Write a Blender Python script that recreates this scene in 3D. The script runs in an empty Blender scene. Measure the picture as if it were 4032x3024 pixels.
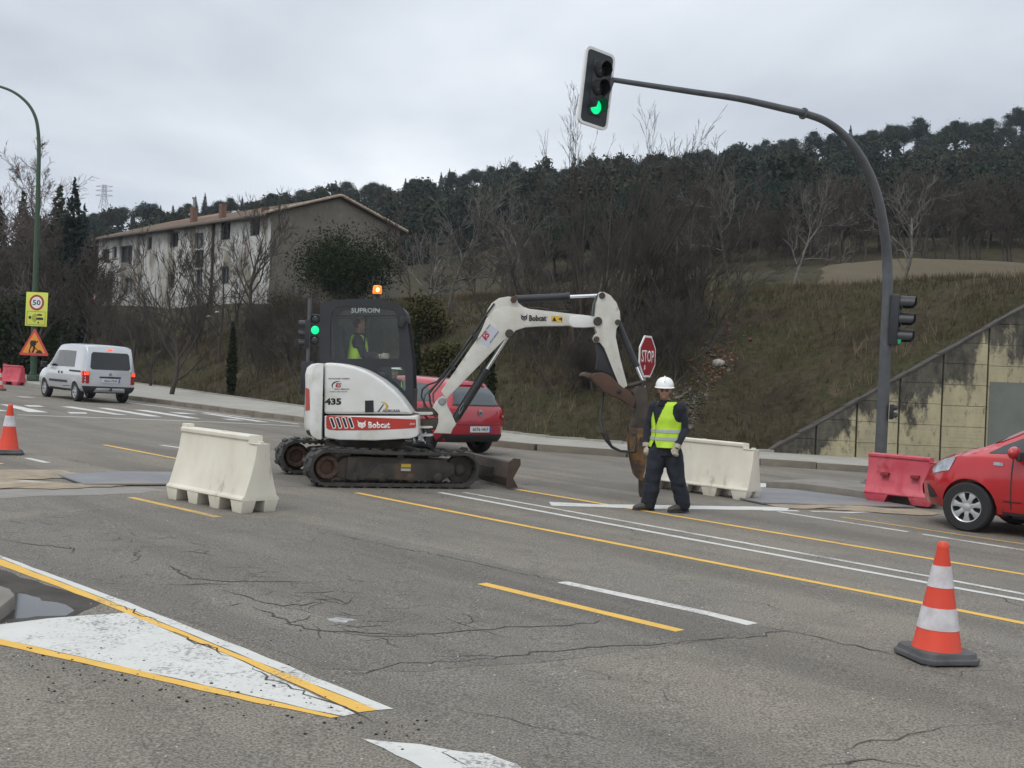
import bpy, bmesh, math, random
import numpy as np
from mathutils import Vector, Matrix, noise
from mathutils.bvhtree import BVHTree
R = math.radians
scene = bpy.context.scene
COL = scene.collection

# ---------------------------------------------------------------- camera
CAM = Vector((0, 0, 1.67))
FPX, CX, CY = 4557.0, 2016.0, 1512.0            # focal length and centre in photograph pixels
PITCH, ROLL = R(0.607), R(2.0)
_f = Vector((0, math.cos(PITCH), -math.sin(PITCH)))
_z = Vector((0, math.sin(PITCH), math.cos(PITCH)))
_x = Vector((1, 0, 0))
CR = _x * math.cos(ROLL) + _z * math.sin(ROLL)
CU = -_x * math.sin(ROLL) + _z * math.cos(ROLL)
cd = bpy.data.cameras.new('camera'); cam = bpy.data.objects.new('camera', cd); COL.objects.link(cam)
cd.sensor_width = 36.0; cd.lens = 36.0 * FPX / 4032.0; cd.clip_end = 3000; cd.clip_start = 0.1
cam.matrix_world = Matrix(((CR.x, CU.x, -_f.x, CAM.x), (CR.y, CU.y, -_f.y, CAM.y), (CR.z, CU.z, -_f.z, CAM.z), (0, 0, 0, 1)))
scene.camera = cam

# ---------------------------------------------------------------- sky, sun, exposure
SUN_EL, SUN_AZ = R(52), R(215)                   # azimuth clockwise from +Y
w = bpy.data.worlds.new('World'); scene.world = w; w.use_nodes = True
nt = w.node_tree; nt.nodes.clear(); N = nt.nodes.new; L = nt.links.new
out = N('ShaderNodeOutputWorld'); bg = N('ShaderNodeBackground'); L(bg.outputs[0], out.inputs[0])
sky = N('ShaderNodeTexSky'); sky.sky_type = 'NISHITA'; sky.sun_disc = False
sky.sun_elevation = SUN_EL; sky.sun_rotation = SUN_AZ; sky.air_density = 1.5; sky.dust_density = 4
tc = N('ShaderNodeTexCoord'); sep = N('ShaderNodeSeparateXYZ'); L(tc.outputs['Generated'], sep.inputs[0])
ab = N('ShaderNodeMath'); ab.operation = 'ABSOLUTE'; L(sep.outputs[2], ab.inputs[0])
ad = N('ShaderNodeMath'); ad.operation = 'ADD'; ad.inputs[1].default_value = .22; L(ab.outputs[0], ad.inputs[0])
dv = N('ShaderNodeVectorMath'); dv.operation = 'DIVIDE'; cb = N('ShaderNodeCombineXYZ')
for i in range(3): L(ad.outputs[0], cb.inputs[i])
L(tc.outputs['Generated'], dv.inputs[0]); L(cb.outputs[0], dv.inputs[1])
mp = N('ShaderNodeMapping'); mp.inputs['Location'].default_value = (1.9, .35, .6); mp.inputs['Scale'].default_value = (.62, .5, .5)
L(dv.outputs[0], mp.inputs[0])
n1 = N('ShaderNodeTexNoise'); n1.inputs['Scale'].default_value = 1.15; n1.inputs['Detail'].default_value = 7; n1.inputs['Roughness'].default_value = .5
n1.inputs['Distortion'].default_value = .35
L(mp.outputs[0], n1.inputs['Vector'])
rp = N('ShaderNodeValToRGB'); L(n1.outputs['Fac'], rp.inputs[0])
e = rp.color_ramp.elements
e[0].position = .30; e[0].color = (.41, .45, .52, 1); e[1].position = .66; e[1].color = (.92, .95, .97, 1)
m = e.new(.5); m.color = (.66, .705, .765, 1)
# overcast luminance: the zenith is brighter than the horizon
zr_ = N('ShaderNodeFloatCurve'); cv = zr_.mapping.curves[0]
for i, (x, y) in enumerate(((0, .60), (.10, .58), (.22, .52), (.45, .60), (1, .76))):
    if i < 2: cv.points[i].location = (x, y)
    else: cv.points.new(x, y)
zr_.mapping.update(); ab2 = N('ShaderNodeMath'); ab2.operation = 'MULTIPLY'; ab2.inputs[1].default_value = 2.0
L(ab.outputs[0], zr_.inputs['Value']); L(zr_.outputs[0], ab2.inputs[0]); zr_ = ab2
sc1 = N('ShaderNodeVectorMath'); sc1.operation = 'SCALE'; L(rp.outputs[0], sc1.inputs[0]); L(zr_.outputs[0], sc1.inputs['Scale'])
sc2 = N('ShaderNodeVectorMath'); sc2.operation = 'SCALE'; L(sky.outputs[0], sc2.inputs[0]); sc2.inputs['Scale'].default_value = .05
mx = N('ShaderNodeMix'); mx.data_type = 'RGBA'; mx.inputs[0].default_value = .08
L(sc1.outputs[0], mx.inputs[6]); L(sc2.outputs[0], mx.inputs[7]); L(mx.outputs[2], bg.inputs[0])
bg.inputs[1].default_value = 1.0
sl = bpy.data.lights.new('sun', 'SUN'); so = bpy.data.objects.new('sun', sl); COL.objects.link(so)
sl.energy = 0.9; sl.angle = R(22); sl.color = (1, .965, .91)
sd = Vector((math.sin(SUN_AZ) * math.cos(SUN_EL), math.cos(SUN_AZ) * math.cos(SUN_EL), math.sin(SUN_EL)))
so.rotation_euler = sd.to_track_quat('Z', 'Y').to_euler(); so.location = (0, -5, 30)
scene.view_settings.view_transform = 'Standard'; scene.view_settings.look = 'None'
scene.view_settings.exposure = 0.28; scene.view_settings.gamma = 1.0
scene.view_settings.use_curve_mapping = False
scene.cycles.use_denoising = True
scene.cycles.max_bounces = 4; scene.cycles.diffuse_bounces = 3; scene.cycles.glossy_bounces = 2; scene.cycles.transparent_max_bounces = 10; scene.cycles.volume_bounces = 0

# ---------------------------------------------------------------- pixel -> place helpers
SLOPE = -0.023
def zr(x, y=0): return SLOPE * x                  # the road rises gently to the left
def ray(u, v): return CR * ((u - CX) / FPX) - CU * ((v - CY) / FPX) + _f
def G(u, v, h=0.0):                               # pixel -> point on the road plane
    d = ray(u, v)
    t = (h - CAM.z) / (d.z - SLOPE * d.x)
    return CAM + d * t
def at(u, v, Y):
    d = ray(u, v); return CAM + d * (Y / d.y)
def zoomer(ox, oy, s): return lambda x, y: (ox + x / s, oy + y / s)
D = lambda x, y: (x * 1.82278, y * 1.82278)       # whole-picture view, 2212 wide
Z4 = zoomer(1000, 1100, 1.84364); Z5 = zoomer(1800, 1100, 2.074); Z6 = zoomer(2200, 1250, 1.9522)
Z7 = zoomer(3000, 1400, 2.07364); Z8 = zoomer(2450, 1400, 2.3714); Z3 = zoomer(300, 680, 1.58)
Y1 = zoomer(0, 1500, 1.70154); Y2 = zoomer(0, 2100, 1.30118); Y3 = zoomer(1300, 2100, 1.47467); Y4 = zoomer(2700, 1900, 1.476)
ZA = zoomer(1150, 1550, 2.32842); ZB = zoomer(2250, 1450, 3.0156); ZC = zoomer(1150, 1380, 4.0218)
ROADN = Vector((-SLOPE, 0, 1)).normalized()
def frame(p, yaw, tilt=True):                     # matrix: local +x = heading, yaw measured ccw from world +X
    n = ROADN if tilt else Vector((0, 0, 1))
    fw = Vector((math.cos(yaw), math.sin(yaw), 0)); fw = (fw - n * fw.dot(n)).normalized()
    lf = n.cross(fw)
    return Matrix(((fw.x, lf.x, n.x, p.x), (fw.y, lf.y, n.y, p.y), (fw.z, lf.z, n.z, p.z), (0, 0, 0, 1)))
def on_plane(M, u, v, c, axis=1):                 # pixel -> local point on local plane axis=c
    Mi = M.inverted(); o = Mi @ CAM; d = (Mi.to_3x3() @ ray(u, v))
    t = (c - o[axis]) / d[axis]
    return o + d * t

# ---------------------------------------------------------------- mesh builder
class MB:
    def __init__(s): s.v = []; s.f = []
    def add(s, vs, fs):
        b = len(s.v); s.v += [tuple(p) for p in vs]; s.f += [tuple(b + i for i in f) for f in fs]; return s
    def box(s, c, d, rot=None):
        hx, hy, hz = d[0] / 2, d[1] / 2, d[2] / 2
        vs = [Vector((x, y, z)) for x in (-hx, hx) for y in (-hy, hy) for z in (-hz, hz)]
        if rot is not None: vs = [rot @ p for p in vs]
        vs = [p + Vector(c) for p in vs]
        return s.add(vs, [(0, 1, 3, 2), (4, 6, 7, 5), (0, 4, 5, 1), (2, 3, 7, 6), (0, 2, 6, 4), (1, 5, 7, 3)])
    def tube(s, pts, r, n=8, caps=True, sy=1.0):
        pts = [Vector(p) for p in pts]; k = len(pts)
        rs = r if isinstance(r, (list, tuple)) else [r] * k
        rings = []; ref = None
        for i, p in enumerate(pts):
            t = (pts[min(i + 1, k - 1)] - pts[max(i - 1, 0)]).normalized()
            if ref is None:
                ref = Vector((0, 1, 0)) if abs(t.y) < .8 else Vector((1, 0, 0))
            a = (ref - t * ref.dot(t)).normalized(); b = t.cross(a); ref = a
            rings.append([p + (a * math.cos(2 * math.pi * j / n) * sy + b * math.sin(2 * math.pi * j / n)) * rs[i] for j in range(n)])
        vs = [q for rg in rings for q in rg]
        fs = [(i * n + j, i * n + (j + 1) % n, (i + 1) * n + (j + 1) % n, (i + 1) * n + j) for i in range(k - 1) for j in range(n)]
        if caps: fs += [tuple(range(n - 1, -1, -1)), tuple((k - 1) * n + j for j in range(n))]
        return s.add(vs, fs)
    def loft(s, rings, caps=True, closed=True):
        n = len(rings[0]); k = len(rings)
        vs = [q for rg in rings for q in rg]
        fs = [(i * n + j, i * n + (j + 1) % n, (i + 1) * n + (j + 1) % n, (i + 1) * n + j) for i in range(k - 1) for j in range(n if closed else n - 1)]
        if caps and closed: fs += [tuple(range(n - 1, -1, -1)), tuple((k - 1) * n + j for j in range(n))]
        return s.add(vs, fs)
    def prism(s, poly, y0, y1):                   # poly in local x,z, extruded along y
        n = len(poly)
        ar = sum(poly[i][0] * poly[(i + 1) % n][1] - poly[(i + 1) % n][0] * poly[i][1] for i in range(n))
        if ar < 0: poly = poly[::-1]
        vs = [(p[0], y0, p[1]) for p in poly] + [(p[0], y1, p[1]) for p in poly]
        fs = [tuple(range(n)), tuple(range(2 * n - 1, n - 1, -1))] + [(i, i + n, (i + 1) % n + n, (i + 1) % n) for i in range(n)]
        return s.add(vs, fs)
    def lathe(s, prof, c=(0, 0, 0), axis='z', n=24, caps=True):   # prof: (radius, height)
        rings = []
        for r, h in prof:
            rg = []
            for j in range(n):
                a = 2 * math.pi * j / n; p = (r * math.cos(a), r * math.sin(a), h)
                if axis == 'y': p = (p[0], p[2], p[1])
                if axis == 'x': p = (p[2], p[0], p[1])
                rg.append(Vector(p) + Vector(c))
            rings.append(rg)
        return s.loft(rings, caps)
    def sphere(s, c, r, n=14, m=8, rot=None):
        rr = r if isinstance(r, (tuple, list)) else (r, r, r); rings = []
        for i in range(m + 1):
            t = math.pi * (i + .001 if i == 0 else i - .001 if i == m else i) / m
            rg = []
            for j in range(n):
                a = 2 * math.pi * j / n
                p = Vector((rr[0] * math.sin(t) * math.cos(a), rr[1] * math.sin(t) * math.sin(a), -rr[2] * math.cos(t)))
                if rot is not None: p = rot @ p
                rg.append(p + Vector(c))
            rings.append(rg)
        return s.loft(rings)
    def mesh(s, name, recalc=True):
        me = bpy.data.meshes.new(name); me.from_pydata(s.v, [], s.f)
        bm = bmesh.new(); bm.from_mesh(me)
        if recalc: bmesh.ops.recalc_face_normals(bm, faces=bm.faces)
        bm.to_mesh(me); bm.free(); return me
    def build(s, name, mat, parent=None, bevel=0, seg=2, smooth=40, loc=None, recalc=True):
        me = s.mesh(name, recalc)
        if bevel:
            bm = bmesh.new(); bm.from_mesh(me)
            ed = [q for q in bm.edges if len(q.link_faces) == 2 and q.calc_face_angle(0) > R(32)]
            try: bmesh.ops.bevel(bm, geom=ed, offset=bevel, segments=seg, profile=.6, affect='EDGES', clamp_overlap=True)
            except Exception: pass
            bm.to_mesh(me); bm.free()
        return link(name, me, mat, parent, smooth, loc)
def link(name, me, mat, parent=None, smooth=40, loc=None):
    if smooth:
        me.polygons.foreach_set('use_smooth', [True] * len(me.polygons))
        if smooth < 180: me.set_sharp_from_angle(angle=R(smooth))
    for mm in (mat if isinstance(mat, (list, tuple)) else [mat]): me.materials.append(mm)
    o = bpy.data.objects.new(name, me); COL.objects.link(o)
    if parent: o.parent = parent
    if loc is not None: o.location = loc
    return o
def tag(o, label=None, cat=None, group=None, kind=None):
    if label: o['label'] = label
    if cat: o['category'] = cat
    if group: o['group'] = group
    if kind: o['kind'] = kind
    return o
def thing(name, label, cat, M=None, group=None):
    o = bpy.data.objects.new(name, None); COL.objects.link(o); o.empty_display_size = .2
    if M is not None: o.matrix_world = M
    return tag(o, label, cat, group)
def copy_tree(o, parent=None):
    c = o.copy(); COL.objects.link(c); c.parent = parent
    for ch in list(o.children): copy_tree(ch, c)
    return c
def T(x, y, z): return Matrix.Translation((x, y, z))
def fast_mesh(name, v, f):                        # v (n,3), f (m,k) with constant k
    v = np.asarray(v, dtype=np.float32); f = np.asarray(f, dtype=np.int32); k = f.shape[1]
    me = bpy.data.meshes.new(name); me.vertices.add(len(v)); me.vertices.foreach_set('co', v.ravel())
    me.loops.add(f.size); me.loops.foreach_set('vertex_index', f.ravel())
    me.polygons.add(len(f)); me.polygons.foreach_set('loop_start', np.arange(0, f.size, k, dtype=np.int32))
    me.update(calc_edges=True); me.validate(); return me
def evaluated(ob):
    dg = bpy.context.evaluated_depsgraph_get(); dg.update()
    return bpy.data.meshes.new_from_object(ob.evaluated_get(dg))
def text(s, w, h, mat, parent, M, name='lettering', bold=0.0, depth=.0015, shear=0.0, rot=0):
    cu = bpy.data.curves.new('t', 'FONT'); cu.body = s; cu.size = 1; cu.offset = bold; cu.shear = shear; cu.resolution_u = 2
    ob = bpy.data.objects.new('t', cu); COL.objects.link(ob)
    me = evaluated(ob); bpy.data.objects.remove(ob); bpy.data.curves.remove(cu)
    co = np.empty(len(me.vertices) * 3, dtype=np.float32); me.vertices.foreach_get('co', co); co = co.reshape(-1, 3)
    mn, mx_ = co.min(0), co.max(0); sz = np.maximum(mx_ - mn, 1e-6)
    co = (co - mn) / sz * np.array([w, h, 1]); co[:, 2] = 0
    me.vertices.foreach_set('co', co.ravel()); me.update()
    bm = bmesh.new(); bm.from_mesh(me)
    r = bmesh.ops.extrude_face_region(bm, geom=bm.faces[:])
    for q in r['geom']:
        if isinstance(q, bmesh.types.BMVert): q.co.z += depth
    bm.transform(M); bmesh.ops.recalc_face_normals(bm, faces=bm.faces); bm.to_mesh(me); bm.free()
    me.name = name; me.materials.clear()
    return link(name, me, mat, parent, 0)

# ---------------------------------------------------------------- materials
MATS = {}
def mat(name, col, rough=.6, metal=0, col2=None, scale=6, detail=4, lo=.35, hi=.65, bump=0, bscale=None, emit=0, coat=0, spec=None, col3=None, scale3=2, lo3=.55, hi3=.7, stretch=None, alpha=None, trans=0):
    if name in MATS: return MATS[name]
    m = bpy.data.materials.new(name); m.use_nodes = True; nt = m.node_tree; b = nt.nodes['Principled BSDF']
    N = nt.nodes.new; L = nt.links.new
    c4 = lambda c: (c[0], c[1], c[2], 1)
    b.inputs['Base Color'].default_value = c4(col); b.inputs['Roughness'].default_value = rough; b.inputs['Metallic'].default_value = metal
    if coat: b.inputs['Coat Weight'].default_value = coat; b.inputs['Coat Roughness'].default_value = .08
    if spec is not None: b.inputs['Specular IOR Level'].default_value = spec
    if emit: b.inputs['Emission Color'].default_value = c4(col); b.inputs['Emission Strength'].default_value = emit
    if trans: b.inputs['Transmission Weight'].default_value = trans
    if col2 or bump:
        t = N('ShaderNodeTexCoord'); src = t.outputs['Object']
        if stretch:
            mp = N('ShaderNodeMapping'); mp.inputs['Scale'].default_value = stretch; L(src, mp.inputs[0]); src = mp.outputs[0]
    def nz(sc, dt=detail, rg=.6):
        n = N('ShaderNodeTexNoise'); n.inputs['Scale'].default_value = sc; n.inputs['Detail'].default_value = dt; n.inputs['Roughness'].default_value = rg
        L(src, n.inputs['Vector']); return n.outputs['Fac']
    def mr(s, a, c):
        q = N('ShaderNodeMapRange'); q.inputs[1].default_value = a; q.inputs[2].default_value = c; L(s, q.inputs[0]); return q.outputs[0]
    if col2:
        mx = N('ShaderNodeMix'); mx.data_type = 'RGBA'; mx.inputs[6].default_value = c4(col); mx.inputs[7].default_value = c4(col2)
        L(mr(nz(scale), lo, hi), mx.inputs[0]); last = mx.outputs[2]
        if col3:
            mx2 = N('ShaderNodeMix'); mx2.data_type = 'RGBA'; L(last, mx2.inputs[6]); mx2.inputs[7].default_value = c4(col3)
            L(mr(nz(scale3, 8), lo3, hi3), mx2.inputs[0]); last = mx2.outputs[2]
        L(last, b.inputs['Base Color'])
        if emit: L(last, b.inputs['Emission Color'])
    if bump:
        bp = N('ShaderNodeBump'); bp.inputs['Strength'].default_value = bump; bp.inputs['Distance'].default_value = .02
        L(nz(bscale or scale * 3), bp.inputs['Height']); L(bp.outputs[0], b.inputs['Normal'])
    MATS[name] = m; return m
def glassmat(name, tint, gloss=.08, rough=.02):
    m = bpy.data.materials.new(name); m.use_nodes = True; nt = m.node_tree; nt.nodes.clear()
    o = nt.nodes.new('ShaderNodeOutputMaterial'); t = nt.nodes.new('ShaderNodeBsdfTransparent'); g = nt.nodes.new('ShaderNodeBsdfGlossy')
    t.inputs[0].default_value = (*tint, 1); g.inputs['Roughness'].default_value = rough
    x = nt.nodes.new('ShaderNodeMixShader'); x.inputs[0].default_value = gloss
    nt.links.new(t.outputs[0], x.inputs[1]); nt.links.new(g.outputs[0], x.inputs[2]); nt.links.new(x.outputs[0], o.inputs[0]); return m
def spline(P, k=6):                               # Catmull-Rom resample
    Q = []
    for i in range(len(P) - 1):
        a, b, c, d = P[max(i - 1, 0)], P[i], P[i + 1], P[min(i + 2, len(P) - 1)]
        for j in range(k):
            t = j / k; Q.append(.5 * ((2 * b) + (c - a) * t + (2 * a - 5 * b + 4 * c - d) * t * t + (3 * b - a - 3 * c + d) * t ** 3))
    return Q + [P[-1]]
rng = random.Random(7)
nrg = np.random.default_rng(11)
BLACK = mat('black_plastic', (.012, .013, .015), .5)
RUBBER = mat('rubber', (.018, .018, .019), .8, col2=(.04, .037, .033), scale=9, bump=.2)
WHITEP = mat('white_paint_part', (.78, .78, .76), .4)
STEEL = mat('galvanised_steel', (.32, .33, .34), .45, .7, col2=(.22, .23, .24), scale=8)
CHROME = mat('chrome_rod', (.75, .77, .8), .12, 1)
# ================================================================ ground and road
KERB = [(-75, 106), (-12.7, 38.7), (-5.75, 31.2), (-2.0, 27.2), (-.7, 25.9), (.6, 25.0), (2.5, 24.6), (5.3, 24.5), (7.6, 24.2), (20, 23.4), (45, 22)]
TOE = [(-90, 138), (-17.5, 53), (-6.95, 37.3), (-2.4, 31.0), (-.4, 28.7), (.9, 27.3), (2.6, 26.6), (6.1, 26.6), (8.6, 26.6), (20, 26.6), (45, 26.6)]
WALLY, WALLX = 26.9, 6.3
def poly_dist(px, py, P):                         # signed distance, positive beyond (left of travel)
    px = np.asarray(px, float); py = np.asarray(py, float)
    best = np.full(px.shape, 1e9); sg = np.ones(px.shape)
    for (ax, ay), (bx, by) in zip(P[:-1], P[1:]):
        dx, dy = bx - ax, by - ay
        t = np.clip(((px - ax) * dx + (py - ay) * dy) / (dx * dx + dy * dy), 0, 1)
        qx, qy = px - (ax + t * dx), py - (ay + t * dy); d = np.hypot(qx, qy)
        c = dx * (py - ay) - dy * (px - ax)
        m = d < best; best = np.where(m, d, best); sg = np.where(m, np.sign(c), sg)
    return best * sg
def ridge(x, y): return 39.5 + 33 * np.clip(x / np.maximum(y, 60), -.6, .7)
def vnoise(x, y, s, seed=0):
    a = np.sin(x * s * 1.0 + y * s * .7 + seed) + np.sin(x * s * -.63 + y * s * 1.27 + seed * 2.1) + np.sin(x * s * 1.9 + y * s * .31 + seed * .7) * .6 + np.sin(x * s * .41 - y * s * 2.3 + seed * 1.7) * .6
    return a / 3.2
def TZn(x, y):
    x = np.asarray(x, float); y = np.asarray(y, float)
    d = poly_dist(x, y, TOE); d0 = d
    r = (x > WALLX) & (y > WALLY)
    d = np.where(r, np.maximum(d, (y - WALLY) + 1.32 * (x - WALLX)), d)
    up = np.clip(d, 0, 40)
    crest = 4.75 + .35 * vnoise(x, y, .18, 1)
    base = np.where(up < .5, up * .1, .05 + (up - .5) * .5)
    k = .6
    prof = -np.log(np.exp(-np.clip(base, 0, 30) / k) + np.exp(-crest / k)) * k + k * np.log(1 + np.exp(-crest / k))
    prof = np.maximum(prof, 0)
    gs = np.interp(x, [-25, -8, 2, 9], [.012, .03, .11, .15])
    prof = prof + np.clip(d0 - 11, 0, None) * gs
    z85 = 4.9 + np.clip(66, 0, None) * gs + zr(np.clip(x, -40, 30))
    Y0 = np.interp(x, [-60, -30, 0, 20], [130, 118, 92, 82])
    s = np.clip((y - Y0) / (250 - Y0), 0, 1)
    hill = ridge(x, y)
    lowz = zr(np.clip(x, -40, 40)) + np.minimum(prof, 4.9 + gs * 60)
    z = lowz + (hill - lowz) * (s ** np.interp(x / np.maximum(y, 40), [-.1, .0, .12], [1.12, 1.3, 1.52]))
    z = np.where(y > 250, hill - (y - 250) * .16, z)
    z = z + np.where(d > .3, vnoise(x, y, 1.3, 3) * .07 + vnoise(x, y, 3.1, 5) * .035, 0) + np.where(y > 90, vnoise(x, y, .11, 2) * 1.0 * s, 0)
    z = np.where(d <= 0, zr(np.clip(x, -80, 80)) - .35, z)
    return np.where(y > 250, np.maximum(z, -30), z)
def TZ(x, y): return float(TZn(np.array([x]), np.array([y]))[0])
def grid_mesh(name, X, Y, zf):
    gx, gy = np.meshgrid(X, Y); v = np.stack([gx.ravel(), gy.ravel(), zf(gx.ravel(), gy.ravel())], 1)
    nx, ny = len(X), len(Y); i = (np.arange(ny - 1)[:, None] * nx + np.arange(nx - 1)[None]).ravel()
    return fast_mesh(name, v, np.stack([i, i + 1, i + nx + 1, i + nx], 1))
ar = np.arange
XS = np.concatenate([ar(-430, -160, 30), ar(-160, -46, 4), ar(-46, 24, .45), ar(24, 160, 4), ar(160, 431, 30)])
YS = np.concatenate([ar(-40, 20, 6), ar(20, 26.8, .6), [26.89, 26.92], ar(27.2, 62, .45), ar(62, 130, 2), ar(130, 300, 4), ar(300, 481, 20)])

def ground_mat():
    m = bpy.data.materials.new('dry_bank_soil'); m.use_nodes = True; nt = m.node_tree; b = nt.nodes['Principled BSDF']; N = nt.nodes.new; L = nt.links.new
    t = N('ShaderNodeTexCoord')
    def nz(sc, dt=6, rg=.65):
        n = N('ShaderNodeTexNoise'); n.inputs['Scale'].default_value = sc; n.inputs['Detail'].default_value = dt; n.inputs['Roughness'].default_value = rg; L(t.outputs['Object'], n.inputs['Vector']); return n.outputs['Fac']
    def ramp(s, st):
        r = N('ShaderNodeValToRGB'); L(s, r.inputs[0]); el = r.color_ramp.elements
        el[0].position, el[0].color = st[0][0], (*st[0][1], 1); el[1].position, el[1].color = st[-1][0], (*st[-1][1], 1)
        for p, c in st[1:-1]: q = el.new(p); q.color = (*c, 1)
        return r.outputs[0]
    c1 = ramp(nz(.55, 9, .7), [(.32, (.032, .026, .018)), (.47, (.066, .054, .034)), (.58, (.050, .050, .024)), (.70, (.092, .074, .047))])
    c2 = ramp(nz(5, 8, .8), [(.3, (.35, .35, .35)), (.55, (1, 1, 1)), (.75, (1.5, 1.4, 1.2))])
    mx = N('ShaderNodeMix'); mx.data_type = 'RGBA'; mx.blend_type = 'MULTIPLY'; mx.inputs[0].default_value = 1
    L(c1, mx.inputs[6]); L(c2, mx.inputs[7]); L(mx.outputs[2], b.inputs['Base Color']); b.inputs['Roughness'].default_value = .95
    b.inputs['Specular IOR Level'].default_value = .1
    bp = N('ShaderNodeBump'); bp.inputs['Strength'].default_value = .7; bp.inputs['Distance'].default_value = .1; L(nz(4, 8, .75), bp.inputs['Height']); L(bp.outputs[0], b.inputs['Normal'])
    return m
terrain = link('hillside_terrain', grid_mesh('hillside_terrain', XS, YS, TZn), ground_mat(), smooth=180)
tag(terrain, kind='structure')

def asphalt(name, base, cool, dark, craze=(.56, .64), csc=1.3):
    m = bpy.data.materials.new(name); m.use_nodes = True; nt = m.node_tree; b = nt.nodes['Principled BSDF']; N = nt.nodes.new; L = nt.links.new
    t = N('ShaderNodeTexCoord')
    def nz(sc, dt=4, rg=.6, vec=None):
        n = N('ShaderNodeTexNoise'); n.inputs['Scale'].default_value = sc; n.inputs['Detail'].default_value = dt; n.inputs['Roughness'].default_value = rg; L(vec or t.outputs['Object'], n.inputs['Vector']); return n.outputs['Fac']
    def mr(s, a, c, lo=0, hi=1):
        q = N('ShaderNodeMapRange'); q.inputs[1].default_value = a; q.inputs[2].default_value = c; q.inputs[3].default_value = lo; q.inputs[4].default_value = hi; L(s, q.inputs[0]); return q.outputs[0]
    def mix(f, a, c, bt='MIX'):
        x = N('ShaderNodeMix'); x.data_type = 'RGBA'; x.blend_type = bt
        if isinstance(f, float): x.inputs[0].default_value = f
        else: L(f, x.inputs[0])
        for k, s in ((6, a), (7, c)):
            if isinstance(s, tuple): x.inputs[k].default_value = (*s, 1)
            else: L(s, x.inputs[k])
        return x.outputs[2]
    mp = N('ShaderNodeMapping'); mp.inputs['Rotation'].default_value = (0, 0, R(47)); L(t.outputs['Object'], mp.inputs[0])
    mp2 = N('ShaderNodeMapping'); mp2.inputs['Scale'].default_value = (.10, 1.1, 1); L(mp.outputs[0], mp2.inputs[0])
    streak = nz(1.0, 5, .6, mp2.outputs[0])
    c = mix(mr(nz(.3, 6), .38, .60), base, cool)
    c = mix(mr(streak, .42, .64, 0, .8), c, dark)
    c = mix(mr(nz(1.6, 7, .72), .50, .72, 0, .7), c, dark)
    c = mix(1.0, c, mix(mr(nz(75, 2, .5), .33, .67), (.55, .54, .53), (1.45, 1.45, 1.43)), 'MULTIPLY')
    v = N('ShaderNodeTexVoronoi'); v.inputs['Scale'].default_value = 55; L(t.outputs['Object'], v.inputs['Vector'])
    spk = N('ShaderNodeMath'); spk.operation = 'MULTIPLY'
    L(mr(v.outputs['Distance'], .22, .12), spk.inputs[0]); sr = N('ShaderNodeSeparateColor'); L(v.outputs['Color'], sr.inputs[0]); L(mr(sr.outputs[0], .78, .82), spk.inputs[1])
    c = mix(spk.outputs[0], c, (.42, .41, .39))
    spd = N('ShaderNodeMath'); spd.operation = 'MULTIPLY'
    L(mr(v.outputs['Distance'], .3, .2), spd.inputs[0]); L(mr(sr.outputs[1], .72, .78), spd.inputs[1])
    c = mix(spd.outputs[0], c, (.06, .057, .055))
    # fine crazing cracks in patches
    v2 = N('ShaderNodeTexVoronoi'); v2.feature = 'DISTANCE_TO_EDGE'; v2.inputs['Scale'].default_value = csc
    wv = N('ShaderNodeVectorMath'); wv.operation = 'ADD'; L(t.outputs['Object'], wv.inputs[0])
    wn = N('ShaderNodeTexNoise'); wn.inputs['Scale'].default_value = 2.5; wn.inputs['Detail'].default_value = 5; L(t.outputs['Object'], wn.inputs['Vector'])
    ws = N('ShaderNodeVectorMath'); ws.operation = 'SCALE'; ws.inputs['Scale'].default_value = .55; L(wn.outputs['Color'], ws.inputs[0]); L(ws.outputs[0], wv.inputs[1]); L(wv.outputs[0], v2.inputs['Vector'])
    cm = N('ShaderNodeMath'); cm.operation = 'MULTIPLY'; L(mr(v2.outputs['Distance'], .010, .002), cm.inputs[0]); L(mr(nz(.45, 3), craze[0], craze[1], 0, .85), cm.inputs[1])
    c = mix(cm.outputs[0], c, (.04, .038, .036))
    L(c, b.inputs['Base Color']); b.inputs['Roughness'].default_value = .88; b.inputs['Specular IOR Level'].default_value = .3
    bp = N('ShaderNodeBump'); bp.inputs['Strength'].default_value = .55; bp.inputs['Distance'].default_value = .01; L(nz(90, 2), bp.inputs['Height']); L(bp.outputs[0], b.inputs['Normal'])
    return m
ASPH = asphalt('old_asphalt', (.212, .190, .158), (.180, .166, .145), (.126, .114, .098))
PATCH = asphalt('grey_asphalt', (.182, .167, .144), (.154, .144, .128), (.114, .106, .094), (.46, .56), 1.9)
road = link('road', grid_mesh('road', np.concatenate([ar(-110, -20, 6), ar(-20, 14, .7), ar(14, 60, 5)]), np.concatenate([ar(-20, 4, 3), ar(4, 26, .7), ar(26, 140, 6)]), lambda x, y: zr(x) - np.where((poly_dist(x, y, TOE) > .3), .4, 0)), ASPH, smooth=180)
tag(road, kind='structure')

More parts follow.
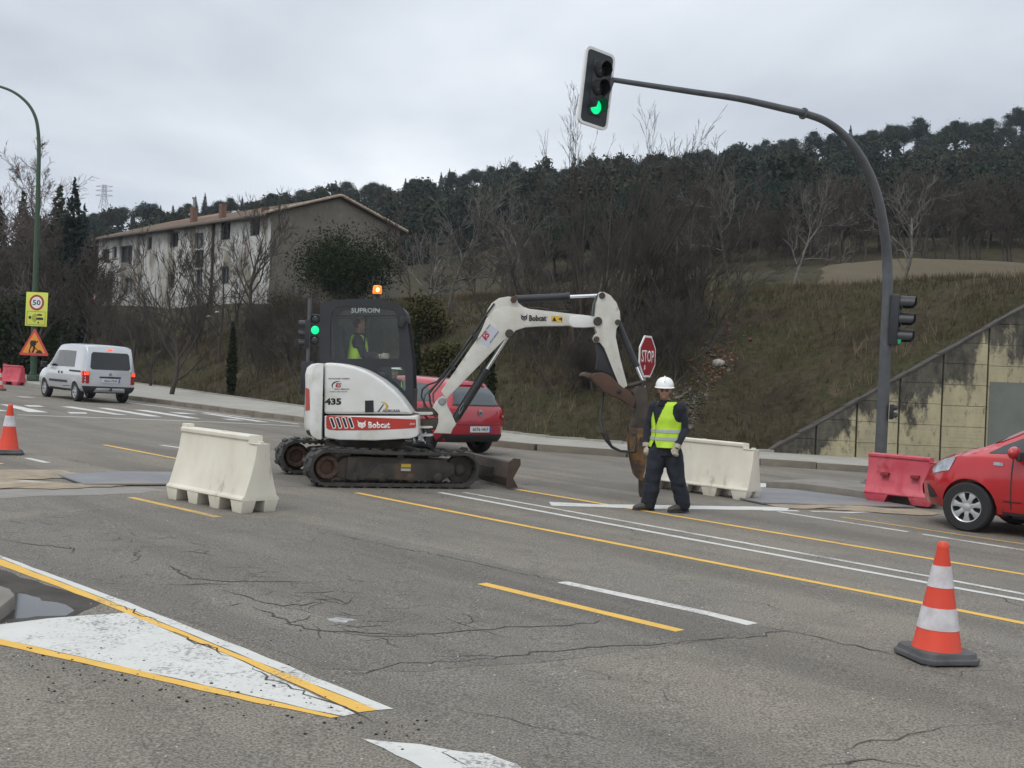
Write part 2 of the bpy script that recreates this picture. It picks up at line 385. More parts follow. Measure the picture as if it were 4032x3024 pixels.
def sheet(name, pts, h, mt, parent=road, sub=0, jit=0.0, seed=1):
    """flat polygon laid on the road; pts are photograph pixels or world (x, y)"""
    P = [G(u, v) for u, v in pts]; r_ = random.Random(seed)
    if sub:
        Q = []
        for a, b in zip(P, P[1:] + P[:1]):
            n = max(1, int((b - a).length / sub))
            for i in range(n):
                p = a.lerp(b, i / n); j = jit
                Q.append(p + Vector((r_.uniform(-j, j), r_.uniform(-j, j), 0)))
        P = Q
    m = MB(); m.add([(p.x, p.y, zr(p.x) + h * .4) for p in P], [tuple(range(len(P)))])
    o = m.build(name, mt, parent, smooth=0, recalc=False)
    if o.data.polygons[0].normal.z < 0: o.data.flip_normals()
    return o
def paint(name, col, wear_lo, wear_hi):
    m = bpy.data.materials.new(name); m.use_nodes = True; nt = m.node_tree; b = nt.nodes['Principled BSDF']; N = nt.nodes.new; L = nt.links.new
    t = N('ShaderNodeTexCoord')
    def nz(sc, dt, rg):
        n = N('ShaderNodeTexNoise'); n.inputs['Scale'].default_value = sc; n.inputs['Detail'].default_value = dt; n.inputs['Roughness'].default_value = rg; L(t.outputs['Object'], n.inputs['Vector']); return n.outputs['Fac']
    a = N('ShaderNodeMath'); a.operation = 'ADD'; L(nz(1.6, 6, .65), a.inputs[0]); L(nz(38, 4, .7), a.inputs[1])
    q = N('ShaderNodeMapRange'); q.inputs[1].default_value = wear_lo; q.inputs[2].default_value = wear_hi; L(a.outputs[0], q.inputs[0])
    d = N('ShaderNodeMapRange'); d.inputs[1].default_value = .4; d.inputs[2].default_value = .75; d.inputs[3].default_value = 0; d.inputs[4].default_value = .35; L(nz(5, 6, .7), d.inputs[0])
    x0 = N('ShaderNodeMix'); x0.data_type = 'RGBA'; x0.inputs[6].default_value = (*col, 1); x0.inputs[7].default_value = (col[0] * .62, col[1] * .62, col[2] * .62, 1); L(d.outputs[0], x0.inputs[0])
    x = N('ShaderNodeMix'); x.data_type = 'RGBA'; L(x0.outputs[2], x.inputs[6]); x.inputs[7].default_value = (.16, .152, .14, 1)
    L(q.outputs[0], x.inputs[0]); L(x.outputs[2], b.inputs['Base Color']); b.inputs['Roughness'].default_value = .75
    return m
PW = paint('white_road_paint', (.57, .57, .54), 1.10, 1.25); PWW = paint('worn_white_road_paint', (.58, .57, .53), .98, 1.2)
PWT = paint('weathered_white_road_paint', (.57, .57, .54), 1.03, 1.2)
PY = paint('yellow_road_paint', (.70, .42, .075), 1.12, 1.3); PYW = paint('worn_yellow_road_paint', (.56, .36, .09), 1.0, 1.22)
def line(name, pts, w, mt, h=.007):               # constant-width stripe along pixel points
    P = [G(u, v) for u, v in pts]; Q = []
    for a, b in zip(P, P[1:]):
        n = max(2, int((b - a).length / .35)); Q += [a.lerp(b, i / n) for i in range(n)]
    Q.append(P[-1]); r_ = random.Random(len(P) * 7 + int(P[0].x * 50)); vs = []; fs = []
    for i, p in enumerate(Q):
        t = (Q[min(i + 1, len(Q) - 1)] - Q[max(i - 1, 0)]).normalized(); nn = Vector((-t.y, t.x, 0)) * w / 2
        for s in (1, -1):
            q = p + nn * s * r_.uniform(.9, 1.08); vs.append((q.x, q.y, zr(q.x) + h * .4))
        if i: fs.append((2 * i - 2, 2 * i - 1, 2 * i + 1, 2 * i))
    o = MB().add(vs, fs).build(name, mt, road, smooth=0, recalc=False)
    if o.data.polygons[0].normal.z < 0: o.data.flip_normals()
    return o
# grey resurfaced patch and its seam
sheet('asphalt_patch', [D(-60, 1128), D(290, 1092), D(700, 1134), D(1045, 1206), D(1225, 1258), D(1620, 1348), D(1700, 1362), D(1510, 1386), D(1250, 1421), D(900, 1452), D(700, 1443), D(-60, 1190)], .003, PATCH, sub=.3, jit=.03)
# centre lines
line('white_marking', [D(950, 1064), (2700, 2120), (3655, 2296), (4032, 2364), (4400, 2433)], .10, PW)
line('white_marking', [D(1003, 1064), (2700, 2096), (3300, 2205), (3648, 2268), (3980, 2330), (4350, 2398)], .085, PWW)
line('yellow_marking', [(1403, 1941), (2700, 2194.7), (3641, 2377), (4032, 2455), (4400, 2528)], .10, PY)
line('yellow_marking', [(2032, 1927), (2700, 2039), (4032, 2262), (4400, 2324)], .10, PY)
line('white_marking', [Z7(130, 1275), Z7(1190, 1440)], .09, PWW); line('white_marking', [Z7(1315, 1460), Z7(2140, 1590), Z7(2700, 1678)], .09, PWW)
line('yellow_marking', [Z7(650, 1320), Z7(2140, 1540), Z7(2700, 1622)], .08, PYW)
sheet('stop_bar', [Z6(-70, 1420), Z6(-60, 1448), Z6(700, 1472), Z6(1757, 1484), Z6(1780, 1470), Z6(1757, 1459), Z6(700, 1443), Z6(300, 1437)], .0085, PW, sub=.3, jit=.012)
line('white_marking', [Z7(0, 1262), Z7(300, 1270)], .11, PW); line('white_marking', [Z7(400, 1272), Z7(700, 1282), Z7(1000, 1275), Z7(1380, 1304)], .10, PWW)
line('white_marking', [Y3(1345, 283), Y3(2212, 470), (2964, 2459)], .13, PWW)
line('yellow_marking', [Y3(880, 292), Y3(2030, 568)], .105, PY)
line('yellow_marking', [Y1(695, 428), Y1(1240, 532)], .09, PY); line('yellow_marking', [Y1(872, 780), Y1(1462, 913)], .10, PYW)
line('white_marking', [Y1(1080, 430), Y1(1260, 455)], .11, PW); line('white_marking', [Y1(180, 517), Y1(315, 548)], .11, PWW)
line('yellow_marking', [Y1(-60, 544), Y1(15, 556)], .09, PY)
# hatched zone by the far kerb
line('white_marking', [Y1(115, 227), Y1(900, 255), Y1(1400, 274), Y1(2010, 304)], .14, PW); line('white_marking', [Y1(866, 145), Y1(1400, 214), Y1(2000, 289)], .16, PWW)
for q in ([(0, 155), (95, 163), (325, 212), (190, 208)], [(-60, 190), (0, 193), (60, 202), (-60, 203)], [(400, 170), (480, 172), (855, 229), (770, 226)], [(160, 162), (260, 165), (300, 174), (190, 172)],
          [(450, 208), (575, 212), (585, 220), (470, 218)], [(650, 180), (720, 181), (1090, 240), (1000, 237)], [(895, 193), (975, 195), (1345, 252), (1260, 249)], [(1345, 216), (1425, 222), (1810, 277), (1725, 273)],
          [(100, 104), (180, 106), (250, 112), (150, 110)], [(1130, 208), (1230, 213), (1330, 224), (1200, 220)], [(1480, 252), (1580, 258), (1640, 266), (1540, 262)]):
    sheet('hatch_stripe', [Y1(*p) for p in q], .0065, PW, sub=.4, jit=.02)
# painted nose of the island, bottom left
sheet('white_marking', [Y2(-90, 78), Y2(0, 114), Y2(650, 352), Y2(1250, 590), Y2(2012, 902), Y2(1935, 908), Y2(1200, 610), Y2(600, 362), Y2(0, 129), Y2(-90, 93)], .007, PW, sub=.2, jit=.006)
sheet('yellow_marking', [Y2(-90, 95), Y2(0, 131), Y2(600, 364), Y2(1200, 613), Y2(1930, 907), Y2(1832, 920), Y2(1250, 657), Y2(870, 502), Y2(655, 412), Y2(300, 276), Y2(0, 166), Y2(-90, 135)], .0075, PY, sub=.2, jit=.006)
sheet('white_marking', [Y2(-90, 480), Y2(0, 468), Y2(250, 437), Y2(650, 407), Y2(870, 505), Y2(1050, 580), Y2(1250, 660), Y2(1820, 924), Y2(1750, 940), Y2(1300, 838), Y2(0, 541), Y2(-90, 522)], .007, PWT, sub=.15, jit=.008)
sheet('yellow_marking', [Y2(-90, 523), Y2(0, 542), Y2(1300, 840), Y2(1745, 941), Y2(1700, 946), Y2(1300, 868), Y2(0, 572), Y2(-90, 553)], .0075, PY, sub=.15, jit=.006)
sheet('white_marking', [Y3(185, 1197), Y3(340, 1212), Y3(520, 1226), Y3(690, 1262), Y3(910, 1280), Y3(1085, 1345), Y3(1250, 1480), Y3(760, 1480), Y3(540, 1363), Y3(300, 1252)], .007, PWT, sub=.08, jit=.008)
sheet('paint_splash', [D(708, 1338), D(725, 1334), D(748, 1336), D(772, 1340), D(745, 1345), D(722, 1346)], .007, mat('spilt_white', (.5, .5, .5), .8, col2=(.2, .2, .19), scale=14), sub=.03, jit=.012)
# wet hole and puddle beside the island kerb
sheet('wet_asphalt', [Y2(-120, 150), Y2(0, 185), Y2(300, 285), Y2(545, 352), Y2(480, 372), Y2(400, 425), Y2(300, 436), Y2(0, 462), Y2(-120, 478)], .004, mat('wet_asphalt', (.040, .036, .031), .8, spec=.2, col2=(.075, .068, .06), scale=3, bump=.3, bscale=60), sub=.15, jit=.02)
pud = sheet('puddle', [Y2(60, 306), Y2(130, 312), Y2(230, 345), Y2(330, 362), Y2(385, 400), Y2(330, 420), Y2(200, 428), Y2(40, 442), Y2(-60, 452), Y2(-60, 400)], .006, mat('puddle_water', (.03, .03, .028), .06, spec=.6), sub=.08, jit=.018)
# cracks
CRK = mat('crack_dark', (.045, .042, .038), .95, col2=(.11, .10, .09), scale=7, lo=.5, hi=.62)
def crack(pts, w=.014, seed=0):
    P = [G(u, v) for u, v in pts]; r_ = random.Random(seed); Q = []
    for a, b in zip(P, P[1:]):
        n = max(2, int((b - a).length / .06))
        for i in range(n): Q.append(a.lerp(b, i / n) + (Vector((r_.gauss(0, .02), r_.gauss(0, .02), 0)) if i else Vector()))
    Q.append(P[-1]); vs = []; fs = []; w = min(w * .45, .009); ww = w
    for i, p in enumerate(Q):
        t = (Q[min(i + 1, len(Q) - 1)] - Q[max(i - 1, 0)]).normalized(); ww = min(max(ww * r_.uniform(.7, 1.4), w * .25), w * 1.9)
        e = min(1, i / 4, (len(Q) - 1 - i) / 4) + .08; nn = Vector((-t.y, t.x, 0)) * ww / 2 * e
        for s in (1, -1): q = p + nn * s; vs.append((q.x, q.y, zr(q.x) + .0042))
        if i: fs.append((2 * i - 2, 2 * i - 1, 2 * i + 1, 2 * i))
    MB().add(vs, fs).build('crack', CRK, road, smooth=0, recalc=False)
for i, (z, pts, wd) in enumerate([
    (Y2, [(0, 30), (180, 60), (380, 78), (360, 105)], .03), (Y2, [(690, 85), (715, 120), (680, 155), (730, 185)], .03), (Y2, [(830, 155), (920, 190), (940, 215), (1060, 240), (1180, 250), (1440, 250), (1620, 248)], .03),
    (Y2, [(780, 270), (1000, 262), (1130, 262), (1220, 268)], .02), (Y2, [(1130, 290), (1220, 315), (1330, 350), (1450, 375), (1700, 350)], .03), (Y2, [(1440, 372), (1540, 392), (1620, 405)], .02),
    (Y2, [(1290, 375), (1400, 420), (1560, 490), (1850, 510), (2212, 525)], .02), (Y3, [(0, 570), (250, 600), (480, 600), (660, 580), (820, 565), (1130, 545), (1400, 535), (1640, 505)], .017),
    (Y3, [(620, 495), (830, 550), (940, 580)], .02), (Y3, [(50, 640), (200, 625), (430, 610)], .014), (Y3, [(0, 830), (260, 795), (450, 755), (800, 740), (1020, 715), (1300, 690), (1620, 655), (1900, 648), (2140, 625), (2212, 620)], .016),
    (Y3, [(560, 720), (760, 715), (940, 715), (1240, 712)], .012), (Y3, [(690, 1018), (900, 1055), (1100, 1100), (1300, 1140), (1560, 1200), (1760, 1245)], .016), (Y3, [(1810, 1265), (2000, 1300), (2212, 1340)], .014),
    (Y3, [(1880, 900), (1940, 940), (2030, 985), (2090, 1020)], .012), (Y3, [(0, 0), (350, 75), (700, 140), (1000, 210), (1340, 282)], .012),
    (Y4, [(390, 828), (600, 868), (720, 890), (950, 945), (1160, 990), (1260, 1015)], .022), (Y4, [(1640, 1110), (1850, 1155), (1966, 1195)], .016), (Y4, [(0, 940), (60, 918), (150, 915), (400, 895), (500, 868), (600, 860)], .016),
    (Y4, [(260, 1360), (310, 1390), (300, 1405)], .01), (Y4, [(0, 1580), (100, 1585), (190, 1572)], .01), (Y4, [(260, 1545), (330, 1530)], .008), (Y4, [(700, 1659), (820, 1640), (930, 1630), (1090, 1610), (1300, 1640), (1400, 1659)], .013),
    (Y4, [(930, 1630), (920, 1560), (1000, 1520), (1080, 1500), (1230, 1500), (1330, 1460), (1480, 1425), (1700, 1408), (1850, 1390), (1960, 1365)], .013), (Y4, [(1640, 415), (1700, 440)], .012), (Y4, [(620, 240), (800, 240)], .02),
    (Y4, [(250, 690), (420, 700), (560, 740)], .01), (Y4, [(870, 770), (980, 745), (1100, 765)], .01), (Y4, [(1750, 640), (1860, 680), (1960, 735)], .012),
    (Y1, [(420, 520), (600, 555), (710, 585), (880, 590), (1200, 600)], .025), (Y1, [(880, 1200), (930, 1180), (890, 1130)], .02), (Y1, [(440, 1100), (500, 1130), (460, 1160)], .02), (Y1, [(1100, 1240), (1250, 1290), (1400, 1310)], .02),
    (Y2, [(1300, 680), (1340, 715), (1420, 760), (1560, 810), (1700, 870), (1830, 925), (1990, 985)], .018), (Y3, [(690, 1265), (680, 1290), (730, 1320), (800, 1360)], .02), (Y2, [(560, 355), (640, 378), (760, 430), (850, 465)], .02), (Y2, [(870, 505), (960, 545), (1080, 585), (1180, 635)], .02)]):
    crack([z(*p) for p in pts], wd, i)
# alligator cracking across the grey patch: a mesh of fine short cracks
def craze_net(n, path, seed, spread=38, w0=.006):
    r_ = random.Random(seed); vs = []; fs = []
    for _ in range(n):
        t = r_.random() * (len(path) - 1); i = int(t); f_ = t - i
        p = G(*D(path[i][0] + (path[i + 1][0] - path[i][0]) * f_ + r_.gauss(0, spread * 1.4), path[i][1] + (path[i + 1][1] - path[i][1]) * f_ + r_.gauss(0, spread * .45)))
        an = r_.choice([-.15, .35, -.75, 1.2]) + r_.gauss(0, .35); k = r_.randint(3, 8); w_ = w0 * r_.uniform(.5, 1.5)
        for j in range(k + 1):
            e = w_ * (math.sin(math.pi * j / k) + .15); nn = Vector((-math.sin(an), math.cos(an), 0)) * e; o_ = len(vs)
            for s_ in (1, -1): q = p + nn * s_; vs.append((q.x, q.y, zr(q.x) + .0040))
            if j: fs.append((o_ - 2, o_ - 1, o_ + 1, o_))
            an += r_.gauss(0, .38); p = p + Vector((math.cos(an), math.sin(an), 0)) * r_.uniform(.03, .07)
    tag(MB().add(vs, fs).build('fine_cracks', CRK, road, smooth=0), kind='stuff')
craze_net(55, [(60, 1115), (230, 1150), (400, 1185), (520, 1240), (620, 1290), (760, 1325)], 3, 30, .0035)
craze_net(14, [(620, 1340), (800, 1365), (1050, 1350)], 4, 16, .003)
# loose bits of tar and grit scattered round the island nose
def grit(name, n, mt, area, smin, smax, seed):
    r_ = random.Random(seed); m = MB()
    for _ in range(n):
        u, v = area(r_); p = G(u, v); s = r_.uniform(smin, smax) * (1 + r_.random())
        m.sphere((p.x, p.y, zr(p.x) + s * .35), (s, s * r_.uniform(.6, 1), s * .5), 5, 3, Matrix.Rotation(r_.random() * 6, 3, 'Z'))
    return tag(m.build(name, mt, road, smooth=0), kind='stuff')
def a1(r): t = r.random(); return Y2(100 + 2100 * t + r.gauss(0, 60), 640 + 390 * t + r.gauss(0, 55))
grit('tar_grit', 130, mat('tar_bit', (.02, .019, .018), .7), a1, .002, .0065, 5)
grit('tar_specks', 70, MATS['tar_bit'], lambda r: Y2(r.uniform(100, 1700), 470 + r.uniform(-40, 420)), .002, .005, 6)
grit('pale_grit', 260, mat('pale_stone_bit', (.5, .48, .44), .8), lambda r: (r.uniform(0, 4032), r.uniform(1950, 3000)), .002, .0045, 9)
# steel road plates with sand packed along their edges
SAND = mat('packed_sand', (.34, .27, .185), .95, col2=(.24, .20, .15), scale=5, bump=.6, bscale=40, col3=(.42, .38, .33), scale3=1.5)
DUST = mat('asphalt_dust', (.25, .235, .21), .95, col2=(.21, .2, .185), scale=3)
def mound(name, pts, h, mt, label, cat, seed=4):
    """low lens of loose material with an uneven top"""
    P = [G(u, v) for u, v in pts]; c = sum(P, Vector()) / len(P); r_ = random.Random(seed); Q = []
    for a, b in zip(P, P[1:] + P[:1]):
        n = max(1, int((b - a).length / .12)); Q += [a.lerp(b, i / n) + Vector((r_.gauss(0, .03), r_.gauss(0, .03), 0)) for i in range(n)]
    vs = []; fs = []; n = len(Q); K = 6
    for k in range(K):
        f_ = 1 - k / K
        for q in Q:
            p = c.lerp(q, f_); zz = h * (1 - f_ ** 2.5) * (.55 + .6 * noise.noise(p * 2.5)) + .009
            vs.append((p.x, p.y, zr(p.x) + max(zz, .009)))
        if k: fs += [((k - 1) * n + j, (k - 1) * n + (j + 1) % n, k * n + (j + 1) % n, k * n + j) for j in range(n)]
    fs.append(tuple((K - 1) * n + j for j in range(n)))
    return tag(MB().add(vs, fs).build(name, mt, None, smooth=180), label, cat)
PLATE = mat('steel_plate', (.165, .166, .178), .6, .2, col2=(.205, .205, .212), scale=2.5, col3=(.27, .235, .185), scale3=1.1, lo3=.5, hi3=.75)
def plate(pts, label):
    P = [G(u, v) for u, v in pts]; m = MB(); n = len(P)
    m.add([(p.x, p.y, zr(p.x) + .011) for p in P] + [(p.x, p.y, zr(p.x) + .034) for p in P], [tuple(range(n)), tuple(range(n, 2 * n))] + [(i, (i + 1) % n, (i + 1) % n + n, i + n) for i in range(n)])
    return tag(m.build('steel_plate', PLATE, None, bevel=.004, smooth=30), label, 'steel plate', 'steel plates over the trench')
plate([Y1(388, 642), Y1(800, 622), Y1(1262, 626), Y1(1275, 704), Y1(560, 706)], 'bluish steel road plate left of the cream barrier')
plate([Z7(-260, 1062), Z7(0, 1092), Z7(280, 1112), Z7(930, 1196), Z7(1250, 1250), Z7(800, 1242), Z7(0, 1218), Z7(-180, 1180)], 'bluish steel road plate between white barrier and red barrier')
mound('sand_patch', [Y1(-80, 600), Y1(200, 596), Y1(420, 606), Y1(640, 636), Y1(420, 652), Y1(180, 662), Y1(-80, 655)], .05, SAND, 'ridge of tan sand behind the steel plate, left edge', 'sand')
mound('sand_patch', [Y1(-80, 655), Y1(150, 668), Y1(520, 700), Y1(800, 694), Y1(860, 706), Y1(560, 716), Y1(380, 730), Y1(100, 722), Y1(-80, 735)], .035, SAND, 'sand and dust spilled in front of the left steel plate', 'sand')
mound('sand_patch', [Z7(60, 1216), Z7(500, 1222), Z7(850, 1240), Z7(1250, 1260), Z7(1470, 1292), Z7(1350, 1312), Z7(1000, 1290), Z7(600, 1262), Z7(250, 1248), Z7(90, 1236)], .04, SAND, 'strip of tan sand along the plate by the red barrier', 'sand')
sheet('dust_film', [Y1(-80, 735), Y1(200, 712), Y1(600, 715), Y1(900, 712), Y1(1150, 735), Y1(700, 765), Y1(300, 770), Y1(-80, 790)], .0045, DUST, sub=.2, jit=.06)
sheet('dust_film', [Y1(1850, 640), Y1(2150, 660), Y1(2200, 720), Y1(1850, 705)], .0045, PATCH, sub=.2, jit=.08)

# far pavement with kerb stones
def offset_pts(P, step=1.0):
    Q = []
    for (ax, ay), (bx, by) in zip(P, P[1:]):
        n = max(1, int(math.hypot(bx - ax, by - ay) / step)); Q += [(ax + (bx - ax) * i / n, ay + (by - ay) * i / n) for i in range(n)]
    return Q + [P[-1]]
def strip_between(A, B, n):
    def walk(P, n):
        L_ = [0]
        for a, b in zip(P, P[1:]): L_.append(L_[-1] + math.hypot(b[0] - a[0], b[1] - a[1]))
        ts = np.linspace(0, L_[-1], n); return np.stack([np.interp(ts, L_, [p[0] for p in P]), np.interp(ts, L_, [p[1] for p in P])], 1)
    return walk(A, n), walk(B, n)
KV = mat('pavement_concrete', (.335, .318, .278), .9, col2=(.27, .258, .228), scale=1.2, detail=8, bump=.25, bscale=25, col3=(.38, .365, .33), scale3=5)
vs = []; fs = []; nseg = 160
segs = []
for a, b, c, d in zip(KERB, KERB[1:], TOE, TOE[1:]): segs.append((a, b, c, d))
for (a, b, c, d) in segs:
    n = max(1, int(math.hypot(b[0] - a[0], b[1] - a[1]) / .8))
    for i in range(n + 1):
        t = i / n; k = (a[0] + (b[0] - a[0]) * t, a[1] + (b[1] - a[1]) * t); e_ = (c[0] + (d[0] - c[0]) * t, c[1] + (d[1] - c[1]) * t)
        o = len(vs); vs += [(k[0], k[1], zr(k[0]) - .02), (k[0], k[1], zr(k[0]) + .125), (e_[0], e_[1] + .12, zr(e_[0]) + .16)]
        if i: fs += [(o - 3, o, o + 1, o - 2), (o - 2, o + 1, o + 2, o - 1)]
pave = MB().add(vs, fs).build('pavement', KV, None, smooth=30); tag(pave, kind='structure')
KST = mat('kerb_stone', (.235, .205, .16), .9, col2=(.16, .142, .115), scale=3, bump=.3)
kp = offset_pts(KERB[1:10], 1.0)
kme = MB().box((0, 0, .055), (.985, .16, .17)).mesh('kerb_stone')
for a, b in zip(kp, kp[1:]):
    if a[0] > 10: continue
    mx_, my_ = (a[0] + b[0]) / 2, (a[1] + b[1]) / 2; an = math.atan2(b[1] - a[1], b[0] - a[0]); ln = math.hypot(b[0] - a[0], b[1] - a[1])
    o = bpy.data.objects.new('kerb_stone', kme); COL.objects.link(o); o.parent = pave
    nx, ny = math.sin(an), -math.cos(an)
    o.location = (mx_ + nx * .05, my_ + ny * .05, zr(mx_) + rng.uniform(-.006, .006)); o.rotation_euler = (0, -math.atan(SLOPE) * math.cos(an), an); o.scale = (ln / 1.0, 1, 1)
kme.materials.append(KST)
# back edging of the pavement
line_e = MB(); te = offset_pts(TOE[1:8], .8)
for a, b in zip(te, te[1:]):
    an = math.atan2(b[1] - a[1], b[0] - a[0]); line_e.box(((a[0] + b[0]) / 2, (a[1] + b[1]) / 2 + .14, zr(a[0]) + .14), (math.hypot(b[0] - a[0], b[1] - a[1]), .1, .12), Matrix.Rotation(an, 3, 'Z'))
line_e.build('edging', KV, pave, smooth=30)
# island under the signal mast and the island kerb, bottom left
def island(name, pts, h, label):
    P = [G(u, v) for u, v in pts]; n = len(P); m = MB()
    m.add([(p.x, p.y, zr(p.x) - .02) for p in P] + [(p.x, p.y, zr(p.x) + h) for p in P], [tuple(range(n, 2 * n))] + [(i, (i + 1) % n, (i + 1) % n + n, i + n) for i in range(n)])
    return tag(m.build(name, mat('island_concrete', (.235, .215, .185), .9, col2=(.165, .15, .13), scale=2, bump=.3, bscale=30), None, bevel=.02, smooth=30), kind='structure')
island('traffic_island', [Z7(30, 1080), Z7(250, 1088), Z7(600, 1130), Z7(930, 1178), Z7(1300, 1235), Z7(1800, 1290), Z7(1800, 1150), Z7(930, 1085), Z7(500, 1050), Z7(290, 1062)], .11, '')
island('traffic_island', [Y2(76, 388), Y2(0, 452), Y2(-500, 620), Y2(-600, 300), Y2(-100, 312), Y2(0, 335), Y2(50, 352)], .09, '')
sheet('white_marking', [Z7(-330, 1048), Z7(0, 1044), Z7(290, 1064), Z7(200, 1070), Z7(0, 1076), Z7(-200, 1080)], .0065, PW, sub=.3, jit=.02)

# brown field behind the bank, on the terrain
fx, fy = ar(8, 70, 1.0), ar(39, 76, 1.5)
fl = link('ploughed_field', grid_mesh('ploughed_field', fx, fy, lambda x, y: TZn(x, y) + np.clip(np.minimum(np.minimum((y - 41) * .1, (75 - y) * .2), (x - .265 * y) * .3), -.8, .12) + .03), mat('ploughed_soil', (.080, .056, .021), .95, col2=(.060, .044, .018), scale=1.5, detail=8, bump=.6, bscale=5), smooth=180)
tag(fl, kind='structure')
# ---------------------------------------------------------------- grass on the bank (countless: stuff)
def blades(name, n, mt, xr, yr, cond, hmin, hmax, wd, seed):
    g = np.random.default_rng(seed); x = g.uniform(*xr, n); y = g.uniform(*yr, n)
    d = poly_dist(x, y, TOE); k = cond(x, y, d, g); x, y = x[k], y[k]; n = len(x)
    z = TZn(x, y); B = 4
    x = np.repeat(x, B) + g.normal(0, .06, n * B); y = np.repeat(y, B) + g.normal(0, .06, n * B); z = np.repeat(z, B)
    m = n * B; a = g.uniform(0, 6.283, m); h = g.uniform(hmin, hmax, m); ln = g.uniform(.1, .7, m) * h; b = g.uniform(0, 6.283, m)
    w_ = wd * g.uniform(.6, 1.4, m)
    p0 = np.stack([x - np.cos(a) * w_, y - np.sin(a) * w_, z - .03], 1); p1 = np.stack([x + np.cos(a) * w_, y + np.sin(a) * w_, z - .03], 1)
    p2 = np.stack([x + np.cos(b) * ln, y + np.sin(b) * ln, z + h], 1)
    v = np.stack([p0, p1, p2], 1).reshape(-1, 3); f = np.arange(len(v)).reshape(-1, 3)
    return link(name, fast_mesh(name, v, f), mt, smooth=0)
DG = mat('dry_grass', (.096, .076, .045), .9, spec=.1, col2=(.058, .049, .027), scale=.5, detail=8, col3=(.15, .12, .078), scale3=3, lo3=.55, hi3=.7)
GG = mat('green_grass', (.046, .066, .020), .9, col2=(.066, .068, .028), scale=1.2, detail=6)
tag(blades('dry_bank_grass', 75000, DG, (-30, 16), (26, 62), lambda x, y, d, g: (d > .3) & (d < 14) & ~((x > WALLX - .3) & (y < WALLY + .25)) & (g.random(len(x)) < .25 + .75 * (vnoise(x, y, .9, 4) > -.1)), .05, .26, .011, 21), 'dry brown grass covering the road bank', 'grass', kind='stuff')
tag(blades('green_bank_grass', 30000, GG, (-30, 17), (26, 50), lambda x, y, d, g: ((d > .15) & (d < 1.0) | (x > 4.5) & (d > 6.5) & (vnoise(x, y, .5, 8) > 0)) & ~((x > WALLX - .3) & (y < WALLY + .25)), .04, .14, .008, 22), 'green grass along the pavement edge and upper bank', 'grass', kind='stuff')
def bank_pt(u, v, y0=26.9, y1=75, st=.1):
    dd = ray(u, v); Yq = np.arange(y0, y1, st); t = Yq / dd.y
    X, Yy, Z = CAM.x + dd.x * t, CAM.y + dd.y * t, CAM.z + dd.z * t
    k = Z < TZn(X, Yy); i = int(np.argmax(k)) if k.any() else len(t) - 1
    return Vector((X[i], Yy[i], Z[i]))
tag(blades('straw_grass', 9000, mat('straw', (.20, .165, .105), .9, spec=.1, col2=(.13, .105, .065), scale=.8), (-30, 17), (26, 60), lambda x, y, d, g: (d > .5) & (d < 15) & ~((x > WALLX - .3) & (y < WALLY + .25)) & (vnoise(x, y, .7, 12) + .5 * vnoise(x, y, 2.1, 3) > .15), .18, .48, .010, 23), 'pale straw stalks standing in tufts on the bank', 'grass', kind='stuff')
# rubble tip on the bank
m = MB(); m2 = MB(); r_ = random.Random(3)
for i in range(520):
    t = r_.random() ** .8; u, v = Z6(1330 - 420 * t + r_.gauss(0, 85), 70 + 800 * t + r_.gauss(0, 60))
    p = bank_pt(u, v)
    s = r_.uniform(.02, .05) * (1.8 if r_.random() < .12 else 1); q = m if (t < .5 and r_.random() < .8) else m2
    q.box((p.x, p.y, TZ(p.x, p.y) + s * .12), (s * r_.uniform(1.2, 3), s * r_.uniform(.8, 1.8), s * r_.uniform(.3, .8)), Matrix.Rotation(r_.random() * 6, 3, 'Z') @ Matrix.Rotation(r_.uniform(-.7, .7), 3, 'X') @ Matrix.Rotation(r_.uniform(-.7, .7), 3, 'Y'))
tag(m.build('brick_rubble', mat('brick_bits', (.27, .11, .07), .9, col2=(.18, .085, .06), scale=8), None, smooth=0), 'reddish brick rubble tipped down the bank', 'rubble', kind='stuff')
tag(m2.build('stone_rubble', mat('stone_bits', (.145, .125, .105), .9, col2=(.065, .058, .05), scale=3), None, smooth=0), 'pale stones and litter scattered down the bank', 'rubble', kind='stuff')
def rock(u, v, s, label, mt, cat='stone', name='stone'):
    p = bank_pt(u, v); m = MB().sphere((0, 0, 0), (s * 1.3, s, s * .8), 10, 7)
    m.v = [tuple(Vector(q) * (1 + .28 * noise.noise(Vector(q) * (2.2 / s) + p))) for q in m.v]
    o = m.build(name, mt, None, smooth=50); o.location = (p.x, p.y, TZ(p.x, p.y) + s * .35); tag(o, label, cat)
LST = mat('limestone', (.42, .41, .38), .9, col2=(.3, .29, .26), scale=7)
rock(*Z6(1230, 372), .14, 'pale grey boulder on the bank below the brick rubble', LST)
PAP = mat('white_litter', (.5, .5, .48), .8)
for (x, y, s, l) in ((768, 936, .10, 'lowest white scrap of litter on the bank below the house'), (822, 905, .12, 'middle white scrap of litter on the bank below the house'), (872, 878, .09, 'topmost white scrap of litter on the bank below the house')):
    p = bank_pt(*Z3(x, y)); m = MB(); g_ = 5
    for i in range(g_):
        for j in range(g_): q = Vector(((i / 4 - .5) * s * 3, (j / 4 - .5) * s * 1.5, 0)); m.v.append((q.x, q.y, .06 * noise.noise(q * 9 + p) + .05 * i / 4))
    m.f = [(i * g_ + j, (i + 1) * g_ + j, (i + 1) * g_ + j + 1, i * g_ + j + 1) for i in range(g_ - 1) for j in range(g_ - 1)]
    o = m.build('litter_scrap', PAP, None, smooth=30); o.location = (p.x, p.y, TZ(p.x, p.y) + .08); o.rotation_euler = (R(25), 0, .5); tag(o, l, 'litter')
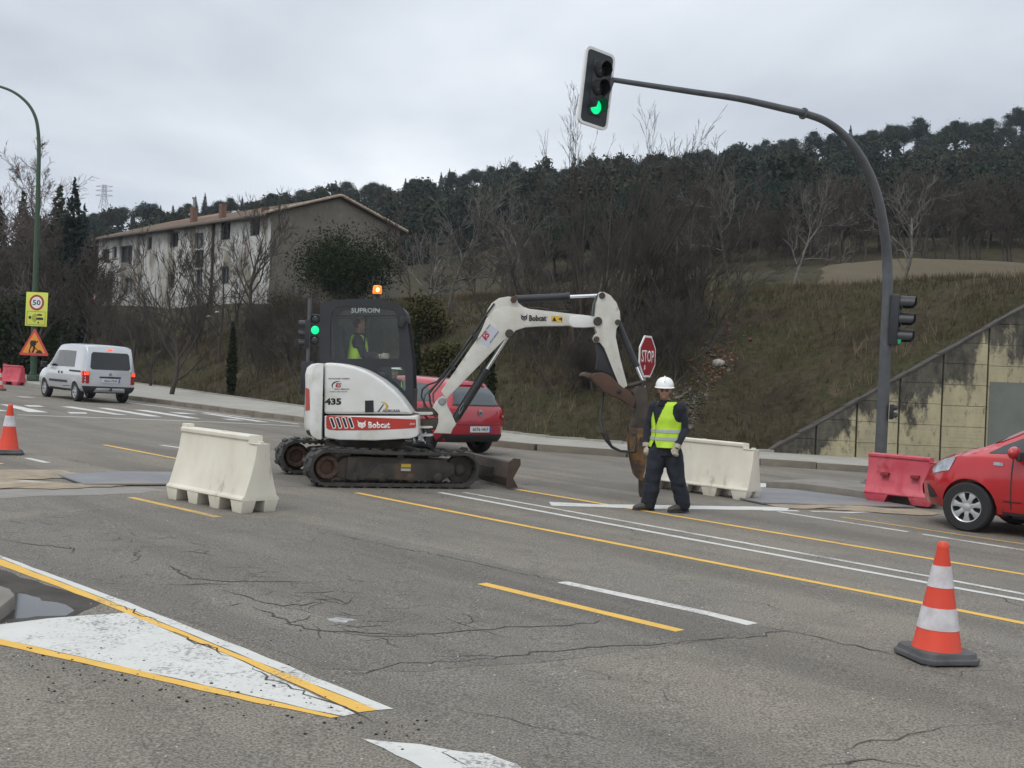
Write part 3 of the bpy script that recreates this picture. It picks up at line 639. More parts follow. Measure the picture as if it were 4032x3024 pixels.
# ================================================================ trees and shrubs
def quads_at(c, size, g, flat=0.0):               # random oriented quads round centres c (n,3)
    n = len(c); a = g.normal(size=(n, 3)); a /= np.linalg.norm(a, axis=1)[:, None] + 1e-9
    b = g.normal(size=(n, 3)); b[:, 2] *= (1 - flat); b -= a * (a * b).sum(1)[:, None]; b /= np.linalg.norm(b, axis=1)[:, None] + 1e-9
    s = (size * g.uniform(.6, 1.4, n))[:, None]
    v = np.stack([c - a * s - b * s * .55, c + a * s - b * s * .55, c + a * s + b * s * .55, c - a * s + b * s * .55], 1).reshape(-1, 3)
    return v, np.arange(len(v)).reshape(-1, 4)
def segs_mesh(S, n=3):                            # S (m,8): p0 p1 r0 r1 -> thin prisms
    S = np.asarray(S, float); p0, p1, r0, r1 = S[:, :3], S[:, 3:6], S[:, 6], S[:, 7]
    t = p1 - p0; t /= np.linalg.norm(t, axis=1)[:, None] + 1e-9
    ref = np.where(np.abs(t[:, 2:3]) < .8, np.array([[0, 0, 1.]]), np.array([[1., 0, 0]]))
    a = np.cross(t, ref); a /= np.linalg.norm(a, axis=1)[:, None] + 1e-9; b = np.cross(t, a)
    V = []
    for p, r in ((p0, r0), (p1, r1)):
        for j in range(n):
            an = 2 * math.pi * j / n; V.append(p + (a * math.cos(an) + b * math.sin(an)) * r[:, None])
    V = np.stack(V, 1); m = len(S); base = (np.arange(m) * 2 * n)[:, None]
    F = np.concatenate([base + np.array([[j, (j + 1) % n, n + (j + 1) % n, n + j]]) for j in range(n)], 0)
    return V.reshape(-1, 3), F
def grow(seed, h, trunk_r, levels=4, kids=(6, 6, 5, 4), spread=(.6, .6, .7, .8), ratio=(.6, .5, .5, .5), up=.25, wob=.12, first=.3, stems=1, stem_spread=.3, seglen=4, minr=.006):
    g = np.random.default_rng(seed); out = []; st = []
    for s in range(stems):
        az = g.uniform(0, 6.283); tl = stem_spread * g.uniform(.2, 1) if stems > 1 else g.uniform(0, .06)
        st.append((np.array([g.normal(0, .05 * stems), g.normal(0, .05 * stems), -.2]), np.array([math.cos(az) * tl, math.sin(az) * tl, 1.]), h * g.uniform(.75, 1), trunk_r * g.uniform(.6, 1), 0))
    while st:
        p, d, ln, r, lv = st.pop(); d = d / np.linalg.norm(d); k = max(2, seglen + (2 if lv == 0 else 0) - lv // 2); pts = [p]; q = p
        for i in range(k):
            d = d + g.normal(0, wob, 3) + np.array([0, 0, up * (.5 if lv else .1)]) / k; d /= np.linalg.norm(d)
            n_ = q + d * ln / k; ra, rb = r * (1 - .75 * i / k), r * (1 - .75 * (i + 1) / k)
            out.append((*q, *n_, max(ra, minr), max(rb, minr))); q = n_; pts.append(q)
        if lv < levels - 1:
            for j in range(kids[lv]):
                f = first + (1 - first) * (j + g.random()) / kids[lv] if lv == 0 else g.uniform(.2, 1)
                i = min(int(f * k), k - 1); s_ = pts[i] + (pts[i + 1] - pts[i]) * (f * k - i)
                dd = pts[i + 1] - pts[i]; dd /= np.linalg.norm(dd); side = g.normal(size=3); side -= dd * side.dot(dd); side /= np.linalg.norm(side)
                sp = spread[lv] * g.uniform(.6, 1.3)
                st.append((s_, dd * math.cos(sp) + side * math.sin(sp), ln * ratio[lv] * g.uniform(.6, 1.15) * (1.15 - .55 * f if lv == 0 else 1), max(r * (1 - .75 * f) * .62, minr), lv + 1))
    return np.array(out)
BARK_D = mat('dark_twigs', (.058, .051, .045), .95, spec=.1, col2=(.088, .077, .066), scale=2)
BARK_B = mat('brown_twigs', (.068, .058, .049), .95, spec=.1, col2=(.098, .084, .070), scale=2)
BARK_P = mat('pale_bark', (.16, .15, .135), .9, col2=(.085, .078, .068), scale=3)
BARK_R = mat('reddish_twigs', (.13, .10, .085), .9, col2=(.10, .07, .055), scale=2)
PINE_T = mat('pine_trunk', (.06, .045, .035), .9)
PINE = [mat('pine_needles_%d' % i, c, .95, col2=c2, scale=.25, detail=6, spec=.08) for i, (c, c2) in enumerate([((.024, .035, .027), (.040, .054, .038)), ((.032, .044, .030), (.050, .060, .040)), ((.020, .031, .027), (.034, .046, .038))])]
CYP = mat('cypress_leaf', (.018, .026, .013), .9, spec=.08, col2=(.034, .042, .018), scale=3)
EVG = mat('evergreen_leaf', (.018, .027, .013), .9, spec=.08, col2=(.032, .040, .018), scale=1)
OLI = mat('olive_shrub_leaf', (.05, .05, .018), .9, spec=.08, col2=(.07, .062, .028), scale=1.2)
def pine_mesh(seed, h, dens=1.0, quad=.28):
    g = np.random.default_rng(seed); cr = h * g.uniform(.24, .32); cz0 = h * g.uniform(.54, .64)
    S = []; q = np.array([0, 0, -.6]); d = np.array([g.normal(0, .04), g.normal(0, .04), 1.])
    for i in range(6):
        n_ = q + d * h * .16; S.append((*q, *n_, .16 * (1 - i / 8), .16 * (1 - (i + 1) / 8))); q = n_; d = d + g.normal(0, .05, 3)
    C = []
    for k in range(int(15 * dens) + 6):
        t = g.uniform(0, 1); z = cz0 + (h - cz0) * t; rr = cr * math.sqrt(max(0.05, 1 - (2 * t - .72) ** 2 * .85)) * g.uniform(.35, 1.05); a = g.uniform(0, 6.283)
        c = np.array([rr * math.cos(a), rr * math.sin(a), z]); C.append((c, h * g.uniform(.075, .13)))
        S.append((0, 0, z - h * .12, *(c * np.array([.9, .9, 1])), .05, .02))
    P = np.concatenate([c + g.normal(0, .5, (int(46 * dens), 3)) * np.array([r * 1.15, r * 1.15, r * .8]) for c, r in C])
    return S, P, quad, g
def spruce_mesh(seed, h, dens=1.0):
    g = np.random.default_rng(seed); n = int(4200 * dens); t = 1 - np.sqrt(g.uniform(0, 1, n)) * .95; frac = (t * 13) % 1
    a = g.uniform(0, 6.283, n); rr = h * .22 * (1 - t) ** .9 * (1.12 - .5 * frac) * np.sqrt(g.uniform(.1, 1, n)) * (1 + .18 * np.sin(3 * a + t * 9))
    P = np.stack([rr * np.cos(a), rr * np.sin(a), h * t - rr * .25], 1)
    return [(0, 0, -.5, 0, 0, h * .97, .13, .02)], P, .105, g
def crown_tree(me_name, S, P, quad, g, mt, tm):
    tv, tf = segs_mesh(S, 4); cv, cf = quads_at(P, quad, g)
    return fast_mesh('trunk', tv, tf), fast_mesh('crown', cv, cf)
KINDS = []
for i in range(4):
    S, P, qd, g = pine_mesh(40 + i, 8.5, 2.6, .105); KINDS.append((*crown_tree('', S, P, qd, g, None, None), PINE[i % 3]))
for i in range(2):
    S, P, qd, g = spruce_mesh(60 + i, 9.5); KINDS.append((*crown_tree('', S, P, qd, g, None, None), PINE[2 - i]))
for tme, cme, mt in KINDS: tme.materials.append(PINE_T); cme.materials.append(mt)
def tree(name, label, cat, x, y, tme, cme, s=1.0, group=None, dz=0, sz=1.0):
    o = thing(name, label, cat, T(x, y, TZ(x, y) + dz), group); o.scale = (s, s, s * sz); o.rotation_euler = (0, 0, rng.uniform(0, 6.28))
    for nm, me in (('trunk', tme), ('crown', cme)):
        if me is None: continue
        c = bpy.data.objects.new(nm, me); COL.objects.link(c); c.parent = o
    return o
# ridge-line pines, one by one
sky_lab = 'pine on the wooded ridge, its crown against the sky'
for i in range(120):
    t = -.37 + .86 * (i + rng.uniform(-.45, .45)) / 120
    Yq = 247 + rng.uniform(-7, 5); k = rng.choice([0, 1, 2, 3, 0, 1, 2, 3, 4]) if t > -.02 else rng.choice([0, 1, 2, 3, 0, 1, 4, 5])
    if .005 < t < .02 and rng.random() < .5: continue
    tree('pine_tree', sky_lab, 'tree', t * Yq, Yq, KINDS[k][0], KINDS[k][1], rng.uniform(.62, .95) * (1.0 if t > .25 else .85 if t < .2 else .9), 'pines along the skyline')
# nearer edge of the wood
for i in range(170):
    t = rng.uniform(.02, .48); Yq = rng.uniform(92, 132) if t > .18 else rng.uniform(98, 138); k = rng.choice([0, 1, 2, 3])
    tree('pine_tree', 'pine at the lower edge of the wood above the field', 'tree', t * Yq, Yq, KINDS[k][0], KINDS[k][1], rng.uniform(.48, .72), 'pines above the field', dz=-.8)
# the wood between: reads as one mass
def forest(name, n, region, seed, mt, quad, per):
    g = np.random.default_rng(seed); V = []; F = []; nv = 0
    base = [pine_mesh(80 + i, 8.5, .8 * per, .3) for i in range(5)] + [spruce_mesh(90 + i, 9, .12 * per) for i in range(2)]
    prot = []
    for S, P, qd, gg in base:
        cv, cf = quads_at(P, quad, gg); tv, tf = segs_mesh(S[:6], 3); prot.append((np.concatenate([cv, tv]), np.concatenate([cf, tf + len(cv)])))
    xy = region(g, n); z = TZn(xy[:, 0], xy[:, 1]) - .8
    for i in range(len(xy)):
        v, f = prot[g.integers(0, len(prot))]; a = g.uniform(0, 6.283); s = g.uniform(.7, 1.05); c, s_ = math.cos(a), math.sin(a)
        V.append(np.stack([(v[:, 0] * c - v[:, 1] * s_) * s + xy[i, 0], (v[:, 0] * s_ + v[:, 1] * c) * s + xy[i, 1], v[:, 2] * s * g.uniform(.8, 1.1) + z[i]], 1)); F.append(f + nv); nv += len(v)
    return link(name, fast_mesh(name, np.concatenate(V), np.concatenate(F)), mt, smooth=0)
def regA(g, n):
    y = np.sqrt(g.uniform(128 ** 2, 226 ** 2, n)); t = g.uniform(-.42, .52, n); k = (y > 150) | (t > .02); return np.stack([t * y, y], 1)[k]
WOOD = mat('wood_foliage', (.027, .037, .028), .95, spec=.08, col2=(.046, .055, .037), scale=.06, detail=8, col3=(.068, .058, .044), scale3=.035, lo3=.52, hi3=.66)
tag(forest('pine_wood', 1000, regA, 5, WOOD, .22, 1.0), 'dense dark pine wood covering the hillside', 'woodland', kind='stuff')
# ---- bare trees
def bare(name, label, cat, x, y, me, s=1.0, group=None, dz=0, rz=None, extra=None):
    o = thing(name, label, cat, T(x, y, TZ(x, y) + dz), group); o.scale = (s, s, s); o.rotation_euler = (0, 0, rng.uniform(0, 6.28) if rz is None else rz)
    for nm, m_ in me:
        if nm == 'trunk' and cat != 'tree': nm = 'stems'
        c = bpy.data.objects.new(nm, m_); COL.objects.link(c); c.parent = o
        if nm != 'trunk': c['kind'] = 'stuff'
    return o
def bare_mesh(seed, mt, split=.028, **kw):
    S = grow(seed, **kw); thick = S[:, 6] > split
    if not thick.any(): thick[:1] = True
    out = []
    for nm, k, n in (('trunk', thick, 6), ('crown', ~thick, 3)):
        v, f = segs_mesh(S[k], n); me = fast_mesh(nm, v, f); me.materials.append(mt); out.append((nm, me))
    return out
big_bush = bare_mesh(1, BARK_D, h=9.2, trunk_r=.06, stems=17, stem_spread=.72, levels=4, kids=(9, 6, 3), spread=(.30, .35, .45), ratio=(.36, .42, .45), up=.45, first=.15, wob=.05, minr=.006)
shrubA = bare_mesh(2, BARK_D, h=4.2, trunk_r=.05, stems=12, stem_spread=.7, levels=4, kids=(7, 6, 4), spread=(.45, .5, .6), ratio=(.5, .45, .5), up=.35, first=.1, minr=.006)
shrubB = bare_mesh(3, BARK_B, h=3.6, trunk_r=.045, stems=14, stem_spread=.9, levels=4, kids=(7, 6, 4), spread=(.5, .55, .6), ratio=(.5, .5, .5), up=.3, first=.1, minr=.006)
treeA = bare_mesh(4, BARK_B, h=5.6, trunk_r=.13, levels=5, kids=(11, 6, 4, 3), spread=(.75, .55, .5, .6), ratio=(.72, .5, .5, .5), up=.55, first=.2, minr=.008)
treeB = bare_mesh(5, BARK_D, h=6.0, trunk_r=.14, levels=5, kids=(12, 6, 4, 3), spread=(.65, .5, .5, .6), ratio=(.75, .5, .5, .5), up=.6, first=.22, minr=.008)
paleA = bare_mesh(6, BARK_P, h=5.2, trunk_r=.12, levels=4, kids=(9, 6, 4), spread=(.8, .6, .6), ratio=(.85, .5, .5), up=.45, first=.25, wob=.16, minr=.012)
paleB = bare_mesh(7, BARK_P, h=6.0, trunk_r=.13, levels=4, kids=(10, 6, 4), spread=(.7, .6, .6), ratio=(.85, .5, .5), up=.4, first=.25, wob=.18, minr=.012)
tall = bare_mesh(8, BARK_R, h=11, trunk_r=.2, levels=5, kids=(15, 7, 6, 4), spread=(.7, .55, .6, .7), ratio=(.5, .5, .5, .5), up=.3, first=.3, minr=.013)
far_bare = [bare_mesh(20 + i, [BARK_B, BARK_D, BARK_B][i], h=7.5, trunk_r=.13, levels=4, kids=(12, 8, 6), spread=(.6, .55, .6), ratio=(.55, .5, .5), up=.4, first=.2, minr=.02) for i in range(3)]
def px_place(xd, Y): u, v = D(xd, 800); p = at(u, v, Y); return p.x
bare('bare_thicket', 'huge bare multi-stemmed thicket behind the excavator arm, twigs above the ridge', 'bush', px_place(1300, 33), 33, big_bush, .74, dz=-.3, rz=.4)
bare('bare_thicket', 'bare dark thicket left of the huge one, behind the excavator boom', 'bush', px_place(1130, 37), 37, shrubA, .95, dz=-.2)
bare('bare_thicket', 'leaning bare bush right of the huge thicket, above the stop sign', 'bush', px_place(1480, 33), 33, shrubA, .85, dz=-.3)
for (xd, Y, sc, me, lab) in [
    (372, 42, .98, treeB, 'bare dark tree rising in front of the house, right of the white van'),
    (470, 52, .85, treeA, 'bare tree standing in front of the house drainpipe'),
    (543, 58, 1.05, treeB, 'bare fan-shaped tree in front of the near end of the house'),
    (285, 56, .75, treeA, 'bare tree in front of the left half of the house'),
    (232, 60, .62, treeA, 'small bare tree in front of the farmhouse garage'),
    (250, 54, .66, treeA, 'thin bare tree before the far half of the house, near the garage'), (330, 50, .7, treeB, 'thin bare tree before the middle of the farmhouse'), (425, 56, .78, treeB, 'thin bare tree just left of the drainpipe, before the house'), (510, 53, .72, treeA, 'thin bare tree right of the drainpipe, before the house'),
    (960, 46, .82, paleA, 'pale barked bare tree right of the house gable'), (915, 44, .62, paleB, 'pale barked bare tree beside the gable end, lower and left'),
    (1095, 50, .7, paleB, 'pale bare tree left of the huge thicket'), (1560, 48, .75, paleA, 'pale bare tree right of the huge thicket'),
    (1712, 43, .62, paleA, 'low wide pale bare tree at the left end of the brown field'), (1942, 44, .66, paleB, 'pale bare tree right of the signal mast before the field'),
    (55, 62, .9, paleB, 'white barked forked tree behind the green lamp post')]:
    bare('bare_tree', lab, 'tree', px_place(xd, Y), Y, me, sc)
bare('bare_tree', 'tall reddish bare tree cut by the left edge', 'tree', px_place(-40, 66), 66, tall, .98)
bare('bare_tree', 'tall reddish bare tree just right of the green lamp post', 'tree', px_place(95, 84), 84, tall, .92)
k = 0
for i in range(96):
    xd = rng.uniform(830, 1780) if i % 3 == 0 else rng.uniform(1450, 2240); Y = rng.uniform(62, 105) if xd < 1500 else rng.uniform(76, 96)
    bare('bare_tree', 'brownish bare tree in the belt below the pine wood', 'tree', px_place(xd, Y), Y, far_bare[i % 3], rng.uniform(.45, .8), 'bare trees below the pine wood')
for i in range(22):
    xd = rng.uniform(-80, 215); Y = rng.uniform(56, 95)
    bare('bare_tree', 'brownish bare tree in the left-hand wood behind the lamp post', 'tree', px_place(xd, Y), Y, far_bare[i % 3], rng.uniform(.6, .95), 'bare trees left of the house')
for i in range(58):
    xd = rng.choice([rng.uniform(560, 1000), rng.uniform(1080, 1560), rng.uniform(-20, 210), rng.uniform(240, 700)]); u, v = D(xd, 800)
    p = at(u, v, 30); Y = None
    for q in np.arange(28, 90, .5):
        p = at(u, v, q)
        dd_ = float(poly_dist(np.array([p.x]), np.array([p.y]), TOE)[0])
        if dd_ > (rng.uniform(2, 16) if xd > 250 else rng.uniform(4, 18)): Y = q; break
    if Y is None: continue
    if xd > 1500 and Y < 30: Y = 31
    bare('bare_shrub', 'leafless brown shrub on the road bank', 'shrub', px_place(xd, Y), Y, rng.choice([shrubA, shrubA, shrubB]), rng.uniform(.28, .6), 'leafless shrubs on the bank', dz=-.1)
# ---- evergreens near the house
def leafy(name, label, cat, x, y, rad, zc, n, quad, mt, seed, stem=True, clumps=14):
    g = np.random.default_rng(seed); o = thing(name, label, cat, T(x, y, TZ(x, y)))
    C = g.normal(size=(clumps, 3)); C /= np.linalg.norm(C, axis=1)[:, None]; C *= g.uniform(.35, .85, clumps)[:, None]
    P = np.concatenate([c + g.normal(0, .22, (n // clumps, 3)) for c in C]) * np.array(rad) + np.array([0, 0, zc]); P[:, 2] = np.maximum(P[:, 2], .05)
    v, f = quads_at(P, quad, g); link('crown', fast_mesh('crown', v, f), mt, o, 0)
    S = [(0, 0, -.3, *(c * np.array(rad) * .8 + np.array([0, 0, zc])), .06, .015) for c in C]; v, f = segs_mesh(S, 4); tag(link('stems', fast_mesh('stems', v, f), BARK_D, o, 0), kind='stuff')
    return o
leafy('evergreen_tree', 'dark rounded evergreen against the house gable', 'tree', px_place(745, 56), 56, (2.5, 2.2, 1.8), 2.0, 17000, .045, EVG, 31, clumps=44)
leafy('evergreen_shrub', 'olive green shrub low beside the near house corner', 'shrub', px_place(655, 52), 52, (1.6, 1.4, .9), .8, 4200, .05, OLI, 32)
leafy('evergreen_shrub', 'yellow green shrub behind the excavator beacon', 'shrub', px_place(905, 42), 42, (1.3, 1.2, 1.0), .8, 3600, .045, OLI, 33)
leafy('evergreen_shrub', 'olive bramble on the bank right of the excavator cab', 'shrub', px_place(960, 36), 36, (1.0, 1.0, .6), .5, 3000, .04, OLI, 34)
leafy('evergreen_shrub', 'dark ivy mound in the left wood under the lamp post signs', 'shrub', px_place(30, 58), 58, (3.2, 2.6, 2.4), 2.0, 11000, .07, EVG, 35, clumps=22)
for i, (xd, Y, s, lab) in enumerate([(150, 70, 1.12, 'broad dark conifer left of the house'), (118, 84, 1.1, 'dark conifer further back, left of the house, close to the lamp post'), (172, 110, 1.15, 'slim conifer beside the gap where the pylon shows'), (40, 96, 1.15, 'dark conifer behind the white barked tree'), (-10, 88, 1.1, 'dark conifer cut by the left edge')]):
    tree('conifer_tree', lab, 'tree', px_place(xd, Y), Y, KINDS[4 + i % 2][0], KINDS[4 + i % 2][1], s, dz=-.6)
# columnar cypresses planted along the bank
def cypress(xd, yb, h, wd, label, seed):
    u, v = D(xd, yb); p = bank_pt(u, v); g = np.random.default_rng(seed); n = int(1300 * h / 2.5); t = g.uniform(0, 1, n)
    rr = wd / 2 * np.sqrt(g.uniform(.1, 1, n)) * np.minimum(1, .55 + t * 2.5) * np.clip((1.04 - t) * 1.5, .12, 1) ** .7; a = g.uniform(0, 6.283, n)
    P = np.stack([rr * np.cos(a), rr * np.sin(a), .08 + t * h], 1); vv, f = quads_at(P, .045, g)
    o = thing('cypress_tree', label, 'tree', T(p.x, p.y, TZ(p.x, p.y))); link('crown', fast_mesh('crown', vv, f), CYP, o, 0)
    link('trunk', fast_mesh('trunk', *segs_mesh([(0, 0, -.2, 0, 0, h * .9, .05, .01)], 5)), BARK_D, o, 0)
cypress(499, 856, 2.75, .40, 'slim columnar cypress on the bank between the van and the excavator', 1)
cypress(237, 742, 1.45, .34, 'small slim cypress on the bank above the van roof', 2)
cypress(896, 858, 2.2, .3, 'slim cypress just behind the excavator cab front', 3)
cypress(1055, 905, 2.1, .34, 'slim cypress on the bank above the red hatchback', 4)
# ================================================================ farmhouse
HC = at(*D(580, 655), 75.0)                        # near lower corner of the long facade
yaw_f = math.atan2(19.6, -18.2)                      # facade runs away to the left
ZB = HC.z
HM = Matrix.Translation((HC.x, HC.y, ZB)) @ Matrix.Rotation(yaw_f, 4, 'Z')   # local +x along the facade (away), local -y... gable to the right
FL, HW = 26.7, 10.4                                # facade length, house depth
house = thing('farmhouse', 'long two-storey farmhouse with peeling white front and bare rendered gable', 'house', HM)
def hf(u, v): p = on_plane(HM, u, v, 0.0); return (p.x, p.z)      # pixel -> (along, up) on the facade
EA = hf(*D(580, 462))[1]; RZ = EA + 1.75
SIDE = -1 if (HM.to_3x3() @ Vector((0, -1, 0))).x > 0 else 1       # house body lies on this local y side
STUC = mat('peeling_limewash', (.55, .55, .53), .9, col2=(.40, .385, .35), scale=1.4, detail=8, lo=.45, hi=.62, col3=(.23, .205, .165), scale3=.6, lo3=.49, hi3=.60, stretch=(1, 1, .35))
REND = mat('bare_render', (.165, .150, .118), .95, col2=(.125, .113, .090), scale=.7, detail=8, col3=(.20, .18, .145), scale3=2.5)
ROOFT = mat('clay_tiles', (.15, .105, .075), .9, col2=(.11, .085, .065), scale=3, col3=(.20, .15, .11), scale3=1.2)
DARK = mat('dark_opening', (.018, .018, .02), .5)
FRAME = mat('grey_window_frame', (.14, .14, .14), .7)
wins = []
for (x0, y0, x1, y1, pane) in [(1085, 280, 1140, 392, 1), (900, 308, 957, 418, 1), (738, 375, 788, 470, 2), (585, 368, 632, 465, 0), (440, 400, 470, 480, 0), (270, 455, 348, 560, 0), (226, 462, 252, 530, 0), (163, 475, 205, 562, 0),
                               (893, 583, 947, 695, 0), (738, 600, 782, 710, 0), (570, 630, 610, 720, 0), (300, 655, 348, 750, 2), (142, 668, 222, 800, 3), (735, 480, 790, 590, 0)]:
    a = hf(*Z3(x0, y0)); b = hf(*Z3(x1, y1)); xs = sorted((a[0], b[0])); za = (a[1] + hf(*Z3(x1, y0))[1]) / 2; zb = (b[1] + hf(*Z3(x0, y1))[1]) / 2
    if zb < -.2: zb = -.2
    wins.append((xs[0], xs[1], zb, za, pane))
def wall_grid(m, x0, x1, z0, z1, holes, y, th):
    X = sorted({x0, x1, *[h[0] for h in holes], *[h[1] for h in holes]}); Zs = sorted({z0, z1, *[h[2] for h in holes], *[h[3] for h in holes]})
    X = [x for x in X if x0 <= x <= x1]; Zs = [z for z in Zs if z0 <= z <= z1]
    for a, b in zip(X, X[1:]):
        for c, d in zip(Zs, Zs[1:]):
            mx_, mz_ = (a + b) / 2, (c + d) / 2
            if any(h[0] < mx_ < h[1] and h[2] < mz_ < h[3] for h in holes): continue
            m.add([(a, y, c), (b, y, c), (b, y, d), (a, y, d)], [(0, 1, 2, 3)])
    for h in holes:
        for (p, q) in (((h[0], h[2]), (h[1], h[2])), ((h[1], h[2]), (h[1], h[3])), ((h[1], h[3]), (h[0], h[3])), ((h[0], h[3]), (h[0], h[2]))):
            m.add([(p[0], y, p[1]), (q[0], y, q[1]), (q[0], y + SIDE * th, q[1]), (p[0], y + SIDE * th, p[1])], [(0, 1, 2, 3)])
m = MB(); wall_grid(m, 0, FL, -1.2, EA, wins, 0, .28); m.build('facade_wall', STUC, house, smooth=0)
for (x0, x1, z0, z1, pane) in wins:
    m = MB(); m.add([(x0, SIDE * .26, z0), (x1, SIDE * .26, z0), (x1, SIDE * .26, z1), (x0, SIDE * .26, z1)], [(0, 1, 2, 3)])
    wo = m.build('window', DARK if pane != 2 else mat('grey_pane', (.22, .24, .25), .3), house, smooth=0)
    if pane in (0, 1, 2):
        f_ = MB(); t_ = .09
        for (c, s_) in ((((x0 + x1) / 2, SIDE * .2, z1 - t_ / 2), (x1 - x0, .1, t_)), (((x0 + x1) / 2, SIDE * .2, z0 + t_ / 2), (x1 - x0, .1, t_)), ((x0 + t_ / 2, SIDE * .2, (z0 + z1) / 2), (t_, .1, z1 - z0 - 2 * t_)), ((x1 - t_ / 2, SIDE * .2, (z0 + z1) / 2), (t_, .1, z1 - z0 - 2 * t_)), (((x0 + x1) / 2, SIDE * .2, (z0 + z1) / 2), (.07, .08, z1 - z0 - 2 * t_))): f_.box(c, s_)
        f_.build('frame', FRAME, wo, smooth=0)
        if pane == 1:
            g_ = MB()
            for i in range(1, 4): zz = z0 + (z1 - z0) * i / 4; g_.box(((x0 + x1) / 2, -SIDE * .03, zz), (x1 - x0, .03, .04))
            for i in range(1, 5): xx = x0 + (x1 - x0) * i / 5; g_.box((xx, -SIDE * .03, (z0 + z1) / 2), (.03, .03, z1 - z0))
            g_.build('window_grille', BLACK, wo, smooth=0)
yb = SIDE * HW
def gable(x, m): m.add([(x, 0, -1.2), (x, yb, -1.2), (x, yb, EA), (x, yb / 2, RZ - .1), (x, 0, EA)], [(0, 1, 2, 3, 4)])
m = MB(); gable(0, m); m.build('gable_wall', REND, house, smooth=0)
m = MB(); gable(FL, m); m.add([(0, yb, -1.2), (FL, yb, -1.2), (FL, yb, EA), (0, yb, EA)], [(0, 1, 2, 3)]); m.build('rear_wall', REND, house, smooth=0)
m = MB()                                           # two tiled slopes with rounded tile rows
for s_ in (0, 1):
    ye, yr = (-SIDE * .55, yb / 2) if s_ == 0 else (yb + SIDE * .55, yb / 2); ze = EA - .10
    n = int(FL / .24); prof = []
    for i in range(n * 2 + 1):
        x = -.25 + (FL + .5) * i / (n * 2); prof.append((x, .05 if i % 2 else 0))
    vs = [(x, ye, ze + h) for x, h in prof] + [(x, yr, RZ + h) for x, h in prof]; k = len(prof)
    m.add(vs, [(i, i + 1, k + i + 1, k + i) for i in range(k - 1)])
    m.add([(-.25, ye, ze - .12), (FL + .25, ye, ze - .12), (FL + .25, yr, RZ - .12), (-.25, yr, RZ - .12)], [(0, 1, 2, 3)])
    m.add([(-.25, ye, ze - .12), (FL + .25, ye, ze - .12), (FL + .25, ye, ze + .01), (-.25, ye, ze + .01)], [(0, 1, 2, 3)])
roof = m.build('roof', ROOFT, house, smooth=0)
vt = MB()
for s_ in (0, 1):
    ye = -SIDE * .55 if s_ == 0 else yb + SIDE * .55; n = 20
    for i in range(n):
        t0, t1 = i / n, (i + 1.15) / n; p = [(-.2, ye + (yb / 2 - ye) * t, EA - .1 + (RZ - EA + .1) * t + .08) for t in (t0, min(t1, 1))]; vt.tube([Vector(p[0]) + Vector((0, 0, .04)), p[1]], [.11, .09], 6)
tag(vt.build('verge_tiles', mat('pale_verge_tile', (.42, .36, .28), .9, col2=(.3, .22, .16), scale=3), house, smooth=0), kind='stuff')
BRK = mat('chimney_brick', (.19, .105, .07), .9, col2=(.13, .08, .058), scale=6)
for (x0, x1, yt, yb_) in ((630, 672, 222, 325), (808, 850, 195, 292), (1070, 1115, 207, 245)):
    a = hf(*Z3((x0 + x1) / 2, yb_)); sc_ = (HM @ Vector((a[0], 0, 0))).y * (x1 - x0) / 1.58 / FPX; hgt = (HM @ Vector((a[0], 0, 0))).y * (yb_ - yt) / 1.58 / FPX
    m = MB().box((a[0], SIDE * 1.0, EA + .3 + hgt / 2 - .3), (sc_ * .85, sc_ * .8, hgt + .6)); m.box((a[0], SIDE * 1.0, EA + .3 + hgt - .05), (sc_ * .95, sc_ * .9, .1))
    c = m.build('chimney', BRK, roof, smooth=0)
    if x0 == 630: FLUE = Vector((a[0], SIDE * 1.0, EA + .3 + hgt))
MB().tube([FLUE, FLUE + Vector((0, 0, .6))], .10, 10).tube([FLUE + Vector((0, 0, .62)), FLUE + Vector((0, 0, .74))], .17, 10).build('flue_pipe', STEEL, roof)
a = hf(*Z3(862, 320)); MB().tube([(a[0], -SIDE * .12, EA - .05), (a[0], -SIDE * .12, .1)], .09, 8).build('drainpipe', mat('rusty_pipe', (.05, .032, .025), .7), house)
MB().tube([(0, -SIDE * .6, EA - .2), (FL, -SIDE * .6, EA - .2)], .08, 8).build('gutter', mat('old_gutter', (.07, .06, .05), .7), house)
# lower tiled roof poking up behind the far end
m = MB(); a0 = 15; b0 = 26
m.add([(a0, SIDE * 2.0, EA + .6), (b0, SIDE * 2.0, EA + .5), (b0, SIDE * 5.5, EA + 1.9), (a0, SIDE * 5.5, EA + 2.0), (a0, SIDE * 2.0, EA - .3), (b0, SIDE * 2.0, EA - .3)], [(0, 1, 2, 3), (0, 1, 5, 4)])
m.build('raised_roof', mat('red_tiles', (.24, .125, .075), .9, col2=(.18, .10, .065), scale=3), house, smooth=0)
MB().box((29.5, SIDE * 3, EA - .9), (6, 6, .12), Matrix.Rotation(.12, 3, 'X')).box((27.2, SIDE * .6, EA / 2 - .8), (.2, .2, EA)).box((32, SIDE * .6, EA / 2 - .8), (.2, .2, EA)).build('lean_to', mat('lean_to_dark', (.05, .04, .035), .8), house, smooth=0)
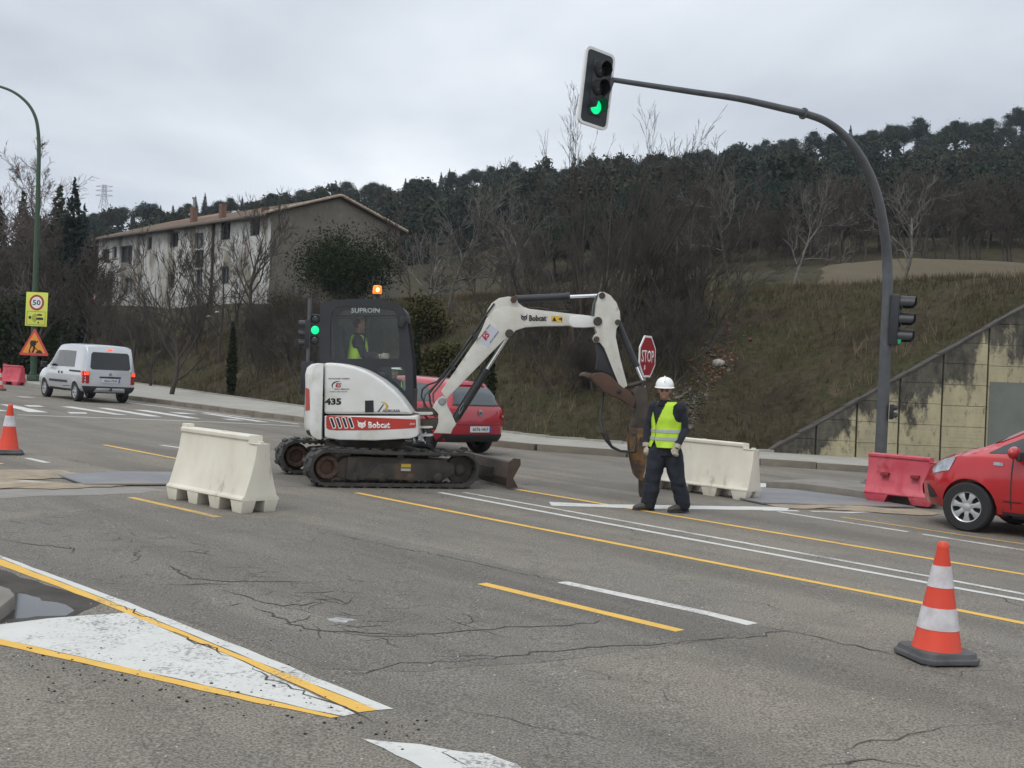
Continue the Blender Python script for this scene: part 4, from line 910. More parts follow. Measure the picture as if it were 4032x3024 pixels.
# thin blue smoke from the flue
m = MB(); fl0 = HM @ (FLUE + Vector((0, 0, .7))); r_ = random.Random(2)
pts = [fl0 + Vector((-i * .85, -.1 * i, .12 * math.sin(i * 1.1) - .05 * i)) for i in range(9)]
m.tube(pts, [.12, .3, .45, .6, .7, .8, .85, .8, .4], 12)
sm = bpy.data.materials.new('smoke'); sm.use_nodes = True; nt = sm.node_tree; nt.nodes.clear(); o_ = nt.nodes.new('ShaderNodeOutputMaterial'); pv = nt.nodes.new('ShaderNodeVolumePrincipled')
pv.inputs['Color'].default_value = (.45, .62, .9, 1); pv.inputs['Density'].default_value = .07; pv.inputs['Anisotropy'].default_value = .2
nt.links.new(pv.outputs[0], o_.inputs['Volume'])
tag(m.build('smoke', sm, None, smooth=180), 'thin blue smoke drifting from the chimney flue', 'smoke', kind='stuff')
# ================================================================ concrete wing wall
def wall_mat():
    m = bpy.data.materials.new('stained_concrete'); m.use_nodes = True; nt = m.node_tree; b = nt.nodes['Principled BSDF']; N = nt.nodes.new; L = nt.links.new
    t = N('ShaderNodeTexCoord'); mp = N('ShaderNodeMapping'); mp.inputs['Scale'].default_value = (1, 1, .45); L(t.outputs['Object'], mp.inputs[0])
    def nz(sc, dt=8, rg=.65, src=None):
        n = N('ShaderNodeTexNoise'); n.inputs['Scale'].default_value = sc; n.inputs['Detail'].default_value = dt; n.inputs['Roughness'].default_value = rg; L(src or mp.outputs[0], n.inputs['Vector']); return n.outputs['Fac']
    def ma(op, a, c):
        q = N('ShaderNodeMath'); q.operation = op
        for i, s_ in enumerate((a, c)):
            if isinstance(s_, (int, float)): q.inputs[i].default_value = s_
            else: L(s_, q.inputs[i])
        return q.outputs[0]
    def mr(s_, a, c):
        q = N('ShaderNodeMapRange'); q.inputs[1].default_value = a; q.inputs[2].default_value = c; L(s_, q.inputs[0]); return q.outputs[0]
    def mix(f, a, c):
        x = N('ShaderNodeMix'); x.data_type = 'RGBA'; L(f, x.inputs[0])
        for k, s_ in ((6, a), (7, c)):
            if isinstance(s_, tuple): x.inputs[k].default_value = (*s_, 1)
            else: L(s_, x.inputs[k])
        return x.outputs[2]
    sp = N('ShaderNodeSeparateXYZ'); L(t.outputs['Object'], sp.inputs[0])
    top = ma('MULTIPLY', ma('SUBTRACT', sp.outputs[0], 5.9), .61)          # run-off stain hangs from the sloping top
    d = ma('SUBTRACT', top, sp.outputs[2])
    f = ma('ADD', ma('MULTIPLY', d, .42), ma('MULTIPLY', ma('SUBTRACT', nz(1.5), .5), 2.4))
    base = mix(mr(nz(2.2), .38, .62), (.40, .355, .225), (.30, .268, .175))
    fine = mix(mr(nz(9, 6, .7), .58, .70), base, (.14, .125, .085))
    dark = mix(mr(nz(4), .40, .60), (.040, .038, .032), (.105, .095, .072))
    L(mix(mr(f, .42, .24), fine, dark), b.inputs['Base Color']); b.inputs['Roughness'].default_value = .95
    mp2 = N('ShaderNodeMapping'); mp2.inputs['Scale'].default_value = (.6, 1, 9); L(t.outputs['Object'], mp2.inputs[0])
    bp = N('ShaderNodeBump'); bp.inputs['Strength'].default_value = .5; bp.inputs['Distance'].default_value = .02; L(nz(2, 4, .6, mp2.outputs[0]), bp.inputs['Height']); L(bp.outputs[0], b.inputs['Normal'])
    return m
CONC = CONCD = wall_mat()
GREYP = mat('grey_patch_paint', (.155, .165, .145), .9, col2=(.13, .14, .125), scale=2)
wz = lambda x: zr(x) + .12 + max(0, (x - 5.9)) * .635
WM = T(0, WALLY - .05, 0)
wall = thing('wing_wall', 'stained concrete wing wall with sloping top beside the bank', 'wall', WM)
def wx(xd, yd): return at(*D(xd, yd), WALLY - .3).x
jx = [5.9, wx(1765, 960), wx(1853, 940), wx(1946, 900), wx(2040, 850), wx(2139, 800), wx(2238, 750), wx(2337, 720), wx(2440, 700)]
m = MB(); zt_ = lambda x: wz(x) + .02
m.prism([(5.75, -.6), (jx[-1] + 1.5, -.6), (jx[-1] + 1.5, zt_(jx[-1] + 1.5) - .03), (5.9, zt_(5.9) - .03)], -.08, .22)
m.build('wall_core', mat('joint_dark', (.045, .042, .036), .95), wall, smooth=0)
ci = 0
for i, (a, b) in enumerate(zip(jx, jx[1:])):
    g = .022; rows = [-.5]; z0 = zr(a) - .5
    lifts = [zr(a) + .02 + .485 * k for k in range(0, 16)]
    for k, (c, d) in enumerate(zip([z0] + lifts, lifts)):
        def top(x): return min(d - .008, wz(x))
        if c >= wz(b) - .02: break
        y0_ = -.125 - rng.uniform(0, .012); P = [(a + g, c), (b - g, c), (b - g, top(b - g))]
        xc = 5.9 + (d - .008 - zr(a) - .12) / .635
        if a + g < xc < b - g: P.append((xc, d - .008))
        if wz(a + g) <= c + .01:
            xl = 5.9 + (c - zr(a) - .12) / .635; P[0] = (max(a + g, xl), c)
            if P[0][0] > b - g - .03: continue
        else: P.append((a + g, top(a + g)))
        dark = i < 2 or (d > wz(a) - .45) or (i == 2 and rng.random() < .6)
        mt_ = GREYP if (i >= 5 and 1.3 < (c + d) / 2 < 2.62 + 0 and False) else CONCD if dark else CONC
        MB().prism(P, y0_, -.08).build('concrete_panel', mt_, wall, bevel=.004, seg=1, smooth=0)
xg = jx[5]; zg = at(*D(2180, 826), WALLY - .3).z
MB().box(((xg + 1.55), -.145, zg / 2 - .2), (3.0, .016, zg + .4)).build('grey_patch', GREYP, wall, smooth=0)
m = MB(); n = 26                                   # weathered dark top edge, added as a strip; the wall has no capping
for i in range(n):
    x0 = 6.0 + (jx[-1] + 1.0 - 6.0) * i / n; x1 = x0 + (jx[-1] - 5) / n * .985
    m.add([(x, y, wz(x) + z + rng.uniform(-.02, .02)) for x in (x0, x1) for y in (-.145, .24) for z in (-.03, .02)], [(0, 1, 3, 2), (4, 6, 7, 5), (0, 4, 5, 1), (2, 3, 7, 6), (1, 5, 7, 3)])
m.build('dark_top_edge', mat('top_edge_dark', (.035, .032, .028), .95, col2=(.075, .068, .058), scale=3), wall, smooth=0)
# ================================================================ stone hut on the hillside and the pylon
hp = bank_pt(*D(1916, 408), 100, 249, .5); hp = at(*D(1916, 408), hp.y - 9); hx, hy = hp.x, hp.y
m_ = T(hx, hy, TZ(hx, hy) - .1)
hut = thing('stone_hut', 'small pale stone hut among the pines on the hillside', 'hut', m_)
MB().prism([(-1.5, 0), (1.5, 0), (1.5, 2.4), (0, 3.3), (-1.5, 2.4)], -1.5, 1.5).build('wall', mat('hut_stone', (.17, .165, .155), .95, col2=(.12, .115, .11), scale=2), hut, smooth=0)
m = MB(); m.add([(-1.7, -1.7, 2.3), (0, -1.7, 3.42), (0, 1.7, 3.42), (-1.7, 1.7, 2.3), (1.7, -1.7, 2.3), (1.7, 1.7, 2.3)], [(0, 1, 2, 3), (1, 4, 5, 2)]); m.build('roof', mat('hut_roof', (.13, .125, .12), .9), hut, smooth=0)
pb = at(*D(224, 452), 420); pt = at(*D(227, 399), 420); H = pt.z - pb.z
py = thing('lattice_pylon', 'grey lattice power pylon beyond the ridge, left of the house', 'pylon', T(pb.x, pb.y, pb.z))
m = MB(); LV = [(0, 1.45), (.25, 1.05), (.5, .72), (.7, .58), (.85, .55), (1, .5)]
for sx in (-1, 1):
    for sy in (-1, 1): m.tube([(sx * w_, sy * w_, H * f_) for f_, w_ in LV], .10, 4)
for (f0, w0), (f1, w1) in zip(LV, LV[1:]):
    for s_ in (-1, 1):
        m.tube([(-w0, s_ * w0, H * f0), (w1, s_ * w1, H * f1)], .06, 3); m.tube([(w0, s_ * w0, H * f0), (-w1, s_ * w1, H * f1)], .06, 3); m.tube([(s_ * w0, -w0, H * f0), (s_ * w1, w1, H * f1)], .06, 3)
PYM = mat('pylon_steel', (.33, .33, .35), .6); m.build('tower', PYM, py, smooth=0)
for f_ in (.55, .75, .92): MB().tube([(-3.1, 0, H * f_ + .1), (-.5, 0, H * f_ - .15), (.5, 0, H * f_ - .15), (3.1, 0, H * f_ + .1)], .11, 4).tube([(-3.1, 0, H * f_ + .1), (-.5, 0, H * f_ + .6), (.5, 0, H * f_ + .6), (3.1, 0, H * f_ + .1)], .06, 4).build('cross_arm', PYM, py, smooth=0)
# ================================================================ excavator
EXC = Vector((-2.02, 16.50, 0)); EXC.z = zr(EXC.x); EYAW = R(25)
XM = frame(EXC, EYAW)
ex = thing('mini_excavator', 'white tracked mini excavator with black cab and hydraulic breaker', 'excavator', XM)
XU = frame(EXC, R(1.5)); CUR = [XM]             # the house is slewed on the tracks
def E(z, pts, c): return [(lambda q: (q.x, q.z))(on_plane(CUR[0], *z(*p), c)) for p in pts]
def E1(z, p, c): q = on_plane(CUR[0], *z(*p), c); return Vector((q.x, c, q.z))
EW = mat('excavator_white', (.70, .70, .675), .38, col2=(.62, .62, .59), scale=3, detail=6, coat=.25, col3=(.48, .45, .38), scale3=2.2, lo3=.55, hi3=.74)
EWD = mat('excavator_white_worn', (.60, .59, .55), .5, col2=(.50, .48, .42), scale=5, detail=8, col3=(.30, .20, .12), scale3=4, lo3=.62, hi3=.74)
CABB = mat('cab_black', (.014, .016, .019), .45, col2=(.022, .024, .027), scale=4)
DIRT = mat('greasy_steel', (.032, .028, .024), .75, col2=(.062, .050, .038), scale=6, detail=8, bump=.3, col3=(.10, .065, .04), scale3=3, lo3=.58, hi3=.72)
RUST = mat('rusty_steel', (.092, .046, .030), .85, col2=(.058, .036, .026), scale=7, detail=8, bump=.4, col3=(.055, .035, .025), scale3=3)
OCHRE = mat('worn_yellow_steel', (.19, .092, .022), .7, col2=(.05, .032, .022), scale=6, detail=8, lo=.36, hi=.55, bump=.3)
EXRED = mat('excavator_red', (.46, .035, .022), .4, col2=(.38, .03, .02), scale=3)
TRK = mat('track_rubber', (.030, .029, .028), .85, col2=(.060, .055, .048), scale=7, detail=8, bump=.4)
HOSE = mat('hose_black', (.02, .02, .02), .55); LETK = mat('decal_black', (.012, .012, .014), .5); LETW = mat('decal_white', (.75, .75, .72), .5)
# ---- undercarriage
def track(y0):
    o = bpy.data.objects.new('track', None); return None
YN, TW = -.98, .36
base = E(Z4, [(385, 1390), (1648, 1380), (575, 1400), (1560, 1375)], YN); xL, xR = base[0][0] + .02, base[1][0]
rad_o = .265; xs, xi = xL + rad_o, xR - rad_o
def stad(r_, n=14):                                # closed belt path, tangent circles, small sag on top
    P = [(xi + r_ * math.cos(R(-90 + 180 * i / n)), rad_o + r_ * math.sin(R(-90 + 180 * i / n))) for i in range(n + 1)]
    P += [(xi + (xs - xi) * i / 8, rad_o + r_ - .012 * math.sin(math.pi * i / 8)) for i in range(1, 8)]
    P += [(xs + r_ * math.cos(R(90 + 180 * i / n)), rad_o + r_ * math.sin(R(90 + 180 * i / n))) for i in range(n + 1)]
    P += [(xs + (xi - xs) * i / 8, rad_o - r_) for i in range(1, 8)]
    return P
def make_track(y0):
    m = MB(); A, B = stad(rad_o - .022), stad(rad_o - .062); n = len(A)
    m.add([(x, y0, z) for x, z in A] + [(x, y0 + TW, z) for x, z in A] + [(x, y0, z) for x, z in B] + [(x, y0 + TW, z) for x, z in B],
          [(i, (i + 1) % n, n + (i + 1) % n, n + i) for i in range(n)] + [(2 * n + i, 2 * n + (i + 1) % n, 3 * n + (i + 1) % n, 3 * n + i) for i in range(n)] + [(i, (i + 1) % n, 2 * n + (i + 1) % n, 2 * n + i) for i in range(n)] + [(n + i, n + (i + 1) % n, 3 * n + (i + 1) % n, 3 * n + i) for i in range(n)])
    PP = stad(rad_o - .022); L_ = [0]
    for a, b in zip(PP, PP[1:] + PP[:1]): L_.append(L_[-1] + math.hypot(b[0] - a[0], b[1] - a[1]))
    tot = L_[-1]; k = int(tot / .088)
    for j in range(k):
        s = tot * j / k; i = max(q for q in range(len(PP)) if L_[q] <= s); f_ = (s - L_[i]) / (L_[i + 1] - L_[i]); a, b = PP[i], PP[(i + 1) % len(PP)]
        c = Vector((a[0] + (b[0] - a[0]) * f_, 0, a[1] + (b[1] - a[1]) * f_)); an = math.atan2(b[1] - a[1], b[0] - a[0]); rot = Matrix.Rotation(-an, 3, 'Y'); nn = rot @ Vector((0, 0, -1))
        off = 0 if j % 2 else TW * .48
        m.box(c + nn * .012 + Vector((0, y0 + TW * .26 + off, 0)), (.052, TW * .50, .026), rot)
        m.box(c - nn * .052 + Vector((0, y0 + TW * .5, 0)), (.03, .06, .03), rot)
    t = m.build('track', TRK, ex, smooth=30)
    cy = y0 + TW / 2
    sp = MB().lathe([(.03, y0 + .10), (.075, y0 + .09), (.095, y0 + .10), (.105, y0 + .05), (.15, y0 + .045), (.165, y0 + .1), (.165, y0 + .12), (.195, y0 + .13), (.195, y0 + .24)], (xs, 0, rad_o), 'y', 26).build('sprocket', RUST, ex)
    for i in range(8): a = 2 * math.pi * i / 8; MB().lathe([(.014, y0 + .025), (.014, y0 + .06)], (xs + .125 * math.cos(a), 0, rad_o + .125 * math.sin(a)), 'y', 6).build('bolt', DIRT, sp, smooth=30)
    MB().lathe([(.04, y0 + .09), (.07, y0 + .10), (.10, y0 + .14), (.19, y0 + .15), (.195, y0 + .23)], (xi, 0, rad_o), 'y', 26).build('idler', DIRT, ex)
    f_ = MB().prism([(xs + .13, .14), (xs + .3, .10), (xi - .28, .10), (xi - .1, .2), (xi - .1, .33), (xi - .3, .40), (xs + .45, .42), (xs + .22, .40), (xs + .13, .32)], y0 + .07, y0 + .29).build('track_frame', DIRT, ex, bevel=.02)
    MB().prism([(xs + .26, .12), (xs + .34, .10), (xs + .40, .38), (xs + .28, .42)], y0 + .045, y0 + .075).build('frame_rib', DIRT, f_, bevel=.006)
    MB().prism([(.62 + xs - .1, .13), (xs + 1.42, .10), (xs + 1.38, .35), (xs + .72, .33)], y0 + .055, y0 + .075).build('frame_plate', DIRT, f_, bevel=.006)
    for i in range(4): MB().lathe([(.03, y0 + .05), (.055, y0 + .055), (.085, y0 + .09), (.085, y0 + .26)], (xs + .38 + i * (xi - xs - .72) / 3, 0, .145), 'y', 14).build('track_roller', DIRT, ex)
    MB().lathe([(.03, y0 + .05), (.05, y0 + .06), (.05, y0 + .28)], (xs + 1.02, 0, .425), 'y', 14).build('carrier_roller', DIRT, ex)
    return f_
tf_ = make_track(YN); make_track(.98 - TW)
q = E(Z4, [(1068, 1345), (1135, 1392)], YN + .05); MB().box(((q[0][0] + q[1][0]) / 2, YN + .045, (q[0][1] + q[1][1]) / 2 + .03), (q[1][0] - q[0][0], .01, .045)).build('yellow_sticker', mat('sticker_yellow', (.50, .34, .04), .6), tf_, smooth=0)
MB().box(((q[0][0] + q[1][0]) / 2, YN + .045, q[1][1] + .018), (q[1][0] - q[0][0], .01, .035)).build('white_sticker', mat('sticker_white', (.4, .38, .34), .6), tf_, smooth=0)
xc = (xs + xi) / 2
MB().box((xc, 0, .40), (1.15, 1.35, .20)).build('lower_frame', DIRT, ex, bevel=.03); MB().lathe([(.42, .46), (.47, .50), (.47, .60), (.40, .66)], (xc - .05, 0, 0), 'z', 30).build('swing_ring', DIRT, ex)
# dozer blade
bx = E(Z4, [(1905, 1345), (1895, 1545), (1880, 1330)], YN); xb = bx[0][0]
bp = [(xb - .06, bx[0][1] + .02), (xb + .02, bx[0][1] + .03), (xb - .045, (bx[0][1] + bx[1][1]) / 2), (xb + .02, bx[1][1] - .0), (xb - .05, bx[1][1] - .02), (xb - .11, (bx[0][1] + bx[1][1]) / 2)]
zlo = min(p[1] for p in bp); bp = [(x, max(z, .02)) for x, z in bp]
bl = MB().prism(bp, -.95, .95).build('dozer_blade', mat('blade_steel', (.045, .040, .036), .75, col2=(.075, .05, .036), scale=5, detail=8, bump=.3), ex, bevel=.008)
for y in (-.98, .955): MB().prism([(bp[0][0] - .05, bp[0][1] + .02), (bp[0][0] + .02, bp[0][1] + .07), (bp[1][0] + .04, bp[1][1] + .05), (bp[1][0] + .05, bp[1][1] - .03), (bp[2][0] + .01, bp[2][1]), (bp[3][0] + .03, bp[3][1] + .01), (bp[4][0] - .08, bp[4][1]), (bp[5][0] - .02, bp[5][1])], y, y + .025).build('blade_end_plate', mat('blade_edge', (.075, .046, .032), .8, col2=(.045, .036, .03), scale=7, bump=.3), bl, bevel=.004)
for y in (-.42, .36): MB().prism([(xi - .5, .22), (xi - .5, .36), (xb - .3, .30), (xb - .06, .26), (xb - .06, .12), (xb - .35, .15)], y, y + .08).build('blade_arm', DIRT, ex, bevel=.01)
# ---- upper body
LOWER = set(o.name for o in ex.children); CUR[0] = XU
YP = -.88
sidep = E(Z4, [(508, 978), (508, 606), (560, 605), (640, 614), (720, 632), (790, 656), (850, 685), (930, 735), (1010, 800), (1070, 865), (1110, 920), (1150, 980)], YP)
MB().prism(sidep, YP, -.02).build('side_cover', EW, ex, bevel=.045, seg=3)
skirt = E(Z4, [(512, 990), (1180, 992), (1192, 1005), (1194, 1125), (1180, 1143), (1130, 1156), (880, 1170), (620, 1166), (530, 1152), (512, 1140)], YP)
sk = MB().prism(skirt, YP - .005, .0).build('side_skirt', EW, ex, bevel=.035, seg=3)
rearp = E(Z4, [(500, 612), (440, 607), (385, 613), (348, 640), (334, 690), (336, 760), (332, 960), (326, 1060), (338, 1108), (372, 1135), (440, 1155), (500, 1160)], YP + .1)
xr1 = max(p[0] for p in rearp) ; rings = []
for k in range(9):                                 # counterweight wraps round the back in plan
    t = -1 + 2 * k / 8; yy = t * .93; cut = (1 - math.sqrt(max(0, 1 - abs(t) ** 2.4 * .97))) * .22
    rings.append([(min(x + cut * (1 if x < xr1 - .05 else 0) * (xr1 - x) / (xr1 - min(p[0] for p in rearp)), xr1), yy, z) for x, z in rearp])
cw = MB().loft(rings).build('counterweight', EW, ex, bevel=.015, seg=2, smooth=50)
bv = BVHTree.FromPolygons([v.co[:] for v in cw.data.vertices], [p.vertices[:] for p in cw.data.polygons])
def skin_patch(name, z, pts, mt, par, off=.006, c=YP):
    """sheet that follows the counterweight: cast along the sight line, then lifted off the surface"""
    Mi = XU.inverted(); o_ = Mi @ CAM; bm = bmesh.new(); P = []
    g = 7
    (ax, ay), (bx_, by), (cx_, cy_), (dx, dy) = pts
    G_ = {}
    for i in range(g):
        for j in range(g):
            s, t = i / (g - 1), j / (g - 1)
            u_, v_ = ((ax * (1 - s) + bx_ * s) * (1 - t) + (dx * (1 - s) + cx_ * s) * t, (ay * (1 - s) + by * s) * (1 - t) + (dy * (1 - s) + cy_ * s) * t)
            d_ = (Mi.to_3x3() @ ray(*z(u_, v_))).normalized(); h, nrm, _, _ = bv.ray_cast(o_, d_)
            if h is None: G_[i, j] = None; continue
            G_[i, j] = bm.verts.new(h + (nrm if nrm.dot(d_) < 0 else -nrm) * off)
    for i in range(g - 1):
        for j in range(g - 1):
            q = [G_[i, j], G_[i + 1, j], G_[i + 1, j + 1], G_[i, j + 1]]
            if all(q): bm.faces.new(q)
    me = bpy.data.meshes.new(name); bmesh.ops.recalc_face_normals(bm, faces=bm.faces); bm.to_mesh(me); bm.free(); return link(name, me, mt, par, 60)
skin_patch('tail_panel', Z4, [(352, 772), (402, 797), (406, 948), (346, 958)], EXRED, cw)
skin_patch('tail_mark', Z4, [(350, 850), (372, 846), (372, 912), (350, 905)], LETW, cw, .009)
skin_patch('tow_hole', Z4, [(380, 1096), (402, 1092), (418, 1138), (392, 1138)], LETK, cw, .006)
MB().prism(E(Z4, [(478, 803), (502, 803), (502, 850), (478, 850)], YP), YP + .02, YP + .1).build('cover_latch', LETK, ex, smooth=0)
MB().box((xr1 - .0, -.35, E(Z4, [(500, 900)], YP)[0][1]), (.02, .98, .9)).build('seam_strip', LETK, ex, smooth=0)
fl_ = E(Z4, [(500, 1150), (1190, 1140)], YP); MB().box(((fl_[0][0] + fl_[1][0]) / 2, 0, fl_[1][1] + .06), (fl_[1][0] - fl_[0][0] - .1, 1.6, .12)).build('deck_plate', DIRT, ex, bevel=.02)
MB().box((sidep[0][0] + .35, .42, sidep[0][1] + .15), (.75, .86, .9)).build('engine_hood', CABB, ex, bevel=.05)
# decals on the side
def dec(name, z, pts, mt, off=.003, par=None, c=YP - .0): return MB().prism(E(z, pts, c), c - off, c + .004).build(name, mt, par or sk, smooth=0)
CS = YP - .005
MB().prism(E(Z4, [(532, 990), (1172, 1016), (1176, 1022), (1176, 1072), (1168, 1079), (880, 1094), (600, 1096), (545, 1090), (526, 1080), (524, 1000)], CS), CS - .004, CS + .004).build('red_band', EXRED, sk, smooth=0)
for k in range(4):
    x0 = 545 + 42 * k + k * 2; A = [(x0, 1005), (x0 + 16, 998), (x0 + 30, 1004), (x0 + 52, 1070), (x0 + 46, 1082), (x0 + 28, 1084)]
    MB().prism(E(Z4, A, CS), CS - .006, CS + .002).build('louvre_rim', LETW, sk, smooth=0)
    B_ = [(x0 + 6, 1008), (x0 + 16, 1004), (x0 + 25, 1009), (x0 + 45, 1068), (x0 + 41, 1076), (x0 + 31, 1077)]
    MB().prism(E(Z4, B_, CS), CS - .0075, CS + .002).build('louvre_slot', LETK, sk, smooth=0)
XZ4 = Matrix(((1, 0, 0, 0), (0, 0, -1, 0), (0, 1, 0, 0), (0, 0, 0, 1)))
def lab(s, z, x0, y0, x1, y1, mt, c, par, bold=.02, shear=0, name='lettering', off=.004, dep=.002):
    a, b = E(z, [(x0, y1), (x1, y1)], c); t = E(z, [(x0, y0)], c)[0]; an = math.atan2(b[1] - a[1], b[0] - a[0])
    M = T(a[0], c - off, a[1]) @ Matrix.Rotation(-an, 4, 'Y') @ XZ4
    return text(s, math.hypot(b[0] - a[0], b[1] - a[1]), abs(t[1] - a[1]), mt, par, M, name, bold, dep, shear)
def cathead(z, x0, y0, s, mt, c, par, off=.004):   # the maker's animal-head mark
    A = [(0, 0), (12, 18), (28, 20), (40, 24), (52, 18), (66, 2), (60, 24), (64, 38), (58, 52), (44, 58), (36, 66), (28, 58), (12, 52), (6, 40), (8, 24)]
    MB().prism(E(z, [(x0 + a * s, y0 + b * s) for a, b in A], c), c - off - .002, c).build('emblem', mt, par, smooth=0)
    for q in ([(18, 34), (30, 40), (22, 44)], [(52, 34), (40, 40), (50, 44)], [(30, 52), (40, 52), (35, 57)]):
        MB().prism(E(z, [(x0 + a * s, y0 + b * s) for a, b in q], c), c - off - .0035, c).build('emblem_eye', EXRED if mt is LETW else LETW, par, smooth=0)
cathead(Z4, 748, 1018, 1.0, LETW, CS, sk)
lab('Bobcat', Z4, 830, 1034, 988, 1081, LETW, CS, sk, .035); lab('ZHS', Z4, 1128, 1043, 1168, 1056, LETW, CS, sk, .01, .3)
side = [o for o in ex.children if o.name.startswith('side_cover')][0]
lab('435', Z4, 516, 862, 634, 910, LETK, YP, side, .04)
lab('EXCAVACIONES Y DERRIBOS', Z4, 542, 716, 694, 724, LETK, YP, side, .01); lab('ES', Z4, 592, 752, 634, 783, mat('decal_red', (.45, .02, .03), .5), YP, side, .03, .2)
lab('EXCAV SERRANO', Z4, 584, 792, 692, 800, LETK, YP, side, .01); lab('Telefono 606 972 025', Z4, 550, 811, 676, 817, LETK, YP, side, .005)
def arcp(cx, cy, r0x, r0y, w0, a0, a1, n=14):
    o_ = []; i_ = []
    for k in range(n + 1):
        a = R(a0 + (a1 - a0) * k / n); t = math.sin(math.pi * k / n); o_.append((cx + r0x * math.cos(a), cy - r0y * math.sin(a))); i_.append((cx + (r0x - w0 * t) * math.cos(a), cy - (r0y - w0 * t) * math.sin(a)))
    return o_ + i_[::-1]
dec('logo_arc', Z4, arcp(608, 770, 44, 32, 9, 60, 230), LETK, .004, side)
lab('ADECASA', Z4, 932, 944, 1060, 963, mat('decal_navy', (.02, .02, .08), .5), YP, side, .02, .1)
dec('logo_stroke', Z4, [(895, 962), (908, 962), (944, 908), (938, 905)], mat('decal_navy', (.02, .02, .08), .5), .004, side)
dec('logo_swoosh', Z4, [(918, 888), (945, 890), (968, 905), (978, 925), (968, 940), (945, 944), (958, 930), (956, 910), (940, 896)], mat('decal_gold', (.55, .33, .03), .5), .004, side)
dec('cover_recess', Z4, [(806, 880), (868, 878), (870, 965), (806, 966)], LETK, .003, side)
# ---- cab
CN, CF = -.06, .86                                 # near and far side planes
outer = [(478, 980), (480, 232), (492, 192), (525, 163), (590, 149), (760, 140), (870, 143), (960, 155), (1030, 175), (1080, 207), (1104, 245), (1112, 310), (1132, 460), (1150, 620), (1157, 800), (1157, 985)]
w_main = [(556, 270), (1028, 266), (1040, 290), (1052, 420), (1056, 560), (1044, 576), (574, 577), (556, 562)]
w_top = [(566, 258), (572, 226), (590, 208), (640, 198), (780, 193), (900, 196), (980, 210), (1020, 236), (1034, 258)]
w_low = [(886, 650), (905, 640), (1072, 636), (1096, 655), (1100, 800), (1084, 824), (1064, 816), (1010, 760), (950, 708), (890, 664)]
def plate_with_holes(name, outer_, holes, y0, y1, mt, par, c):
    bm = bmesh.new()
    for P in [outer_] + holes:
        vs = [bm.verts.new((x, y0, z)) for x, z in E(Z4, P, c)]
        for i in range(len(vs)): bm.edges.new((vs[i], vs[(i + 1) % len(vs)]))
    bmesh.ops.triangle_fill(bm, use_beauty=True, use_dissolve=False, edges=bm.edges[:])
    r = bmesh.ops.extrude_face_region(bm, geom=bm.faces[:])
    for q in r['geom']:
        if isinstance(q, bmesh.types.BMVert): q.co.y = y1
    bmesh.ops.recalc_face_normals(bm, faces=bm.faces); me = bpy.data.meshes.new(name); bm.to_mesh(me); bm.free()
    return link(name, me, mt, par, 30)
cab = plate_with_holes('cab_frame', outer, [w_main, w_top, w_low], CN, CN + .07, CABB, ex, CN)
off = CF - CN
def shifted(P, dy): return P
m = MB()                                           # far frame, same outline pushed across
far = plate_with_holes('cab_frame', outer, [w_main, w_top, w_low], CN, CN + .06, CABB, ex, CN)
for v in far.data.vertices: v.co.y += off - .06
roofp = E(Z4, [(478, 300), (480, 232), (492, 192), (525, 163), (590, 149), (760, 140), (870, 143), (960, 155), (1030, 175), (1080, 207), (1104, 245), (1112, 310)], CN)
inn = E(Z4, [(492, 300), (494, 238), (506, 202), (535, 176), (595, 164), (760, 156), (868, 158), (955, 169), (1020, 188), (1066, 217), (1088, 250), (1096, 310)], CN)
m = MB(); n = len(roofp); m.add([(x, CN + .02, z) for x, z in roofp] + [(x, CF - .02, z) for x, z in roofp] + [(x, CN + .02, z) for x, z in inn] + [(x, CF - .02, z) for x, z in inn], [(i, i + 1, n + i + 1, n + i) for i in range(n - 1)] + [(2 * n + i, 2 * n + i + 1, 3 * n + i + 1, 3 * n + i) for i in range(n - 1)] + [(0, n, 3 * n, 2 * n), (n - 1, 2 * n - 1, 4 * n - 1, 3 * n - 1)])
m.build('cab_roof', CABB, ex, smooth=50)
bl_ = E(Z4, [(478, 980), (478, 600), (1157, 985), (1150, 620)], CN)
MB().box((bl_[1][0] + .02, (CN + CF) / 2, (bl_[0][1] + bl_[1][1]) / 2), (.05, off - .04, bl_[1][1] - bl_[0][1])).build('cab_rear_panel', CABB, ex)
MB().box((bl_[2][0] - .04, (CN + CF) / 2, bl_[2][1] + .18), (.06, off - .04, .36)).build('cab_front_panel', CABB, ex)
MB().box(((bl_[0][0] + bl_[2][0]) / 2, (CN + CF) / 2, bl_[2][1] + .02), (bl_[2][0] - bl_[0][0], off - .06, .05)).build('cab_floor', CABB, ex)
CGL = glassmat('cab_glass', (.86, .91, .88), .05); CGG = glassmat('green_cab_glass', (.66, .82, .74), 0.0)
def pane(P, c, mt, par):
    L_ = E(Z4, P, CN); return MB().add([(x, c, z) for x, z in L_], [tuple(range(len(L_)))]).build('window_glass', mt, par, smooth=0)
pane(w_main, CN + .03, CGL, cab); pane(w_top, CN + .03, CGL, cab); pane(w_low, CN + .03, CGL, cab); pane(w_main, CF - .04, CGG, far); pane(w_low, CF - .04, CGG, far); pane(w_top, CF - .04, CGG, far)
d_ = E(Z4, [(812, 268), (812, 578)], CN); MB().box((d_[0][0], CN + .035, (d_[0][1] + d_[1][1]) / 2), (.022, .02, d_[0][1] - d_[1][1])).build('window_bar', CABB, cab); MB().box((d_[0][0], CF - .035, (d_[0][1] + d_[1][1]) / 2), (.022, .02, d_[0][1] - d_[1][1])).build('window_bar', CABB, far)
lab('SUPROIN', Z4, 705, 206, 912, 244, mat('decal_silver', (.42, .44, .46), .4), CN, cab, .02, off=-.022)
